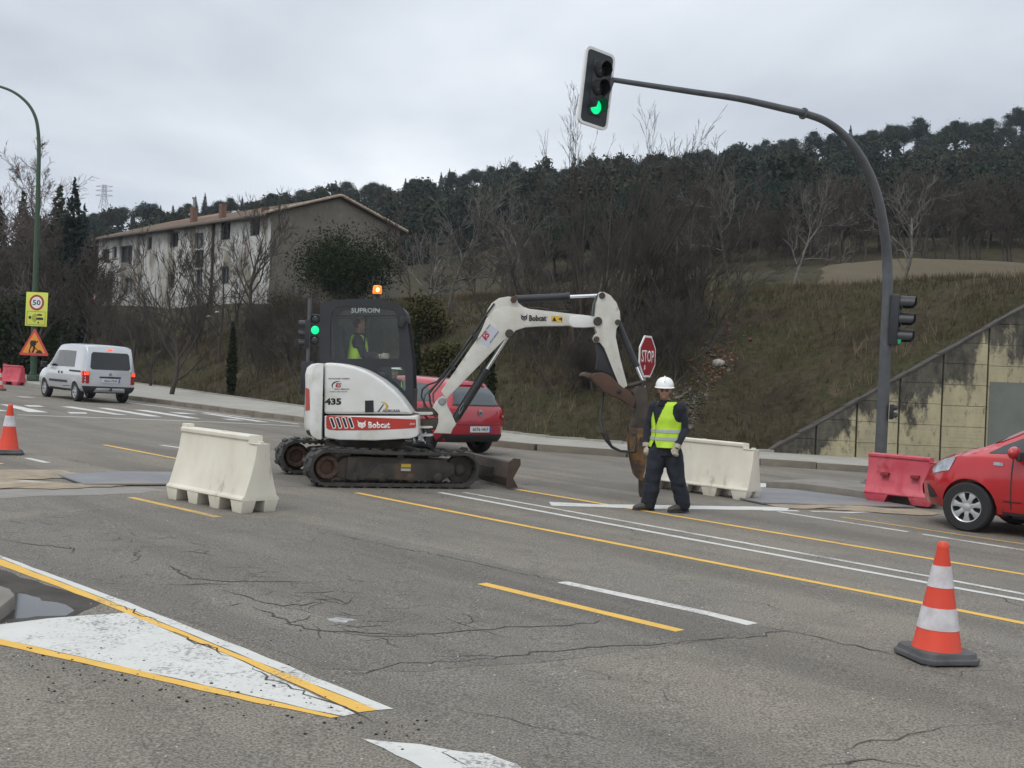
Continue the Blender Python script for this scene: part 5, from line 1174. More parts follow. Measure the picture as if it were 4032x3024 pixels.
h_ = E1(Z4, (1075, 310), CN - .03); MB().box(tuple(h_), (.09, .05, .16), Matrix.Rotation(R(20), 3, 'Y')).build('work_lamp', CABB, ex, bevel=.015)
for k in range(2): MB().box((bl_[1][0] - .025, CN + .1 + .7 * k, bl_[1][1] + .35), (.04, .06, 1.0)).build('rear_post', CABB, ex, bevel=.01)
seat = MB().prism([(-.12, .0), (.42, .0), (.46, .1), (.40, .14), (.02, .13), (-.06, .75), (-.15, .78), (-.2, .7)], -.24, .24)
sb = E(Z4, [(640, 700)], CN)[0]; seat.v = [(x + sb[0], y + .4, z + sb[1] - .05) for x, y, z in seat.v]; seat.build('seat', mat('seat_black', (.02, .02, .022), .8), ex, bevel=.04, seg=3)
MB().box((sb[0] + .12, .4, sb[1] - .25), (.4, .4, .36)).build('seat_base', CABB, ex, bevel=.03)
for y in (.15, .66): MB().tube([(sb[0] + .42, y, sb[1] - .1), (sb[0] + .46, y, sb[1] + .25)], .02, 8).sphere((sb[0] + .46, y, sb[1] + .28), .035, 10, 6).build('control_lever', CABB, ex)
SEATP = XU @ Vector((sb[0], .4, sb[1]))
# beacon
bc = E1(Z4, (893, 118), .25); zt = bc.z
MB().lathe([(.028, zt - .05), (.028, zt + .005), (.06, zt + .008), (.06, zt + .025)], (bc.x, bc.y, 0), 'z', 16).build('beacon_stem', CABB, ex)
AMB = mat('amber_lens', (.90, .16, .01), .2, emit=1.1)
bn = MB().lathe([(.064, zt + .025), (.066, zt + .05), (.062, zt + .125), (.05, zt + .145), (.01, zt + .15)], (bc.x, bc.y, 0), 'z', 20).build('beacon_lens', AMB, ex)
MB().sphere((bc.x + .01, bc.y - .055, zt + .08), (.026, .02, .032), 10, 6).build('beacon_bulb', mat('bulb_glow', (1, .62, .12), .3, emit=5), bn)
# ---- boom, arm and cylinders
YB = -.30; YBF = YB + .20
boomp = E(Z4, [(1357, 812), (1612, 442), (1650, 372)], YB) + E(Z5, [(205, 400), (240, 315), (300, 254), (360, 227), (420, 222), (585, 240), (900, 277), (1030, 290), (1110, 300), (1165, 312), (1182, 350), (1162, 384), (1040, 393), (950, 391), (915, 378), (700, 382), (560, 390), (478, 416), (432, 474), (372, 504), (250, 630)], YB) + E(Z4, [(1420, 845), (1398, 872)], YB)
boom = MB().prism(boomp, YB, YBF).build('boom', EWD, ex, bevel=.012)
brk = E(Z5, [(228, 300), (252, 240), (282, 194), (340, 152), (420, 138), (484, 150), (502, 192), (540, 222), (590, 240), (420, 235), (330, 250), (270, 300)], YB)
for y in (YB + .03, YBF - .06): MB().prism(brk, y, y + .03).build('boom_bracket', EWD, boom, bevel=.006)
MB().prism(E(Z5, [(908, 340), (925, 300), (990, 290), (1110, 302), (1165, 314), (1180, 350), (1160, 383), (1040, 392), (950, 390), (920, 372)], YB), YB - .012, YB + .004).build('boom_tip_plate', EW, boom, bevel=.004)
armp = E(Z5, [(1150, 120), (1165, 103), (1200, 105), (1250, 130), (1300, 190), (1328, 262), (1333, 340), (1320, 376), (1300, 402), (1295, 470), (1330, 640), (1390, 868), (1356, 892), (1315, 850), (1240, 660), (1200, 560), (1166, 516), (1132, 512), (1113, 486), (1124, 456), (1142, 438), (1127, 398), (1122, 300), (1135, 200)], YB)
arm = MB().prism(armp, YB - .02, YBF + .02).build('dipper_arm', EWD, ex, bevel=.01)
def pin(z, x, y, r_, c, par, mt=DIRT, th=.03): p = E1(z, (x, y), c); return MB().lathe([(r_ * .4, p.y - th), (r_ * .8, p.y - th), (r_, p.y - th * .6), (r_, p.y + .02)], (p.x, 0, p.z), 'y', 16).build('pin', mt, par)
pin(Z5, 1148, 342, .062, YB - .02, arm); pin(Z5, 1183, 132, .045, YB - .02, arm); pin(Z5, 1312, 350, .04, YB - .02, arm); pin(Z5, 1138, 488, .04, YB - .02, arm); pin(Z5, 462, 165, .045, YB, boom, RUST); pin(Z5, 427, 442, .06, YB, boom)
pin(Z4, 1366, 885, .055, YB, boom, STEEL)
def cyl(name, z0, a, z1, b, frac, rb, rr, c, mt=None):
    A, B = E1(z0, a, c), E1(z1, b, c); C = A.lerp(B, frac); d = (B - A).normalized()
    o_ = MB().tube([A, C], rb, 18).tube([C - d * .05, C + d * .015], rb * 1.12, 18).build(name, mt or CABB, ex); MB().tube([C + d * .015, B], rr, 14).build('rod', CHROME, o_); MB().tube([B + Vector((0, -.05, 0)), B + Vector((0, .05, 0))], rr * 1.9, 12).tube([A + Vector((0, -.05, 0)), A + Vector((0, .05, 0))], rb * .9, 12).build('rod_eye', DIRT, o_); return o_
YC = YB + .10
cyl('arm_cylinder', Z5, (470, 163), Z5, (1180, 130), .62, .055, .024, YC); bc_ = cyl('boom_cylinder', Z4, (1465, 1010), Z4, (1862, 380), .56, .062, .028, YC); cyl('bucket_cylinder', Z5, (1312, 352), Z5, (1520, 846), .72, .048, .02, YC)
A, B = E1(Z4, (1488, 975), YC), E1(Z4, (1525, 895), YC)
MB().tube([A + Vector((.0, -.065, 0)), (A + B) / 2 + Vector((-.02, -.07, .0)), B + Vector((0, -.065, 0)), (A + B) / 2 + Vector((.025, -.07, .01)), A + Vector((.01, -.065, 0))], .006, 6).build('cylinder_line', STEEL, bc_)
# slew bracket
sw = E(Z4, [(1342, 862), (1366, 848), (1390, 858), (1402, 920), (1440, 990), (1468, 1052), (1442, 1086), (1430, 1120), (1302, 1116), (1322, 1085), (1338, 1040), (1338, 975), (1296, 930), (1312, 895)], YB)
MB().prism(sw, YB - .01, YB + .03).build('swing_bracket', EWD, ex, bevel=.01); MB().prism(sw, YBF - .03, YBF + .01).build('swing_bracket', EWD, ex, bevel=.01)
for (y0, y1) in ((925, 990), (1010, 1090)):
    MB().prism(E(Z4, [(1170, y0 + 10), (1330, y0), (1340, y0 + 25), (1335, y1), (1180, y1)], YB), YB + .01, YBF - .01).build('hinge_block', DIRT, ex, bevel=.012)
for (y0, y1) in ((962, 985), (1065, 1082), (1125, 1140)):
    MB().prism(E(Z4, [(1150, y0), (1290, y0), (1300, y0 + 6), (1300, y1 - 5), (1270, y1), (1150, y1)], YB), YB - .03, YBF + .05).build('hinge_plate', EWD, ex, bevel=.006)
MB().box((E(Z4, [(1180, 1060)], YB)[0][0] - .12, -.1, E(Z4, [(1180, 1060)], YB)[0][1]), (.3, .62, .35)).build('front_casting', DIRT, ex, bevel=.03)
# hoses
for k, (pts) in enumerate([[(1325, 1000), (1262, 950), (1215, 850), (1222, 800), (1262, 765), (1330, 742), (1450, 600), (1600, 390), (1690, 250), (1745, 175)], [(1310, 960), (1280, 900), (1272, 830), (1310, 780), (1370, 715), (1475, 575), (1625, 365), (1705, 240), (1760, 180)], [(1330, 930), (1302, 880), (1300, 830), (1340, 780), (1400, 700), (1500, 560), (1645, 355), (1715, 240)], [(1290, 1040), (1240, 990), (1232, 900), (1240, 840), (1290, 790), (1350, 735), (1500, 530), (1600, 385)]]):
    P = [E1(Z4, p, YB + .02 + .045 * k) for p in pts]; MB().tube(P, .013, 8).build('hose', HOSE if k < 2 else mat('hose_grey', (.10, .115, .11), .5), ex, smooth=60)
for (x, y) in ((1440, 632), (1600, 408)): p = E1(Z4, (x, y), YB + .08); MB().box(tuple(p), (.1, .24, .05), Matrix.Rotation(R(55), 3, 'Y')).build('hose_clamp', CABB, ex)
for k, pts in enumerate([[(1140, 130), (1112, 200), (1100, 300)], [(1152, 118), (1126, 190), (1114, 300)]]): MB().tube([E1(Z5, p, YB - .03 + .02 * k) for p in pts], .011, 6).build('hose', mat('hose_grey', (.10, .115, .11), .5), ex)
MB().tube([E1(Z5, p, YB + .03) for p in [(590, 232), (700, 236), (780, 262), (910, 258)]], .012, 6).build('hose', HOSE, ex)
# boom lettering
cathead(Z5, 516, 280, .9, LETK, YB, boom, .004); lab('Bobcat', Z5, 587, 292, 728, 340, LETK, YB, boom, .035, off=.006)
MB().prism(E(Z5, [(768, 296), (860, 300), (860, 350), (768, 348)], YB), YB - .004, YB + .002).build('warning_sticker', mat('sticker_amber', (.62, .40, .03), .5), boom, smooth=0)
MB().prism(E(Z5, [(776, 340), (812, 342), (794, 304)], YB), YB - .006, YB).build('sticker_mark', LETK, boom, smooth=0); MB().prism(E(Z5, [(828, 322), (850, 312), (858, 318), (856, 340), (848, 340), (846, 328), (828, 330)], YB), YB - .006, YB).build('sticker_mark', LETK, boom, smooth=0)
MB().prism(E(Z5, [(268, 366), (342, 420), (255, 560), (178, 500)], YB), YB - .003, YB + .002).build('label_panel', mat('label_pale', (.46, .47, .52), .5), boom, smooth=0)
a = E(Z5, [(232, 500)], YB)[0]; text('ES', .11, .09, mat('decal_red', (.45, .02, .03), .5), boom, T(a[0], YB - .004, a[1]) @ Matrix.Rotation(R(-52), 4, 'Y') @ XZ4, bold=.03, shear=.2)
MB().prism(E(Z5, arcp(262, 468, 36, 36, 8, 100, 250), YB), YB - .005, YB).build('logo_arc', LETK, boom, smooth=0)
a = E(Z5, [(182, 490)], YB)[0]; text('EXCAVACIONES Y DERRIBOS', .26, .016, LETK, boom, T(a[0], YB - .004, a[1]) @ Matrix.Rotation(R(-56), 4, 'Y') @ XZ4, bold=.01)
a = E(Z5, [(272, 520)], YB)[0]; text('EXCAV SERRANO', .20, .016, LETK, boom, T(a[0], YB - .004, a[1]) @ Matrix.Rotation(R(-56), 4, 'Y') @ XZ4, bold=.01)
# ---- links, rusty bracket and breaker
MB().prism(E(Z5, [(1085, 800), (1120, 770), (1185, 758), (1245, 782), (1295, 832), (1345, 880), (1405, 912), (1440, 960), (1452, 1005), (1444, 1045), (1400, 1030), (1345, 985), (1280, 955), (1200, 920), (1140, 860)], YB), YB - .06, YBF + .06).build('quick_hitch', RUST, ex, bevel=.015)
MB().prism(E(Z5, [(1002, 790), (1012, 768), (1045, 755), (1095, 768), (1125, 775), (1100, 805), (1065, 806), (1040, 790)], YB), YB + .0, YBF - .0).build('hitch_hook', mat('hook_steel', (.10, .075, .055), .8, col2=(.06, .045, .035), scale=9), ex, bevel=.012)
pin(Z5, 1322, 915, .035, YB - .06, ex, LETK, .01)
MB().prism(E(Z5, [(1140, 522), (1168, 520), (1205, 575), (1250, 690), (1312, 850), (1290, 832), (1248, 775), (1140, 735), (1150, 640)], YB), YB + .05, YBF + .03).build('arm_guard', CABB, ex, bevel=.01)
for (a, b, r_) in (((1395, 872), (1520, 838), .03), ((1520, 848), (1460, 985), .028)): MB().tube([E1(Z5, a, YC - .06), E1(Z5, b, YC - .06)], r_, 10).build('tipping_link', DIRT, ex)
MB().prism(E(Z5, [(1425, 915), (1475, 872), (1538, 884), (1550, 960), (1540, 1080), (1520, 1215), (1408, 1215), (1430, 1130), (1450, 1060)], YC), YC - .11, YC + .11).build('breaker_mount', DIRT, ex, bevel=.02)
brp = [(1404, 1210), (1520, 1214), (1548, 1330), (1552, 1430), (1536, 1560), (1512, 1650), (1490, 1640), (1455, 1600), (1428, 1490), (1412, 1400)]
for y in (YC - .15, YC + .12): MB().prism(E(Z5, brp, YC - .15), y, y + .03).build('breaker_side_plate', OCHRE, ex, bevel=.008)
MB().prism(E(Z5, [(1425, 1215), (1510, 1215), (1535, 1430), (1505, 1630), (1465, 1590), (1430, 1450)], YC - .1), YC - .10, YC + .10).build('breaker_body', DIRT, ex, bevel=.02)
for (x, y) in ((1445, 1260), (1450, 1400), (1490, 1560), (1505, 1300)): pin(Z5, x, y, .022, YC - .15, ex, DIRT, .02)
a, b = E1(Z5, (1508, 1620), YC), E1(Z6, (642, 1345), YC); b.z = -.03
MB().tube([a, a.lerp(b, .7), b], [.05, .048, .02], 12).build('chisel', mat('chisel_steel', (.11, .09, .075), .6, .5, col2=(.06, .05, .04), scale=8), ex)
for k in range(2): MB().tube([E1(Z5, p, YC - .2 - .04 * k) for p in [(1190 + 30 * k, 1255), (1215 + 22 * k, 1315), (1265, 1372 - 6 * k), (1335, 1402), (1440, 1410)]] , .017, 8).tube([E1(Z5, (1440, 1410), YC - .2 - .04 * k), E1(Z5, (1462, 1300), YC - .14), E1(Z5, (1470, 1180), YC - .12)], .017, 8).build('breaker_hose', HOSE, ex, smooth=60)
MB().tube([E1(Z5, (1190, 1255), YC - .2), E1(Z5, (1165, 1150), YC - .1), E1(Z5, (1200, 900), YC + .05), E1(Z5, (1205, 700), YC + .1), E1(Z5, (1160, 540), YC + .1)], .017, 8).build('breaker_hose', HOSE, ex, smooth=60)
UPM = XM.inverted() @ XU
for o in ex.children:
    if o.name not in LOWER: o.matrix_local = UPM
# ================================================================ vehicles
CARGL = mat('car_glass_dark', (.012, .014, .016), .06, spec=.6); CARGB = mat('car_glass_grey', (.06, .075, .08), .08, spec=.6)
PLAS = mat('bumper_plastic', (.025, .026, .028), .65); TYRE = mat('tyre', (.022, .022, .023), .85); ALLOY = mat('alloy', (.50, .51, .52), .3, .6)
TAILR = mat('tail_red', (.30, .012, .012), .25); BRAKE = mat('brake_lit', (.95, .06, .02), .3, emit=1.3); LCLEAR = mat('clear_lens', (.42, .44, .47), .08, .35, col2=(.20, .21, .23), scale=9, coat=.8)
PLATEW = mat('plate_white', (.62, .63, .64), .4); PLATEB = mat('plate_blue', (.03, .08, .35), .4)
def smooth_interp(xs, ys, x):
    return np.interp(x, xs, ys)
def car_body(st, n=44):
    """st rows: x, zbottom, zmid, zbelt, ztop, wbottom, wmid, wbelt, wroof -> closed lofted shell"""
    st = np.array(st, float); X = st[:, 0]; xs = np.linspace(X[0], X[-1], n)
    C = [np.interp(xs, X, st[:, k]) for k in range(1, 9)]
    for k in range(8):                              # soften the kinks between stations
        a = C[k]; b = a.copy(); b[1:-1] = a[:-2] * .22 + a[1:-1] * .56 + a[2:] * .22; C[k] = b
    rings = []
    for i in range(n):
        zb, zm, zl, zt, wb, wm, wl, wr = [c[i] for c in C]; x = xs[i]
        half = [(wb * .0, zb), (wb * .55, zb), (wb * .92, zb), (wb, zb + .035), ((wb + wm) / 2 + .012, (zb + zm) / 2), (wm, zm), (wm * .997, (zm * .5 + zl * .5)), (wl * 1.0, zl - .025), (wl * .985, zl)]
        for t in (.25, .5, .75): half.append((wl * .985 + (wr - wl * .985) * t ** 1.08, zl + (zt - .075 - zl) * t) if zt - zl > .16 else (wl * .985 + (wr - wl * .985) * t, zl + (zt - .02 - zl) * t))
        e_ = min(.075, (zt - zl) * .5)
        half += [(wr, zt - e_), (wr - .03, zt - e_ * .45), (wr - .10, zt - e_ * .12), (wr * .5, zt + .006), (0, zt + .012)]
        ring = [(x, -y, z) for y, z in half] + [(x, y, z) for y, z in half[-2:0:-1]]
        rings.append(ring)
    return rings
def make_car(name, label, cat, M, st, paint_, wb, wr, track, wheel_n=7, glass=CARGL, arch=.035):
    o = thing(name, label, cat, M)
    rings = car_body(st); m = MB().loft(rings); me = m.mesh('body'); tmp = bpy.data.objects.new('tmp', me); COL.objects.link(tmp)
    cuts = []
    for x in (wb / 2, -wb / 2):
        c = MB().lathe([(wr + arch, -1.2), (wr + arch, -track / 2 + .14)], (x, 0, wr), 'y', 36); c2 = MB().lathe([(wr + arch, track / 2 - .14), (wr + arch, 1.2)], (x, 0, wr), 'y', 36)
        for q in (c, c2):
            k = bpy.data.objects.new('cut', q.mesh('cut')); COL.objects.link(k); cuts.append(k); md = tmp.modifiers.new('b', 'BOOLEAN'); md.object = k; md.operation = 'DIFFERENCE'; md.solver = 'EXACT'
    me2 = evaluated(tmp); bpy.data.objects.remove(tmp)
    for k in cuts: bpy.data.objects.remove(k)
    me2.materials.clear(); body = link('body', me2, paint_, o, 38)
    bv = BVHTree.FromPolygons([v.co[:] for v in me.vertices], [p.vertices[:] for p in me.polygons])
    for x in (wb / 2, -wb / 2):
        for s in (-1, 1):
            y = s * track / 2; w_ = bpy.data.objects.new('wheel', None)
            ty = MB().lathe([(wr * .62, -.10), (wr * .66, -.105), (wr * .93, -.10), (wr, -.075), (wr, .075), (wr * .93, .10), (wr * .62, .10)], (x, y, wr), 'y', 36, False).build('wheel', TYRE, o)
            rim = MB().lathe([(wr * .64, -.10), (wr * .62, -.09), (wr * .58, -.03), (wr * .58, .09), (wr * .64, .1)], (x, y, wr), 'y', 36, False).build('rim', ALLOY, ty)
            yo = y + s * .082; f_ = MB()
            MB().lathe([(wr * .60, min(y, y + s * .045)), (wr * .60, max(y, y + s * .045))], (x, 0, wr), 'y', 24).build('wheel_shadow_disc', mat('wheel_shadow_black', (.01, .01, .011), .8), ty)  # black disc plugs the rim; shade behind the spokes put into its colour
            for k in range(wheel_n):
                a = 2 * math.pi * k / wheel_n + .2; dx, dz = math.cos(a), math.sin(a); px_, pz = -dz, dx
                P = [(x + dx * r_ + px_ * q, wr + dz * r_ + pz * q) for r_, q in ((wr * .10, -.035), (wr * .35, -.026), (wr * .60, -.05), (wr * .60, .05), (wr * .35, .026), (wr * .10, .035))]
                MB().prism(P, min(yo, yo - s * .03), max(yo, yo - s * .03)).build('spoke', ALLOY, ty, bevel=.005)
            MB().lathe([(.001, yo - .02), (wr * .16, yo - .018), (wr * .16, yo + .012 * s), (.03, yo + .018 * s)], (x, 0, wr), 'y', 16).build('hub', ALLOY, ty)
    return o, body, bv
def conform(name, bv, poly, axis, side, mt, par, off=.006, cuts=4, thick=.0):
    """polygon in the two remaining axes, projected along axis on to the bodywork"""
    bm = bmesh.new(); idx = [i for i in range(3) if i != axis]; vs = []
    for a, b in poly:
        q = [0, 0, 0]; q[idx[0]] = a; q[idx[1]] = b; q[axis] = side * 4; vs.append(bm.verts.new(q))
    f = bm.faces.new(vs); bmesh.ops.triangulate(bm, faces=[f])
    for _ in range(cuts): 
        long_ = [e_ for e_ in bm.edges if e_.calc_length() > .07]
        if not long_: break
        bmesh.ops.subdivide_edges(bm, edges=long_, cuts=1, use_grid_fill=True); bmesh.ops.triangulate(bm, faces=[f_ for f_ in bm.faces if len(f_.verts) > 4])
    d = Vector((0, 0, 0)); d[axis] = -side; dead = []
    for v in bm.verts:
        h, nrm, _, _ = bv.ray_cast(v.co, d)
        if h is None:
            h, nrm, _, _ = bv.find_nearest(Vector([v.co[i] if i != axis else side * 2 for i in range(3)]))
        if nrm.dot(d) > 0: nrm = -nrm
        v.co = h + nrm * off
    bmesh.ops.recalc_face_normals(bm, faces=bm.faces)
    me = bpy.data.meshes.new(name); bm.to_mesh(me); bm.free(); return link(name, me, mt, par, 60)
def plate_(o, bv, x, y, z, w_, s, txt, face=-1):
    h, nrm, _, _ = bv.ray_cast(Vector((face * 4, y, z)), Vector((-face, 0, 0))); xx = h.x + face * .015
    p = MB().box((xx, y, z), (.012, w_, .115)).build('number_plate', PLATEW, o, smooth=0)
    MB().box((xx + face * .007, y + w_ / 2 * (-face) * -1 - (.022 * (1 if face < 0 else -1)), z), (.004, .04, .113)).build('plate_band', PLATEB, p, smooth=0)
    # text seen from behind: reads left to right along local -y ... +y flipped by the viewing side
    Mt = Matrix(((0, 0, face, xx + face * .0065), (face, 0, 0, y - face * (w_ / 2 - .06)), (0, 1, 0, z - .035), (0, 0, 0, 1)))
    text(txt, w_ - .09, .07, LETK, p, Mt, bold=.015, depth=.001)
ROADYAW = R(90 + 47)
# ---- silver van (rear three-quarter)
VS = [(-2.10, .42, .62, .95, 1.02, .70, .78, .79, .70), (-2.07, .36, .60, 1.00, 1.60, .76, .83, .83, .70), (-2.0, .33, .60, 1.02, 1.74, .77, .84, .84, .715), (-1.7, .32, .60, 1.02, 1.80, .77, .845, .845, .73), (-.4, .30, .60, 1.02, 1.82, .78, .845, .845, .735), (.35, .30, .60, 1.02, 1.79, .78, .845, .84, .71),
      (.75, .30, .60, 1.02, 1.66, .78, .845, .84, .66), (1.15, .30, .60, 1.0, 1.32, .78, .845, .83, .66), (1.45, .32, .60, .97, 1.08, .77, .84, .81, .70), (1.9, .32, .58, .88, .96, .75, .82, .76, .62), (2.14, .34, .54, .74, .80, .66, .74, .66, .50), (2.22, .40, .52, .62, .66, .5, .56, .5, .36)]
VP_ = mat('van_silver_white', (.52, .54, .56), .3, .25, col2=(.48, .50, .52), scale=1, coat=.6)
a, b = G(*D(166, 865)), G(*D(266, 871.6)); ra = (a + b) / 2; fw = Vector((math.cos(ROADYAW), math.sin(ROADYAW), 0)); VYAW = R(90 + 41)
vc = ra + Vector((math.cos(VYAW), math.sin(VYAW), 0)) * 1.33; vc.z = zr(vc.x)
van, vb, bv = make_car('white_van', 'silver white passenger van braking by the far kerb', 'van', frame(vc, VYAW) @ Matrix.Scale(.97, 4), VS, VP_, 2.72, .305, 1.44, 7)
conform('rear_window', bv, [(-.64, 1.10), (-.58, 1.04), (.58, 1.04), (.64, 1.10), (.60, 1.52), (.55, 1.58), (-.55, 1.58), (-.60, 1.52)], 0, -1, CARGL, van)
for s in (-1, 1):
    conform('side_window', bv, [(-1.45, 1.08), (-.62, 1.07), (-.62, 1.56), (-1.36, 1.56)], 1, s, CARGL, van) if s < 0 else conform('side_window', bv, [(-1.25, 1.08), (-.40, 1.07), (-.40, 1.59), (-1.18, 1.58)], 1, s, CARGL, van)
    conform('side_window', bv, [(-.36, 1.07), (1.0, 1.05), (.90, 1.24), (.64, 1.50), (.42, 1.58), (-.36, 1.59)], 1, s, CARGL, van)
    conform('sliding_rail', bv, [(-1.85, .93), (-.9, .93), (-.9, .985), (-1.85, .985)], 1, s, PLAS, van, .012)
    conform('side_moulding', bv, [(-.75, .57), (.85, .56), (.85, .63), (-.75, .64)], 1, s, PLAS, van, .015)
    conform('sill', bv, [(-.95, .30), (.95, .30), (.95, .38), (-.95, .38)], 1, s, PLAS, van, .006)
    for x in (-.25, .02): MB().sphere((x, s * .85, .88), (.055, .02, .04), 10, 6).build('door_handle', PLAS, van)
    conform('tail_lamp', bv, [(s * .66, .60), (s * .86, .60), (s * .86, .98), (s * .66, .98)][::s], 0, -1, TAILR, van, .010); conform('brake_lamp', bv, [(s * .68, .86), (s * .84, .86), (s * .84, .97), (s * .68, .97)][::s], 0, -1, BRAKE, van, .012)
    conform('tail_lamp_side', bv, [(-2.06, .62), (-1.99, .62), (-1.99, .98), (-2.06, .98)], 1, s, TAILR, van, .010)
    MB().box((1.02, s * .98, 1.08), (.12, .2, .2)).build('wing_mirror', PLAS, van, bevel=.04)
    MB().sphere((1.05, s * .98, 1.08), (.06, .09, .09)).build('mirror_shell', PLAS, van)
conform('rear_bumper', bv, [(-.80, .33), (.80, .33), (.84, .52), (-.84, .52)], 0, -1, PLAS, van, .03)
conform('bumper_insert', bv, [(-.50, .37), (.50, .37), (.44, .47), (-.44, .47)], 0, -1, VP_, van, .045)
conform('high_brake_lamp', bv, [(-.075, 1.635), (.075, 1.635), (.075, 1.685), (-.075, 1.685)], 0, -1, BRAKE, van, .012)
conform('plate_recess', bv, [(-.34, .78), (.34, .78), (.34, .83), (-.34, .83)], 0, -1, PLAS, van, .012)
plate_(van, bv, 0, 0, .70, .52, 1, '4064 PNR'); MB().tube([(-2.1, 0, .4), (-2.22, 0, .4), (-2.24, 0, .47)], .025, 8).sphere((-2.24, 0, .49), .03, 8, 6).build('tow_ball', PLAS, van)
conform('emblem', bv, [(.05 * math.cos(R(30 * i)), .90 + .05 * math.sin(R(30 * i))) for i in range(12)], 0, -1, STEEL, van, .012)
m = MB()
for s in (-1, 1): m.box((-.3, s * .6, 1.845), (2.2, .035, .035))
# ---- red hatchback behind the excavator (rear view)
GS = [(-2.03, .40, .55, .80, .84, .50, .60, .58, .50), (-1.99, .30, .55, .90, 1.0, .66, .75, .72, .58), (-1.86, .26, .56, .94, 1.20, .75, .84, .81, .59), (-1.62, .24, .56, .95, 1.40, .79, .885, .86, .575), (-1.2, .22, .56, .95, 1.455, .80, .89, .865, .585), (-.3, .21, .55, .94, 1.475, .80, .89, .865, .60), (.3, .21, .55, .93, 1.44, .80, .89, .86, .58), (.8, .21, .55, .92, 1.20, .80, .885, .85, .58), (1.15, .22, .55, .91, .98, .79, .88, .83, .66), (1.7, .23, .54, .84, .89, .77, .86, .77, .58), (2.05, .25, .50, .70, .75, .68, .78, .66, .48), (2.17, .32, .46, .58, .62, .52, .60, .5, .36)]
CRED = mat('car_red', (.40, .012, .030), .28, col2=(.34, .012, .025), scale=1.2, coat=.7)
rr = G(*D(1033, 977)); lf_ = Vector((-math.sin(ROADYAW), math.cos(ROADYAW), 0)); gc = rr + fw * 1.29 + lf_ * .76; gc.z = zr(gc.x)
golf, gb, bv = make_car('red_hatchback', 'red hatchback behind the excavator boom, seen from the rear', 'car', frame(gc, ROADYAW), GS, CRED, 2.58, .315, 1.52, 5)
conform('rear_window', bv, [(-.62, .985), (.62, .985), (.56, 1.18), (.47, 1.31), (-.47, 1.31), (-.56, 1.18)], 0, -1, CARGB, golf, .008)
conform('window_trim', bv, [(-.66, .965), (.66, .965), (.63, .99), (-.63, .99)], 0, -1, PLAS, golf, .010)
for s in (-1, 1):
    conform('side_window', bv, [(-.30, .97), (.78, .95), (.40, 1.32), (-.30, 1.37)], 1, s, CARGB, golf); conform('side_window', bv, [(-1.50, 1.02), (-.38, .97), (-.38, 1.37), (-1.15, 1.34)], 1, s, CARGB, golf)
    conform('tail_lamp', bv, [(s * .56, .74), (s * .86, .70), (s * .88, .90), (s * .60, .90)][::s], 0, -1, TAILR, golf, .012); conform('tail_lamp_highlight', bv, [(s * .62, .755), (s * .82, .735), (s * .83, .785), (s * .63, .80)][::s], 0, -1, mat('pink_highlight', (.55, .30, .30), .2), golf, .017)  # pink patch brightens the tail lamp: its highlight put into the colour
    conform('tail_lamp_side', bv, [(-1.95, .72), (-1.78, .74), (-1.80, .90), (-1.9, .90)], 1, s, TAILR, golf, .012); MB().sphere((.62, s * .97, .98), (.07, .11, .07)).build('wing_mirror', CRED, golf)
    conform('door_seam', bv, [(-.36, .40), (-.345, .40), (-.345, .95), (-.36, .95)], 1, s, PLAS, golf, .004)
conform('rear_valance', bv, [(-.78, .28), (.78, .28), (.80, .42), (-.80, .42)], 0, -1, PLAS, golf, .02); conform('bumper_line', bv, [(-.80, .60), (.80, .60), (.80, .612), (-.80, .612)], 0, -1, PLAS, golf, .01)
conform('roof_spoiler', bv, [(-.50, 1.34), (.50, 1.34), (.46, 1.39), (-.46, 1.39)], 0, -1, mat('red_shade_trim', (.30, .01, .022), .4), golf, .03)
bd = conform('badge', bv, [(.058 * math.cos(R(20 * i)), .835 + .058 * math.sin(R(20 * i))) for i in range(18)], 0, -1, STEEL, golf, .014)
h, _, _, _ = bv.ray_cast(Vector((-4, 0, .835)), Vector((1, 0, 0))); text('VW', .07, .07, LETK, bd, Matrix(((0, 0, -1, h.x - .022), (-1, 0, 0, .035), (0, 1, 0, .80), (0, 0, 0, 1))), bold=.01, depth=.001)
plate_(golf, bv, 0, 0, .52, .52, 1, '6076 HKF')
# ---- red family car at the right edge (front wing and door)
MS = [(-2.12, .40, .60, .90, .95, .62, .74, .72, .6), (-2.05, .30, .58, .98, 1.25, .76, .85, .83, .6), (-1.7, .25, .57, 1.0, 1.50, .80, .89, .87, .60), (-1.0, .23, .57, 1.0, 1.60, .81, .905, .885, .62), (-.1, .22, .57, .99, 1.615, .81, .905, .885, .63), (.35, .22, .57, .985, 1.54, .81, .905, .88, .61), (.85, .22, .57, .975, 1.30, .81, .90, .87, .60), (1.22, .23, .57, .965, 1.08, .80, .895, .85, .68), (1.5, .24, .56, .93, 1.0, .79, .885, .82, .64), (1.74, .25, .54, .87, .93, .73, .82, .72, .52), (1.94, .27, .51, .77, .84, .58, .66, .56, .40), (2.08, .29, .48, .66, .72, .42, .50, .42, .28), (2.14, .32, .46, .58, .62, .28, .34, .28, .18)]
fwL = G(*D(2074, 1146)); my = ROADYAW + R(-1); fm = Vector((math.cos(my), math.sin(my), 0)); lm = Vector((-math.sin(my), math.cos(my), 0))
mc = fwL + Vector((.10, 0, 0)) - fm * 1.32 - lm * .79; mc.z = zr(mc.x)
CRED2 = mat('family_car_red', (.46, .014, .020), .25, col2=(.41, .013, .018), scale=1.2, coat=.8)
mer, mb2, bv = make_car('red_family_car', 'red family car entering at the right edge, alloy front wheel', 'car', frame(mc, my), MS, CRED2, 2.64, .308, 1.60, 7, arch=.045)
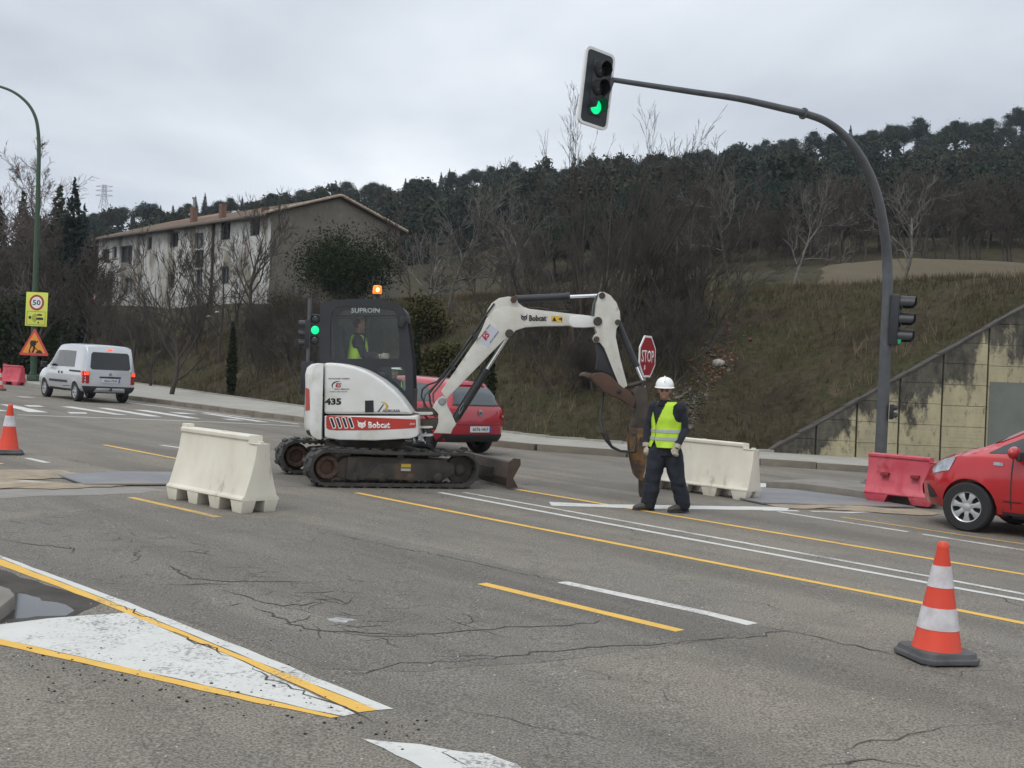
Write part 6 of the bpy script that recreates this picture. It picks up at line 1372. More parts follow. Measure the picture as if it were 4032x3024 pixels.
for s in (-1, 1):
    conform('side_window', bv, [(-.28, 1.03), (.60, 1.02), (.52, 1.16), (.22, 1.40), (-.05, 1.50), (-.28, 1.50)], 1, s, CARGB, mer); conform('quarter_window', bv, [(.66, 1.02), (1.12, 1.0), (.98, 1.10), (.66, 1.26)], 1, s, CARGL, mer, .006); conform('side_window', bv, [(-1.55, 1.06), (-.38, 1.03), (-.38, 1.50), (-1.2, 1.48)], 1, s, CARGB, mer)
    MB().sphere((.72, s * 1.03, 1.04), (.07, .14, .08), 14, 9).build('wing_mirror', CRED2, mer, smooth=180); MB().box((.66, s * 1.0, 1.0), (.06, .16, .12)).build('mirror_arm', PLAS, mer, bevel=.03)
    conform('side_repeater', bv, [(.90, .86), (1.02, .86), (1.02, .90), (.90, .90)], 1, s, LCLEAR, mer, .012); conform('headlamp', bv, [(1.58, .74), (1.82, .68), (1.90, .72), (1.82, .80), (1.68, .88), (1.52, .92)], 1, s, LCLEAR, mer, .010)
    conform('fog_lamp', bv, [(1.74, .38), (1.90, .36), (1.94, .54), (1.86, .50)], 1, s, PLAS, mer, .010); conform('door_seam', bv, [(.78, .34), (.795, .34), (.795, .99), (.78, .99)], 1, s, PLAS, mer, .003); conform('sill', bv, [(-.9, .22), (.9, .22), (.9, .30), (-.9, .30)], 1, s, PLAS, mer, .006)
conform('windscreen', bv, [(.42, -.56), (.42, .56), (1.12, .62), (1.12, -.62)], 2, 1, CARGB, mer, .006)
conform('front_grille', bv, [(-.35, .36), (.35, .36), (.42, .50), (-.42, .50)], 0, 1, PLAS, mer, .01)
# ---- old red car and yellow tank on the bank by the house
rp = bank_pt(*D(226, 664)); rp = at(*D(222, 655), 98.0)
oc, _, bv = make_car('parked_red_car', 'small red car parked by the far end of the farmhouse', 'car', Matrix.Translation((rp.x, rp.y, TZ(rp.x, rp.y))) @ Matrix.Rotation(R(125), 4, 'Z'), GS, mat('old_red', (.35, .02, .03), .4), 2.58, .30, 1.5, 5)
for s in (-1, 1): conform('side_window', bv, [(-1.4, .99), (.75, .96), (.40, 1.32), (-1.1, 1.35)], 1, s, CARGL, oc)
# ================================================================ street furniture
# ---- plastic water barriers
def barrier_mesh(ln, h, wb, wt, feet, step=True):
    m = MB(); hl = ln / 2; fz = h * .155
    zs = [(fz, wb * .96), (fz + .012, wb * 1.02), (fz + .03, wb * 1.0), (fz + .055, wb * .87), (h * .36, wb * .72), (h * .52, wb * .56), (h * .70, wb * .41), (h * .86, wt * 1.2), (h * .925, wt * 1.05), (h * .94, wt * 1.35), (h * .985, wt * 1.35), (h, wt * 1.15)]
    nx = 37; rings = []; xs_ = [-hl + ln * i / (nx - 1) for i in range(nx)]; xstep = hl - .10 * ln
    ribs = [-hl + ln * (k + 1) / feet for k in range(feet - 1)]
    def wv(x, z, w_):                              # pressed flutes that fade out upwards, slightly wavy skin
        g_ = sum(max(0, 1 - abs(x - r_) / .045) for r_ in ribs) * max(0, min(1, (h * .78 - z) / (h * .4))) * (1 if z > fz + .04 else 0)
        return w_ - .055 * g_ + .006 * math.sin(x * 11 + z * 7)
    def ring(x, cap):
        def q(z): return min(z, h * .875 + .02 * (z / h)) if cap else z
        return [(x, -wv(x, z, w_) / 2, q(z)) for z, w_ in zs] + [(x, wv(x, z, w_) / 2, q(z)) for z, w_ in reversed(zs)]
    for x in xs_:
        if step and x > xstep and len(rings) and rings[-1][0][0] < xstep: rings.append(ring(xstep, False)); rings.append(ring(xstep + .004, True))
        rings.append(ring(x, step and x > xstep))
    m.loft(rings)
    fw = ln / (feet * 2 - 1) * 1.04
    for k in range(feet):
        xc = -hl + fw * .5 + (ln - fw) * k / (feet - 1)
        for s in (-1, 1):
            y0, y1 = s * wb * .49, s * wb * .12; a, b = fw * .52, fw * .36
            m.add([(xc - a, y0, fz + .01), (xc + a, y0, fz + .01), (xc + a, y1, fz + .01), (xc - a, y1, fz + .01), (xc - b, y0 * .95, 0), (xc + b, y0 * .95, 0), (xc + b, y1 * 1.3, 0), (xc - b, y1 * 1.3, 0)], [(0, 1, 2, 3), (4, 5, 6, 7), (0, 1, 5, 4), (1, 2, 6, 5), (2, 3, 7, 6), (3, 0, 4, 7)])
    return m
def barrier(name, label, M, mt, ln=1.55, h=.86, wb=.48, wt=.15, feet=4, lug=True, slots=False, group=None):
    o = thing(name, label, 'barrier', M, group)
    b = barrier_mesh(ln, h, wb, wt, feet).build('shell', mt, o, bevel=.007, seg=2, smooth=35)
    if lug:
        MB().box((-ln / 2 + .01, 0, h * 1.0), (.09, .11, h * .09)).build('coupling_lug', mt, o, bevel=.012)
        MB().tube([(ln / 2 - .05, 0, h * .86), (ln / 2 - .05, 0, h * .93)], .035, 10).build('coupling_pin', mt, o)
    MB().tube([(0, 0, h - .005), (0, 0, h + .008)], .035, 12).build('filler_cap', mt, o)
    if slots:
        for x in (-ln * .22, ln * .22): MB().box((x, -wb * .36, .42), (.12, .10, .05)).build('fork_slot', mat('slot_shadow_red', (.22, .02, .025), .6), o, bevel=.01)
    return o
CREAM = mat('cream_plastic', (.69, .655, .555), .5, col2=(.60, .56, .46), scale=3, detail=7, stretch=(1, 1, .4), col3=(.33, .30, .235), scale3=5, lo3=.6, hi3=.72)
PINK = mat('faded_red_plastic', (.50, .05, .08), .5, col2=(.54, .10, .125), scale=2.5, detail=6, col3=(.38, .03, .045), scale3=6)
def place(u0, v0, u1, v1, ln):                     # bottom centre line between two ground pixels
    a, b = G(u0, v0), G(u1, v1); c = (a + b) / 2; return c, math.atan2(b.y - a.y, b.x - a.x)
c, yw = place(*D(382, 1072), *D(566, 1112), 1.5)
barrier('water_barrier', 'cream plastic water barrier in front of the excavator tracks', frame(c + Vector((.02, .05, 0)), R(-41)), CREAM, 1.44, .82, .48, .14, group='cream water barriers')
c = G(*D(1535, 1068))
barrier('water_barrier', 'cream plastic water barrier behind the standing worker', frame(c + Vector((-.12, .12, 0)), R(-42)), CREAM, 1.8, .82, .42, .13, group='cream water barriers')
c = G(*D(1952, 1092))
barrier('water_barrier', 'faded red water barrier between the signal mast and the red car', frame(c + Vector((.0, .1, .03)), R(-36)), PINK, 1.02, .72, .42, .18, 2, False, True)
p = at(*D(28, 830), 46); p.z = zr(p.x)
barrier('water_barrier', 'faded red water barrier at the foot of the green lamp post', frame(p, R(-25)), PINK, 1.0, .78, .45, .16, 2, True)
# ---- traffic cones
ORANGE = mat('cone_orange', (.72, .058, .022), .45, col2=(.62, .06, .03), scale=6); REFL = mat('cone_reflective', (.62, .61, .62), .35, col2=(.48, .44, .45), scale=9); CBASE = mat('cone_rubber_base', (.06, .062, .064), .8, col2=(.10, .10, .10), scale=5)
def cone(label, M, h=.75, bands=((.27, .45), (.62, .80))):
    o = thing('traffic_cone', label, 'cone', M, 'orange traffic cones'); rb, rt = .155 * h / .75, .028 * h / .75
    rad = lambda z: rb + (rt - rb) * (z - .05) / (h - .05)
    s = .42 * h / .75 / 2; q = s * .72
    P = [(s, -q), (s, q), (q, s), (-q, s), (-s, q), (-s, -q), (-q, -s), (q, -s)]
    MB().loft([[(x, y, .012) for x, y in P], [(x, y, .04) for x, y in P], [(x * .93, y * .93, .045) for x, y in P], [(x * .9, y * .9, .075) for x, y in P]]).build('base', CBASE, o, bevel=.006, smooth=30)
    for x in (-.15, .15):
        for y in (-.15, .15): MB().box((x * h / .75, y * h / .75, .008), (.06, .06, .014)).build('foot', CBASE, o, smooth=0)
    body = MB().lathe([(rb * 1.04, .06), (rad(.1), .1), (rad(h - .05), h - .05), (rt * 1.35, h - .045), (rt * 1.35, h - .02), (rt * .9, h)], n=28).build('body', ORANGE, o)
    for z0, z1 in [(h * q0, h * q1) for q0, q1 in bands]: MB().lathe([(rad(z0) + .003, z0), (rad(z1) + .003, z1), (rad(z1) - .004, z1), (rad(z0) - .004, z0)], n=28).build('reflective_band', REFL, body)
    return o
c = G(*D(2022, 1424)); cone('orange cone with two white bands at the right foreground', frame(c, R(14)), .75)
c = G(*D(17, 981)); cone('orange cone with one white band left of the cream barrier, left edge', frame(c, R(30)), .75, ((.56, .77),))
p = at(*D(-3, 852), 40); p.z = zr(p.x); cone('distant orange cone cut by the left edge beyond the hatching', frame(p, 0), .75)
# ---- signal heads
HOUS = mat('signal_housing', (.016, .018, .021), .45); LENSD = mat('dark_lens', (.02, .02, .02), .25)
GREEN = mat('green_light', (.0, .62, .20), .3, emit=1.15)
def signal(o, M, k=1.0, n=3, lit=None, vis=.24, board=None, slim=1.0, lamp_mat=None):
    """housing faces local -y; children are placed in o's frame through M"""
    def tr(mb): mb.v = [tuple(M @ (Vector(p) * k)) for p in mb.v]; return mb
    hh = .36 * n
    tr(MB().box((0, .09, 0), (.36 * slim, .18, hh))).build('housing', HOUS, o, bevel=.03 * k, seg=2)
    if board:
        bw, bh = board; P = []
        def rr(w_, h_, r_): return [(sx * (w_ - r_) + r_ * math.cos(a_), sz * (h_ - r_) + r_ * math.sin(a_)) for sx, sz, a0 in ((1, 1, 0), (-1, 1, 90), (-1, -1, 180), (1, -1, 270)) for a_ in [R(a0 + t_) for t_ in (0, 30, 60, 90)]]
        tr(MB().prism(rr(bw, bh, .09), .02, .05)).build('backboard', mat('backboard_dark', (.022, .028, .033), .6), o, smooth=30)
        a_, b_ = rr(bw + .001, bh + .001, .09), rr(bw + .055, bh + .055, .12); m = MB(); kk = len(a_)
        m.add([(x, .012, z) for x, z in a_] + [(x, .012, z) for x, z in b_] + [(x, .06, z) for x, z in a_] + [(x, .06, z) for x, z in b_], [(i, (i + 1) % kk, kk + (i + 1) % kk, kk + i) for i in range(kk)] + [(2 * kk + i, 2 * kk + (i + 1) % kk, 3 * kk + (i + 1) % kk, 3 * kk + i) for i in range(kk)] + [(kk + i, kk + (i + 1) % kk, 3 * kk + (i + 1) % kk, 3 * kk + i) for i in range(kk)] + [(i, (i + 1) % kk, 2 * kk + (i + 1) % kk, 2 * kk + i) for i in range(kk)])
        tr(m).build('white_border', mat('border_white', (.72, .72, .70), .4), o, smooth=30)
    for i in range(n):
        z = hh / 2 - .18 - .36 * i; mm = MB().sphere((0, -.006, z), (.145 * min(slim * 1.05, 1), .05, .145 * min(slim * 1.05, 1)), 20, 10); ln_ = tr(mm).build('lens', (lamp_mat or GREEN) if lit == i else LENSD, o, smooth=180)
        v = MB(); rg = []
        for (y, r_) in ((0, .165), (-vis, .158)): rg.append([(r_ * slim * math.cos(R(a)), y * (1 - .45 * max(0, -math.sin(R(a)))), z + r_ * math.sin(R(a))) for a in range(-35, 216, 18)])
        v.loft(rg, closed=False); v.loft([[(p[0] * .96, p[1], z + (p[2] - z) * .96) for p in r2] for r2 in rg], closed=False); tr(v).build('visor', HOUS, ln_, smooth=60)
MAST = mat('mast_paint', (.060, .066, .072), .5, col2=(.085, .09, .095), scale=5)
MY = 19.9; mb_ = at(*D(1897, 1062), MY); mz = zr(mb_.x) + .10
mast = thing('signal_mast', 'dark grey curved signal mast reaching over the road', 'traffic light', T(mb_.x, mb_.y, mz))
path = [(1897, 1062), (1902, 980), (1908, 860), (1913, 740), (1917, 640), (1916, 560), (1909, 490), (1893, 415), (1866, 350), (1828, 297), (1785, 263), (1740, 246), (1690, 234), (1600, 214), (1500, 199), (1400, 184), (1322, 172)]
P = []
for i, (x, y) in enumerate(path):
    f_ = max(0, (i - 5) / 11); P.append(at(*D(x, y), MY - 1.6 * f_) - Vector((mb_.x, mb_.y, mz)))
P[0].z = 0
rad = [.102, .10, .098, .095, .090, .086, .081, .076, .071, .067, .063, .060, .057, .052, .048, .044, .040]
PS = spline(P); MB().tube(PS, list(np.interp(np.linspace(0, 16, len(PS)), range(17), rad)), 16).build('pole', MAST, mast, smooth=60)
MB().tube([P[11] - Vector((.02, 0, 0)), P[11] + (P[12] - P[11]) * .12], .095, 16).build('arm_joint', MAST, mast); MB().lathe([(.30, 0), (.30, .025), (.15, .03), (.14, .16)], n=20).build('base_flange', MAST, mast)
for i in range(4): a = R(45 + 90 * i); MB().lathe([(.02, 0), (.02, .07)], (P[0].x + .24 * math.cos(a), P[0].y + .24 * math.sin(a), 0), n=6).build('anchor_bolt', STEEL, mast, smooth=30)
hd = at(*D(1291, 191), MY - 1.7) - Vector((mb_.x, mb_.y, mz))
Mh = Matrix.Translation(hd) @ Matrix.Rotation(R(4.5), 4, 'Y') @ Matrix.Rotation(R(42), 4, 'Z')
signal(mast, Mh, .80, 3, 2, .20, (.36, .70))
MB().tube([P[-1], hd + Vector((.12, .14, -.14))], .05, 10).build('head_bracket', MAST, mast)
h2 = at(*D(1944, 692), MY - .1) - Vector((mb_.x, mb_.y, mz)); signal(mast, Matrix.Translation(h2) @ Matrix.Rotation(R(2), 4, 'Y') @ Matrix.Rotation(R(62), 4, 'Z'), .80, 3, 2, .30, None, 1.0, mat('dim_green_light', (.01, .30, .12), .3, emit=.5))
m = MB()
for dz in (-.42, .42): m.tube([P[3] + Vector((.0, 0, h2.z - P[3].z + dz)), h2 + Vector((-.02, .08, dz))], .025, 6)
m.build('head_bracket', MAST, mast)
h3 = at(*D(1930, 890), MY - .1) - Vector((mb_.x, mb_.y, mz)); signal(mast, Matrix.Translation(h3) @ Matrix.Rotation(R(2), 4, 'Y') @ Matrix.Rotation(R(75), 4, 'Z'), .36, 2, None, .2)
# ---- signal half hidden behind the excavator cab
SY = 31.6; sp = at(*D(668, 700), SY); sz0 = zr(sp.x) + .13
sg = thing('signal_post', 'traffic signal post with lit green lamp left of the excavator cab', 'traffic light', T(sp.x, sp.y, sz0))
MB().tube([(0, 0, 0), (0, 0, 3.2)], .055, 12).build('pole', MAST, sg)
z_ = at(*D(668, 722), SY).z - sz0
signal(sg, T(.17, -.02, z_ + .12) @ Matrix.Rotation(R(-6), 4, 'Z'), .80, 3, 1, .05)
signal(sg, T(-.12, .05, z_) @ Matrix.Rotation(R(-82), 4, 'Z'), .72, 3, None, .24)
MB().box((.0, .02, z_ - 1.2), (.34, .2, .9)).build('controller_box', HOUS, sg, bevel=.02)
# ---- STOP sign
st = at(*D(1398, 770), 25.4); sg = thing('stop_sign', 'red octagonal stop sign on a thin post behind the worker', 'road sign', T(st.x, st.y, zr(st.x) + .13) @ Matrix.Rotation(R(61), 4, 'Z'))
zc = st.z - zr(st.x) - .13; Rr_ = .455
o8 = lambda r_: [(r_ * math.cos(R(22.5 + 45 * i)) / math.cos(R(22.5)), zc + r_ * math.sin(R(22.5 + 45 * i)) / math.cos(R(22.5))) for i in range(8)]
RED = mat('sign_red', (.30, .012, .022), .4); SWHT = mat('sign_white', (.72, .72, .70), .4); SBACK = mat('sign_back', (.3, .31, .32), .5, .5)
pl = MB().prism(o8(Rr_), -.012, .012).build('sign_plate', SWHT, sg, smooth=0); MB().prism(o8(Rr_ - .045), -.0155, -.010).build('red_field', RED, pl, smooth=0)
XZ = Matrix(((1, 0, 0, 0), (0, 0, -1, 0), (0, 1, 0, 0), (0, 0, 0, 1)))      # text plane: x right, y up, facing local -y
text('STOP', .70, .27, SWHT, pl, T(-.35, -.0165, zc - .135) @ XZ, bold=.012)
MB().box((-.16, -.0165, zc - .245), (.055, .003, .10)).build('sticker', SWHT, pl, smooth=0)
MB().box((0, .035, (zc + .3) / 2), (.05, .04, zc + .3)).build('post', STEEL, sg, smooth=0); MB().box((0, .014, zc + .15), (.2, .02, .04)).box((0, .014, zc - .15), (.2, .02, .04)).build('clamp', STEEL, sg, smooth=0)
# ---- green lamp post with two signs
LY = 48.0; lb = at(*D(72, 828), LY); lz = zr(lb.x) + .14
lamp = thing('street_lamp', 'tall green lamp post with curved arm at the left', 'street lamp', T(lb.x, lb.y, lz))
LG = mat('lamp_green', (.024, .062, .028), .5, col2=(.034, .070, .038), scale=3)
pth = [(72, 828), (74, 700), (78, 560), (82, 420), (84, 330), (83, 290), (78, 258), (66, 232), (48, 212), (26, 197), (0, 187), (-40, 176), (-90, 168)]
Q = [at(*D(x, y), LY) - Vector((lb.x, lb.y, lz)) for x, y in pth]; Q[0].z = 0
QS = spline(Q); MB().tube(QS, list(np.interp(np.linspace(0, 12, len(QS)), range(13), [.125, .12, .105, .09, .08, .072, .068, .064, .06, .056, .052, .05, .05])), 12).build('pole', LG, lamp, smooth=60)
MB().box(tuple(Q[-1] + Vector((-.3, 0, .02))), (.9, .3, .14)).build('lantern', mat('lantern_grey', (.3, .3, .3), .5), lamp, bevel=.04); MB().box((0, 0, .12), (.42, .42, .24)).build('base', LG, lamp, bevel=.02); MB().box((.0, -.13, 1.1), (.14, .04, .5)).build('access_door', LG, lamp, bevel=.006)
def at_l(xd, yd, dy=-.18): p = at(*D(xd, yd), LY + dy) - Vector((lb.x, lb.y, lz)); return p
FLUO = mat('fluorescent_yellow', (.62, .66, .10), .4); INK = mat('sign_black', (.012, .012, .012), .5); SRED = mat('sign_red_rim', (.36, .02, .03), .4)
c0 = at_l(79, 668); wv_, hv_ = .96, 1.40
sp_ = thing('speed_camera_sign', 'yellow green speed limit 50 sign on the green lamp post', 'road sign', T(lb.x, lb.y, lz) @ T(*c0) @ Matrix.Rotation(R(-8), 4, 'Z') @ Matrix.Rotation(R(1.0), 4, 'Y'))
pl = MB().box((0, 0, 0), (wv_, .02, hv_)).build('sign_plate', FLUO, sp_, bevel=.008); MB().box((0, .06, .3), (.3, .1, .06)).box((0, .06, -.3), (.3, .1, .06)).build('clamp', STEEL, sp_)
dsc = lambda r_, y0, y1, c, mt, par, nm: MB().prism([(c[0] + r_ * math.cos(2 * math.pi * i / 36), c[1] + r_ * math.sin(2 * math.pi * i / 36)) for i in range(36)], y0, y1).build(nm, mt, par, smooth=30)
dsc(.325, -.014, -.009, (0, .275), SRED, pl, 'red_ring'); dsc(.24, -.017, -.012, (0, .275), SWHT, pl, 'white_disc')
text('50', .35, .22, INK, pl, T(-.175, -.0175, .165) @ XZ, bold=.02)
m = MB()
for (x, z, w_, h_) in ((0, -.10, .80, .012), (0, -.64, .80, .012), (-.4, -.37, .012, .55), (.4, -.37, .012, .55)): m.box((x, -.0115, z), (w_, .004, h_))
m.build('inner_border', INK, pl, smooth=0)
dsc(.065, -.0135, -.009, (-.27, -.35), INK, pl, 'camera_symbol')
def arcs(cx, cz, r0, r1, a0, a1, y=-.0135):
    k = 10; A = [(cx + r0 * math.cos(R(a0 + (a1 - a0) * i / k)), cz + r0 * math.sin(R(a0 + (a1 - a0) * i / k))) for i in range(k + 1)] + [(cx + r1 * math.cos(R(a1 - (a1 - a0) * i / k)), cz + r1 * math.sin(R(a1 - (a1 - a0) * i / k))) for i in range(k + 1)]
    return A
for r0 in (.12, .17, .22, .27): MB().prism(arcs(-.27, -.35, r0, r0 + .018, -45, 40), -.0135, -.009).build('wave_symbol', INK, pl, smooth=0)
for (cx_, cz_, s_) in ((.13, -.24, .8), (.15, -.40, 1.1)):
    MB().prism([(cx_ - .14 * s_, cz_ - .03 * s_), (cx_ + .16 * s_, cz_ - .03 * s_), (cx_ + .16 * s_, cz_ + .035 * s_), (cx_ + .10 * s_, cz_ + .06 * s_), (cx_ - .06 * s_, cz_ + .06 * s_), (cx_ - .14 * s_, cz_ + .01 * s_)], -.0135, -.009).build('car_symbol', INK, pl, smooth=0)
MB().prism([(.06, -.58), (.16, -.58), (.11, -.50)], -.0135, -.009).build('triangle_symbol', INK, pl, smooth=0)
c1 = at_l(74, 746); tr_ = thing('roadworks_sign', 'orange triangular roadworks sign with digging man on the lamp post', 'road sign', T(lb.x, lb.y, lz) @ T(*c1) @ Matrix.Rotation(R(-6), 4, 'Z') @ Matrix.Rotation(R(.5), 4, 'Y'))
def tri(s, r_=.07):
    V = [Vector((0, .72 * s)), Vector((-.66 * s, -.42 * s)), Vector((.66 * s, -.42 * s))]; out_ = []
    for i in range(3):
        a, b, c = V[i - 1], V[i], V[(i + 1) % 3]; out_ += [tuple(b + (a - b).normalized() * r_), tuple(b + ((a - b).normalized() + (c - b).normalized()) * r_ * .33), tuple(b + (c - b).normalized() * r_)]
    return out_
pl = MB().prism(tri(1), -.01, .01).build('sign_plate', mat('faded_sign_red', (.50, .06, .05), .45), tr_, smooth=0); MB().prism(tri(.76, .05), -.0135, -.008).build('orange_field', mat('sign_orange', (.70, .28, .03), .45), pl, smooth=0)
MB().box((0, .06, -.1), (.3, .1, .06)).build('clamp', STEEL, tr_)
z2 = lambda x, y: ((x - 372) / 2.765 / FPX * LY, -(y - 850) / 2.765 / FPX * LY - .05)
dsc(.035, -.0165, -.012, z2(408, 796), INK, pl, 'figure_head')
for nm, Q_ in (('figure_body', [(335, 785), (385, 783), (402, 800), (392, 830), (378, 848), (352, 850), (328, 835), (322, 810)]), ('figure_leg', [(332, 838), (352, 845), (330, 880), (335, 918), (312, 920), (318, 880)]), ('figure_leg', [(358, 845), (382, 842), (388, 868), (368, 918), (342, 918), (362, 875)]), ('shovel', [(378, 850), (425, 893), (420, 900), (372, 858)]), ('soil_heap', [(388, 920), (412, 893), (438, 883), (462, 900), (476, 922)])):
    MB().prism([z2(*q) for q in Q_], -.0165, -.012).build(nm, INK, pl, smooth=0)
# ================================================================ people
NAVY = mat('navy_workwear', (.010, .013, .021), .9, col2=(.017, .021, .030), scale=5, detail=6, bump=.35, bscale=22)
SKIN = mat('skin', (.36, .19, .13), .6, col2=(.30, .155, .105), scale=9)
STUB = mat('stubble_skin', (.20, .125, .095), .7); HAIR = mat('dark_hair', (.018, .014, .012), .8); HIVIS = mat('hi_vis_yellow', (.47, .72, .035), .6, col2=(.40, .62, .03), scale=6, bump=.3, bscale=14); SILV = mat('reflective_tape', (.36, .37, .38), .4)
HELM = mat('helmet_white', (.78, .78, .77), .3, coat=.3); GLOVE = mat('glove_pale', (.46, .42, .33), .9, col2=(.34, .30, .23), scale=14, bump=.4); BOOT = mat('boot_grey_brown', (.05, .045, .04), .8, col2=(.075, .066, .056), scale=8)
def V3(*a): return Vector(a)
def oval(c, ax, ay, rx, ry, n=18): return [c + ax * (rx * math.cos(2 * math.pi * k / n)) + ay * (ry * math.sin(2 * math.pi * k / n)) for k in range(n)]
def limb(m, pts, rads, n=14):                      # tapered tube with rounded ends
    m.tube(pts, rads, n); 
    for p, r_ in ((pts[0], rads[0]), (pts[-1], rads[-1])): m.sphere(p, r_ * .98, 12, 8)
def remesh(m, voxel, smooth_it=4):
    me = m.mesh('tmp'); ob = bpy.data.objects.new('tmp', me); COL.objects.link(ob)
    a = ob.modifiers.new('r', 'REMESH'); a.mode = 'VOXEL'; a.voxel_size = voxel
    b = ob.modifiers.new('s', 'SMOOTH'); b.iterations = smooth_it; b.factor = .5
    out_ = evaluated(ob); bpy.data.objects.remove(ob); out_.materials.clear(); return out_
def hand(m, wrist, d, thumb_side, size=.19, curl=1.0):
    """palm and five curled fingers pointing along d; thumb_side is a unit vector across the palm"""
    d = d.normalized(); t = (thumb_side - d * thumb_side.dot(d)).normalized(); nrm = d.cross(t)   # palm normal
    pl = size * .48; m.loft([oval(wrist + d * (pl * f_), t, nrm, size * w_, size * .12) for f_, w_ in ((0, .14), (.3, .20), (.7, .23), (1, .22))])
    for k, (o_, ln) in enumerate(((.165, .40), (.055, .45), (-.055, .42), (-.155, .33))):
        p0 = wrist + d * (pl * .95) + t * (size * o_); q = [p0]; dd = d.copy(); L_ = size * ln
        for s_, a_ in ((.42, 35), (.33, 60), (.25, 40)):
            dd = (Matrix.Rotation(R(a_ * curl), 3, t) @ dd); q.append(q[-1] + dd * L_ * s_)
        m.tube(q, [size * .056, size * .053, size * .048, size * .04], 8); m.sphere(q[-1], size * .042, 8, 6)
    p0 = wrist + d * (pl * .35) + t * (size * .17); q1 = p0 + (d * .75 + t * .5).normalized() * size * .2; q2 = q1 + (d * .9 + nrm * (-.35) * (1 if curl > 0 else -1) - t * .15).normalized() * size * .17
    m.tube([p0, q1, q2], [size * .075, size * .06, size * .045], 8); m.sphere(q2, size * .047, 8, 6)
def head_mesh(m, c, Rm, s=1.0):
    """c centre of skull; Rm rotates a head that looks along local -y"""
    def S(p, r_, rot=None): m.sphere(c + Rm @ (Vector(p) * s), tuple(x * s for x in r_), 18, 12, Rm)
    S((0, .012, .03), (.074, .093, .092)); S((0, -.028, -.055), (.055, .062, .062)); S((0, -.052, -.098), (.032, .030, .022)); S((0, -.088, -.012), (.0125, .018, .028)); S((0, -.098, -.030), (.016, .013, .011))
    S((0, -.070, .022), (.052, .018, .011)); S((.034, -.062, -.028), (.020, .020, .018)); S((-.034, -.062, -.028), (.020, .020, .018)); S((0, -.083, -.067), (.023, .010, .0075)); S((0, -.08, -.08), (.020, .010, .0075))
    for sx in (-1, 1): S((sx * .077, .015, -.005), (.010, .020, .031))
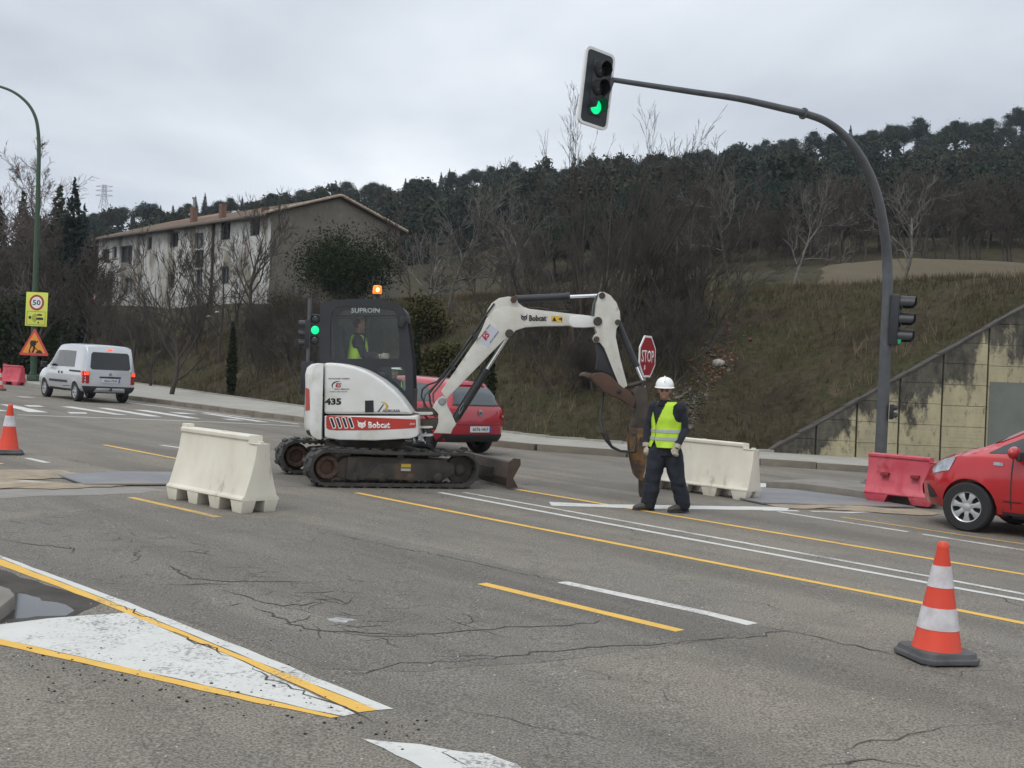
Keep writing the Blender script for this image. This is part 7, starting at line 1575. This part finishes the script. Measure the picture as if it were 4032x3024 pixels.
def person(name, label, M, J, helmet=True, vest=True, face=0, gloves=True, seated=False, boots=True):
    o = thing(name, label, 'person', M); m = MB(); X, Z = V3(1, 0, 0), V3(0, 0, 1)
    yaw = J.get('yaw', 0); Rt = Matrix.Rotation(yaw, 3, 'Z'); ax, ay = Rt @ V3(1, 0, 0), Rt @ V3(0, 1, 0)
    sec = J['torso']                                # list of (x, y, z, rx, ry)
    m.loft([oval(V3(x, y, z), ax, ay, rx, ry, 20) for x, y, z, rx, ry in sec])
    hc = V3(*J['head']); m.tube([V3(*J['neck']), hc - V3(0, -.01, .06)], [.062, .056], 14)
    for s in ('L', 'R'):
        sh, el, wr = [V3(*J[k + s]) for k in ('sh', 'el', 'wr')]; limb(m, [sh, sh.lerp(el, .5), el], [.082, .074, .062]); limb(m, [el, el.lerp(wr, .5), wr], [.063, .058, .048])
        hp, kn, an = [V3(*J[k + s]) for k in ('hip', 'kn', 'an')]; limb(m, [hp, hp.lerp(kn, .5), kn], [.130, .124, .108]); limb(m, [kn, kn.lerp(an, .45), kn.lerp(an, .8), an], [.108, .106, .102, .098])
    Hm = Matrix.Rotation(face, 3, 'Z') @ Matrix.Rotation(J.get('tilt', 0), 3, 'X'); head_mesh(m, hc, Hm, J.get('hs', 1.0))
    body = remesh(m, .011, 3)
    # cloth folds where the figure is dressed
    nv = len(body.vertices); zc = J['neck'][2]; co = np.empty(nv * 3, np.float32); no = np.empty(nv * 3, np.float32)
    body.vertices.foreach_get('co', co); body.vertices.foreach_get('normal', no); co = co.reshape(-1, 3); no = no.reshape(-1, 3)
    for i in range(nv):
        x, y, z = co[i]
        if z < zc + .02: co[i] += no[i] * (noise.noise(Vector((x * 9, y * 9, z * 9))) * .012 + noise.noise(Vector((x * 5, y * 5, z * 17 + 5))) * .006 * (1.8 if z < .42 and not seated else .7))
    body.vertices.foreach_set('co', co.ravel()); body.update()
    body.materials.append(NAVY); body.materials.append(SKIN); body.materials.append(STUB)
    for pl in body.polygons:
        c = pl.center; loc = Hm.transposed() @ (c - hc)
        if loc.length < .16 and loc.z > -.128 and c.z > zc + .015:
            pl.material_index = 2 if (loc.z < -.058 and loc.y < .0) and not (abs(loc.x) < .022 and -.083 < loc.z < -.060) else 1
    body.name = 'body'; b = bpy.data.objects.new('body', body); COL.objects.link(b); b.parent = o
    body.polygons.foreach_set('use_smooth', [True] * len(body.polygons))
    hs = J.get('hs', 1.0)
    P = lambda x, y, z: hc + Hm @ (V3(x, y, z) * hs)
    for sx in (-1, 1):
        MB().sphere(P(sx * .031, -.076, .004), (.014 * hs, .010 * hs, .008 * hs), 10, 6, Hm).build('eye', mat('eye_dark', (.02, .015, .012), .3), b, smooth=180)
        MB().sphere(P(sx * .031, -.086, .021), (.022 * hs, .007 * hs, .005 * hs), 10, 6, Hm).build('eyebrow', HAIR, b, smooth=180)
    hm = MB(); hm.sphere(P(0, .03, .03), (.081 * hs, .088 * hs, .085 * hs), 18, 10, Hm); hr = hm.build('hair', HAIR, b, smooth=180)
    if helmet:
        k = MB(); rg = []
        for (f_, zz) in ((1.0, .050), (1.02, .064), (1.0, .085), (.93, .112), (.78, .140), (.55, .160), (.28, .171), (.02, .173)): rg.append([P(.112 * f_ * math.cos(a), .012 + .132 * f_ * math.sin(a), zz) for a in [2 * math.pi * i / 26 for i in range(26)]])
        k.loft(rg)
        he = k.build('helmet', HELM, o, smooth=60); br = MB(); r1 = []
        for (f_, zz) in ((1.0, .056), (1.09, .048), (1.10, .042), (1.0, .046)): r1.append([P(.114 * f_ * math.cos(a), .012 + (.134 * f_ + (.035 if f_ > 1.05 and math.sin(a) < -.3 else 0)) * math.sin(a), zz) for a in [2 * math.pi * i / 26 for i in range(26)]])
        br.loft(r1, caps=False); br.build('brim', HELM, he, smooth=60); MB().tube([P(0, .12, .105), P(0, .06, .163), P(0, 0, .177), P(0, -.06, .165), P(0, -.11, .12)], [.012] * 5, 8).build('ridge', HELM, he)
    if gloves:
        for s in ('L', 'R'):
            g = MB(); wr = V3(*J['wr' + s]); hd = V3(*J['hd' + s]); d = hd - wr; hand(g, wr + d * .1, d, V3(*J['th' + s]), .205, J.get('curl', 1.0)); g.tube([wr - d.normalized() * .03, wr + d * .25], [.05, .046], 12)
            gm = remesh(g, .006, 2); gm.materials.append(GLOVE); link('glove', gm, [], o, 180)
    if boots:
        for s in ('L', 'R'):
            an, to = V3(*J['an' + s]), V3(*J['to' + s]); d = (to - an); d.z = 0; d.normalize(); sd = V3(-d.y, d.x, 0); z0 = J.get('z0', 0); g = MB()
            hl = V3(an.x, an.y, 0) - d * .075; L_ = .30
            g.loft([oval(hl + d * (L_ * f_) + V3(0, 0, z0 + hh * .5 + .012), sd, V3(0, 0, 1), w_, hh * .5, 14) for f_, w_, hh in ((0, .028, .07), (.06, .040, .11), (.3, .044, .12), (.55, .048, .095), (.8, .050, .075), (.95, .038, .055), (1.0, .018, .035))]); g.tube([V3(an.x, an.y, z0 + .05), V3(an.x, an.y, z0 + .17)], [.056, .062], 14)
            bm_ = remesh(g, .009, 2); bm_.materials.append(BOOT); bo = link('boot', bm_, [], o, 180)
            so_ = MB(); so_.loft([[hl + d * (L_ * f_) + sd * (w_ * sg) + V3(0, 0, z0 + zz) for f_, w_, sg in ((0, .03, 1), (.3, .045, 1), (.75, .052, 1), (1.0, .022, 1), (1.0, .022, -1), (.75, .052, -1), (.3, .045, -1), (0, .03, -1))] for zz in (0.001, .024)]); so_.build('sole', RUBBER, bo)
    if vest:
        S = sec; zs = [q[2] for q in S]
        def at_z(z, k=1.0): 
            v = [np.interp(z, zs, [q[i] for q in S]) for i in (0, 1, 3, 4)]; return V3(v[0], v[1], z), v[2], v[3]
        vz0, vz1 = J['vest']; na, nz_ = 120, 60; arm_z = J['armpit']; vtop = J['vneck']
        def shell(z0, z1, nzz, off, keep, name, mt, par):
            bm = bmesh.new(); G_ = {}
            for j in range(nzz + 1):
                z = z0 + (z1 - z0) * j / nzz; c, rx, ry = at_z(z)
                for i in range(na):
                    a = 2 * math.pi * i / na; flare = 1 + .10 * max(0, (vz0 + .25 - z) / .25)
                    p = c + ax * ((rx + off) * flare * math.cos(a)) + ay * ((ry + off) * flare * math.sin(a)); p += (ax * math.cos(a) + ay * math.sin(a)) * (noise.noise(p * 8) * .010 + noise.noise(V3(p.x * 14, p.y * 14, p.z * 4)) * .005)
                    G_[i, j] = (p, a, z)
            vs = {}
            for j in range(nzz):
                for i in range(na):
                    q = [(i, j), ((i + 1) % na, j), ((i + 1) % na, j + 1), (i, j + 1)]; pc = sum((G_[k_][0] for k_ in q), V3(0, 0, 0)) / 4; a = G_[i, j][1] + math.pi / na; z = (G_[i, j][2] + G_[i, j + 1][2]) / 2
                    if not keep(a, z): continue
                    for k_ in q:
                        if k_ not in vs: vs[k_] = bm.verts.new(G_[k_][0])
                    bm.faces.new([vs[k_] for k_ in q])
            bmesh.ops.recalc_face_normals(bm, faces=bm.faces); r = bmesh.ops.solidify(bm, geom=bm.faces[:], thickness=-.006); me = bpy.data.meshes.new(name); bm.to_mesh(me); bm.free(); return link(name, me, mt, par, 60)
        def keep(a, z):
            c, rx, ry = at_z(z); xl = rx * math.cos(a); front = math.sin(a) < 0; sh_ = J.get('vshift', 0)
            if z > arm_z and abs(xl) > .182 - .052 * min(1, ((z - arm_z) / .13)) ** .5: return False
            if front:
                if z > vtop and abs(xl + sh_) < (z - vtop) * J.get('vw', .40): return False
                if z < J['split'] and abs(xl + sh_) < (J['split'] - z) * .45: return False
                if abs(xl + sh_) < .004: return False
            elif z > vz1 - .02 and abs(xl) < .05: return False
            return True
        ve = shell(vz0, vz1, nz_, .020, keep, 'vest', HIVIS, o)
        for (a0, a1) in J['tape']: shell(a0, a1, 4, .027, keep, 'reflective_tape', SILV, ve)
    return o
# ---- the worker standing in the road (local x = right in the picture, -y = towards the camera)
wb_ = G(*Z8(385, 1462)); wb_.y += .05
J = dict(torso=[(-.005, 0, .74, .165, .135), (0, 0, .82, .185, .145), (0, 0, .92, .178, .138), (.002, 0, 1.03, .176, .134), (.004, 0, 1.14, .182, .136), (.006, 0, 1.24, .188, .134), (.006, 0, 1.33, .188, .125), (.004, .0, 1.40, .165, .108), (0, .005, 1.445, .105, .085), (-.01, .005, 1.475, .075, .072)],
         neck=(-.018, .0, 1.45), head=(-.040, -.02, 1.592), hs=1.06, yaw=R(-38), shL=(-.140, .115, 1.375), shR=(.165, -.105, 1.375), elL=(-.215, .15, 1.11), elR=(.235, -.04, 1.10), wrL=(-.245, .07, .865), wrR=(.125, -.20, .875), hdL=(-.252, .04, .76), hdR=(.09, -.23, .775), thL=(.3, -1, 0), thR=(-1, -.5, 0),
         hipL=(-.085, .02, .80), hipR=(.095, -.01, .80), knL=(-.150, .02, .43), knR=(.170, -.03, .43), anL=(-.185, .05, .10), anR=(.265, .0, .10), toL=(-.42, -.02, .03), toR=(.06, -.08, .03), vest=(.85, 1.445), armpit=1.19, vneck=1.12, vw=.36, vshift=.062, split=.95, tape=[(1.045, 1.085), (.945, .985)], straptop=1.455, curl=1.25, tilt=R(4))
wk = person('person', 'worker in white helmet, yellow vest and navy overalls standing in the road', T(wb_.x, wb_.y, zr(wb_.x) + .004) @ Matrix.Scale(.965, 4), J, face=R(-8))
mcol = MB(); mcol.loft([oval(V3(-.018, .0, z), V3(1, 0, 0), V3(0, 1, 0), r_, r_ * .95, 18) for z, r_ in ((1.40, .118), (1.44, .096), (1.46, .086), (1.474, .084))], caps=False); mcol.build('collar', mat('black_fleece', (.009, .009, .011), .95), wk, smooth=60)
# ---- helper behind the machine: only helmet and vest show past the cab
J2 = dict(J); J2.update(yaw=0, shL=(-.18, 0, 1.375), shR=(.18, 0, 1.375), elL=(-.25, .02, 1.10), elR=(.25, .02, 1.10), wrL=(-.24, -.08, .87), wrR=(.24, -.08, .87), hdL=(-.235, -.11, .77), hdR=(.235, -.11, .77), hipL=(-.09, 0, .8), hipR=(.09, 0, .8), knL=(-.1, 0, .43), knR=(.1, 0, .43), anL=(-.11, .02, .1), anR=(.11, .02, .1), toL=(-.12, -.2, .03), toR=(.12, -.2, .03), vshift=0, neck=(0, 0, 1.45), head=(0, -.01, 1.60), thL=(.3, -1, 0), thR=(-.3, -1, 0))
hp_ = at(*D(850, 790), 21.5); hp_.z = zr(hp_.x)
person('person', 'helper in white helmet and yellow vest half hidden behind the excavator cab', Matrix.Translation((hp_.x, hp_.y, hp_.z + .004)) @ Matrix.Rotation(R(55), 4, 'Z') @ Matrix.Scale(.97, 4), J2)
# ---- operator seated in the cab, facing along the boom
J3 = dict(torso=[(0, .02, .02, .17, .14), (0, .02, .12, .175, .14), (0, .01, .22, .170, .13), (0, .0, .34, .178, .132), (0, -.01, .45, .185, .13), (0, -.01, .54, .182, .12), (0, -.01, .60, .16, .105), (0, -.01, .645, .105, .085), (0, -.01, .675, .075, .07)],
          neck=(0, -.01, .65), head=(0, -.03, .80), hs=1.0, yaw=0, shL=(-.18, -.01, .575), shR=(.18, -.01, .575), elL=(-.23, -.12, .32), elR=(.23, -.12, .32), wrL=(-.2, -.36, .30), wrR=(.2, -.36, .30), hdL=(-.2, -.47, .31), hdR=(.2, -.47, .31), thL=(.5, 0, 1), thR=(-.5, 0, 1), hipL=(-.09, 0, .06), hipR=(.09, 0, .06), knL=(-.12, -.44, .10), knR=(.12, -.44, .10), anL=(-.12, -.50, -.28), anR=(.12, -.50, -.28), toL=(-.12, -.75, -.3), toR=(.12, -.75, -.3), z0=-.36,
          vest=(.10, .64), armpit=.42, vneck=.36, vw=.34, vshift=0, split=.12, tape=[(.22, .26), (.13, .17)], straptop=.655, curl=1.2)
person('person', 'operator in yellow vest seated inside the excavator cab', Matrix.Translation(SEATP + Vector((.16, .0, .02))) @ Matrix.Rotation(R(92), 4, 'Z') @ Matrix.Scale(.9, 4), J3, helmet=False, seated=True)
# ================================================================ the damp air of the day
hz = MB().box((0, 215, 22), (900, 560, 130)).build('haze', bpy.data.materials.new('haze'), None, smooth=0)
hm_ = hz.data.materials[0]; hm_.use_nodes = True; nt = hm_.node_tree; nt.nodes.clear(); o_ = nt.nodes.new('ShaderNodeOutputMaterial'); pv = nt.nodes.new('ShaderNodeVolumePrincipled')
pv.inputs['Color'].default_value = (.80, .88, 1, 1); pv.inputs['Density'].default_value = .00022; pv.inputs['Anisotropy'].default_value = 0
nt.links.new(pv.outputs[0], o_.inputs['Volume']); tag(hz, kind='stuff')
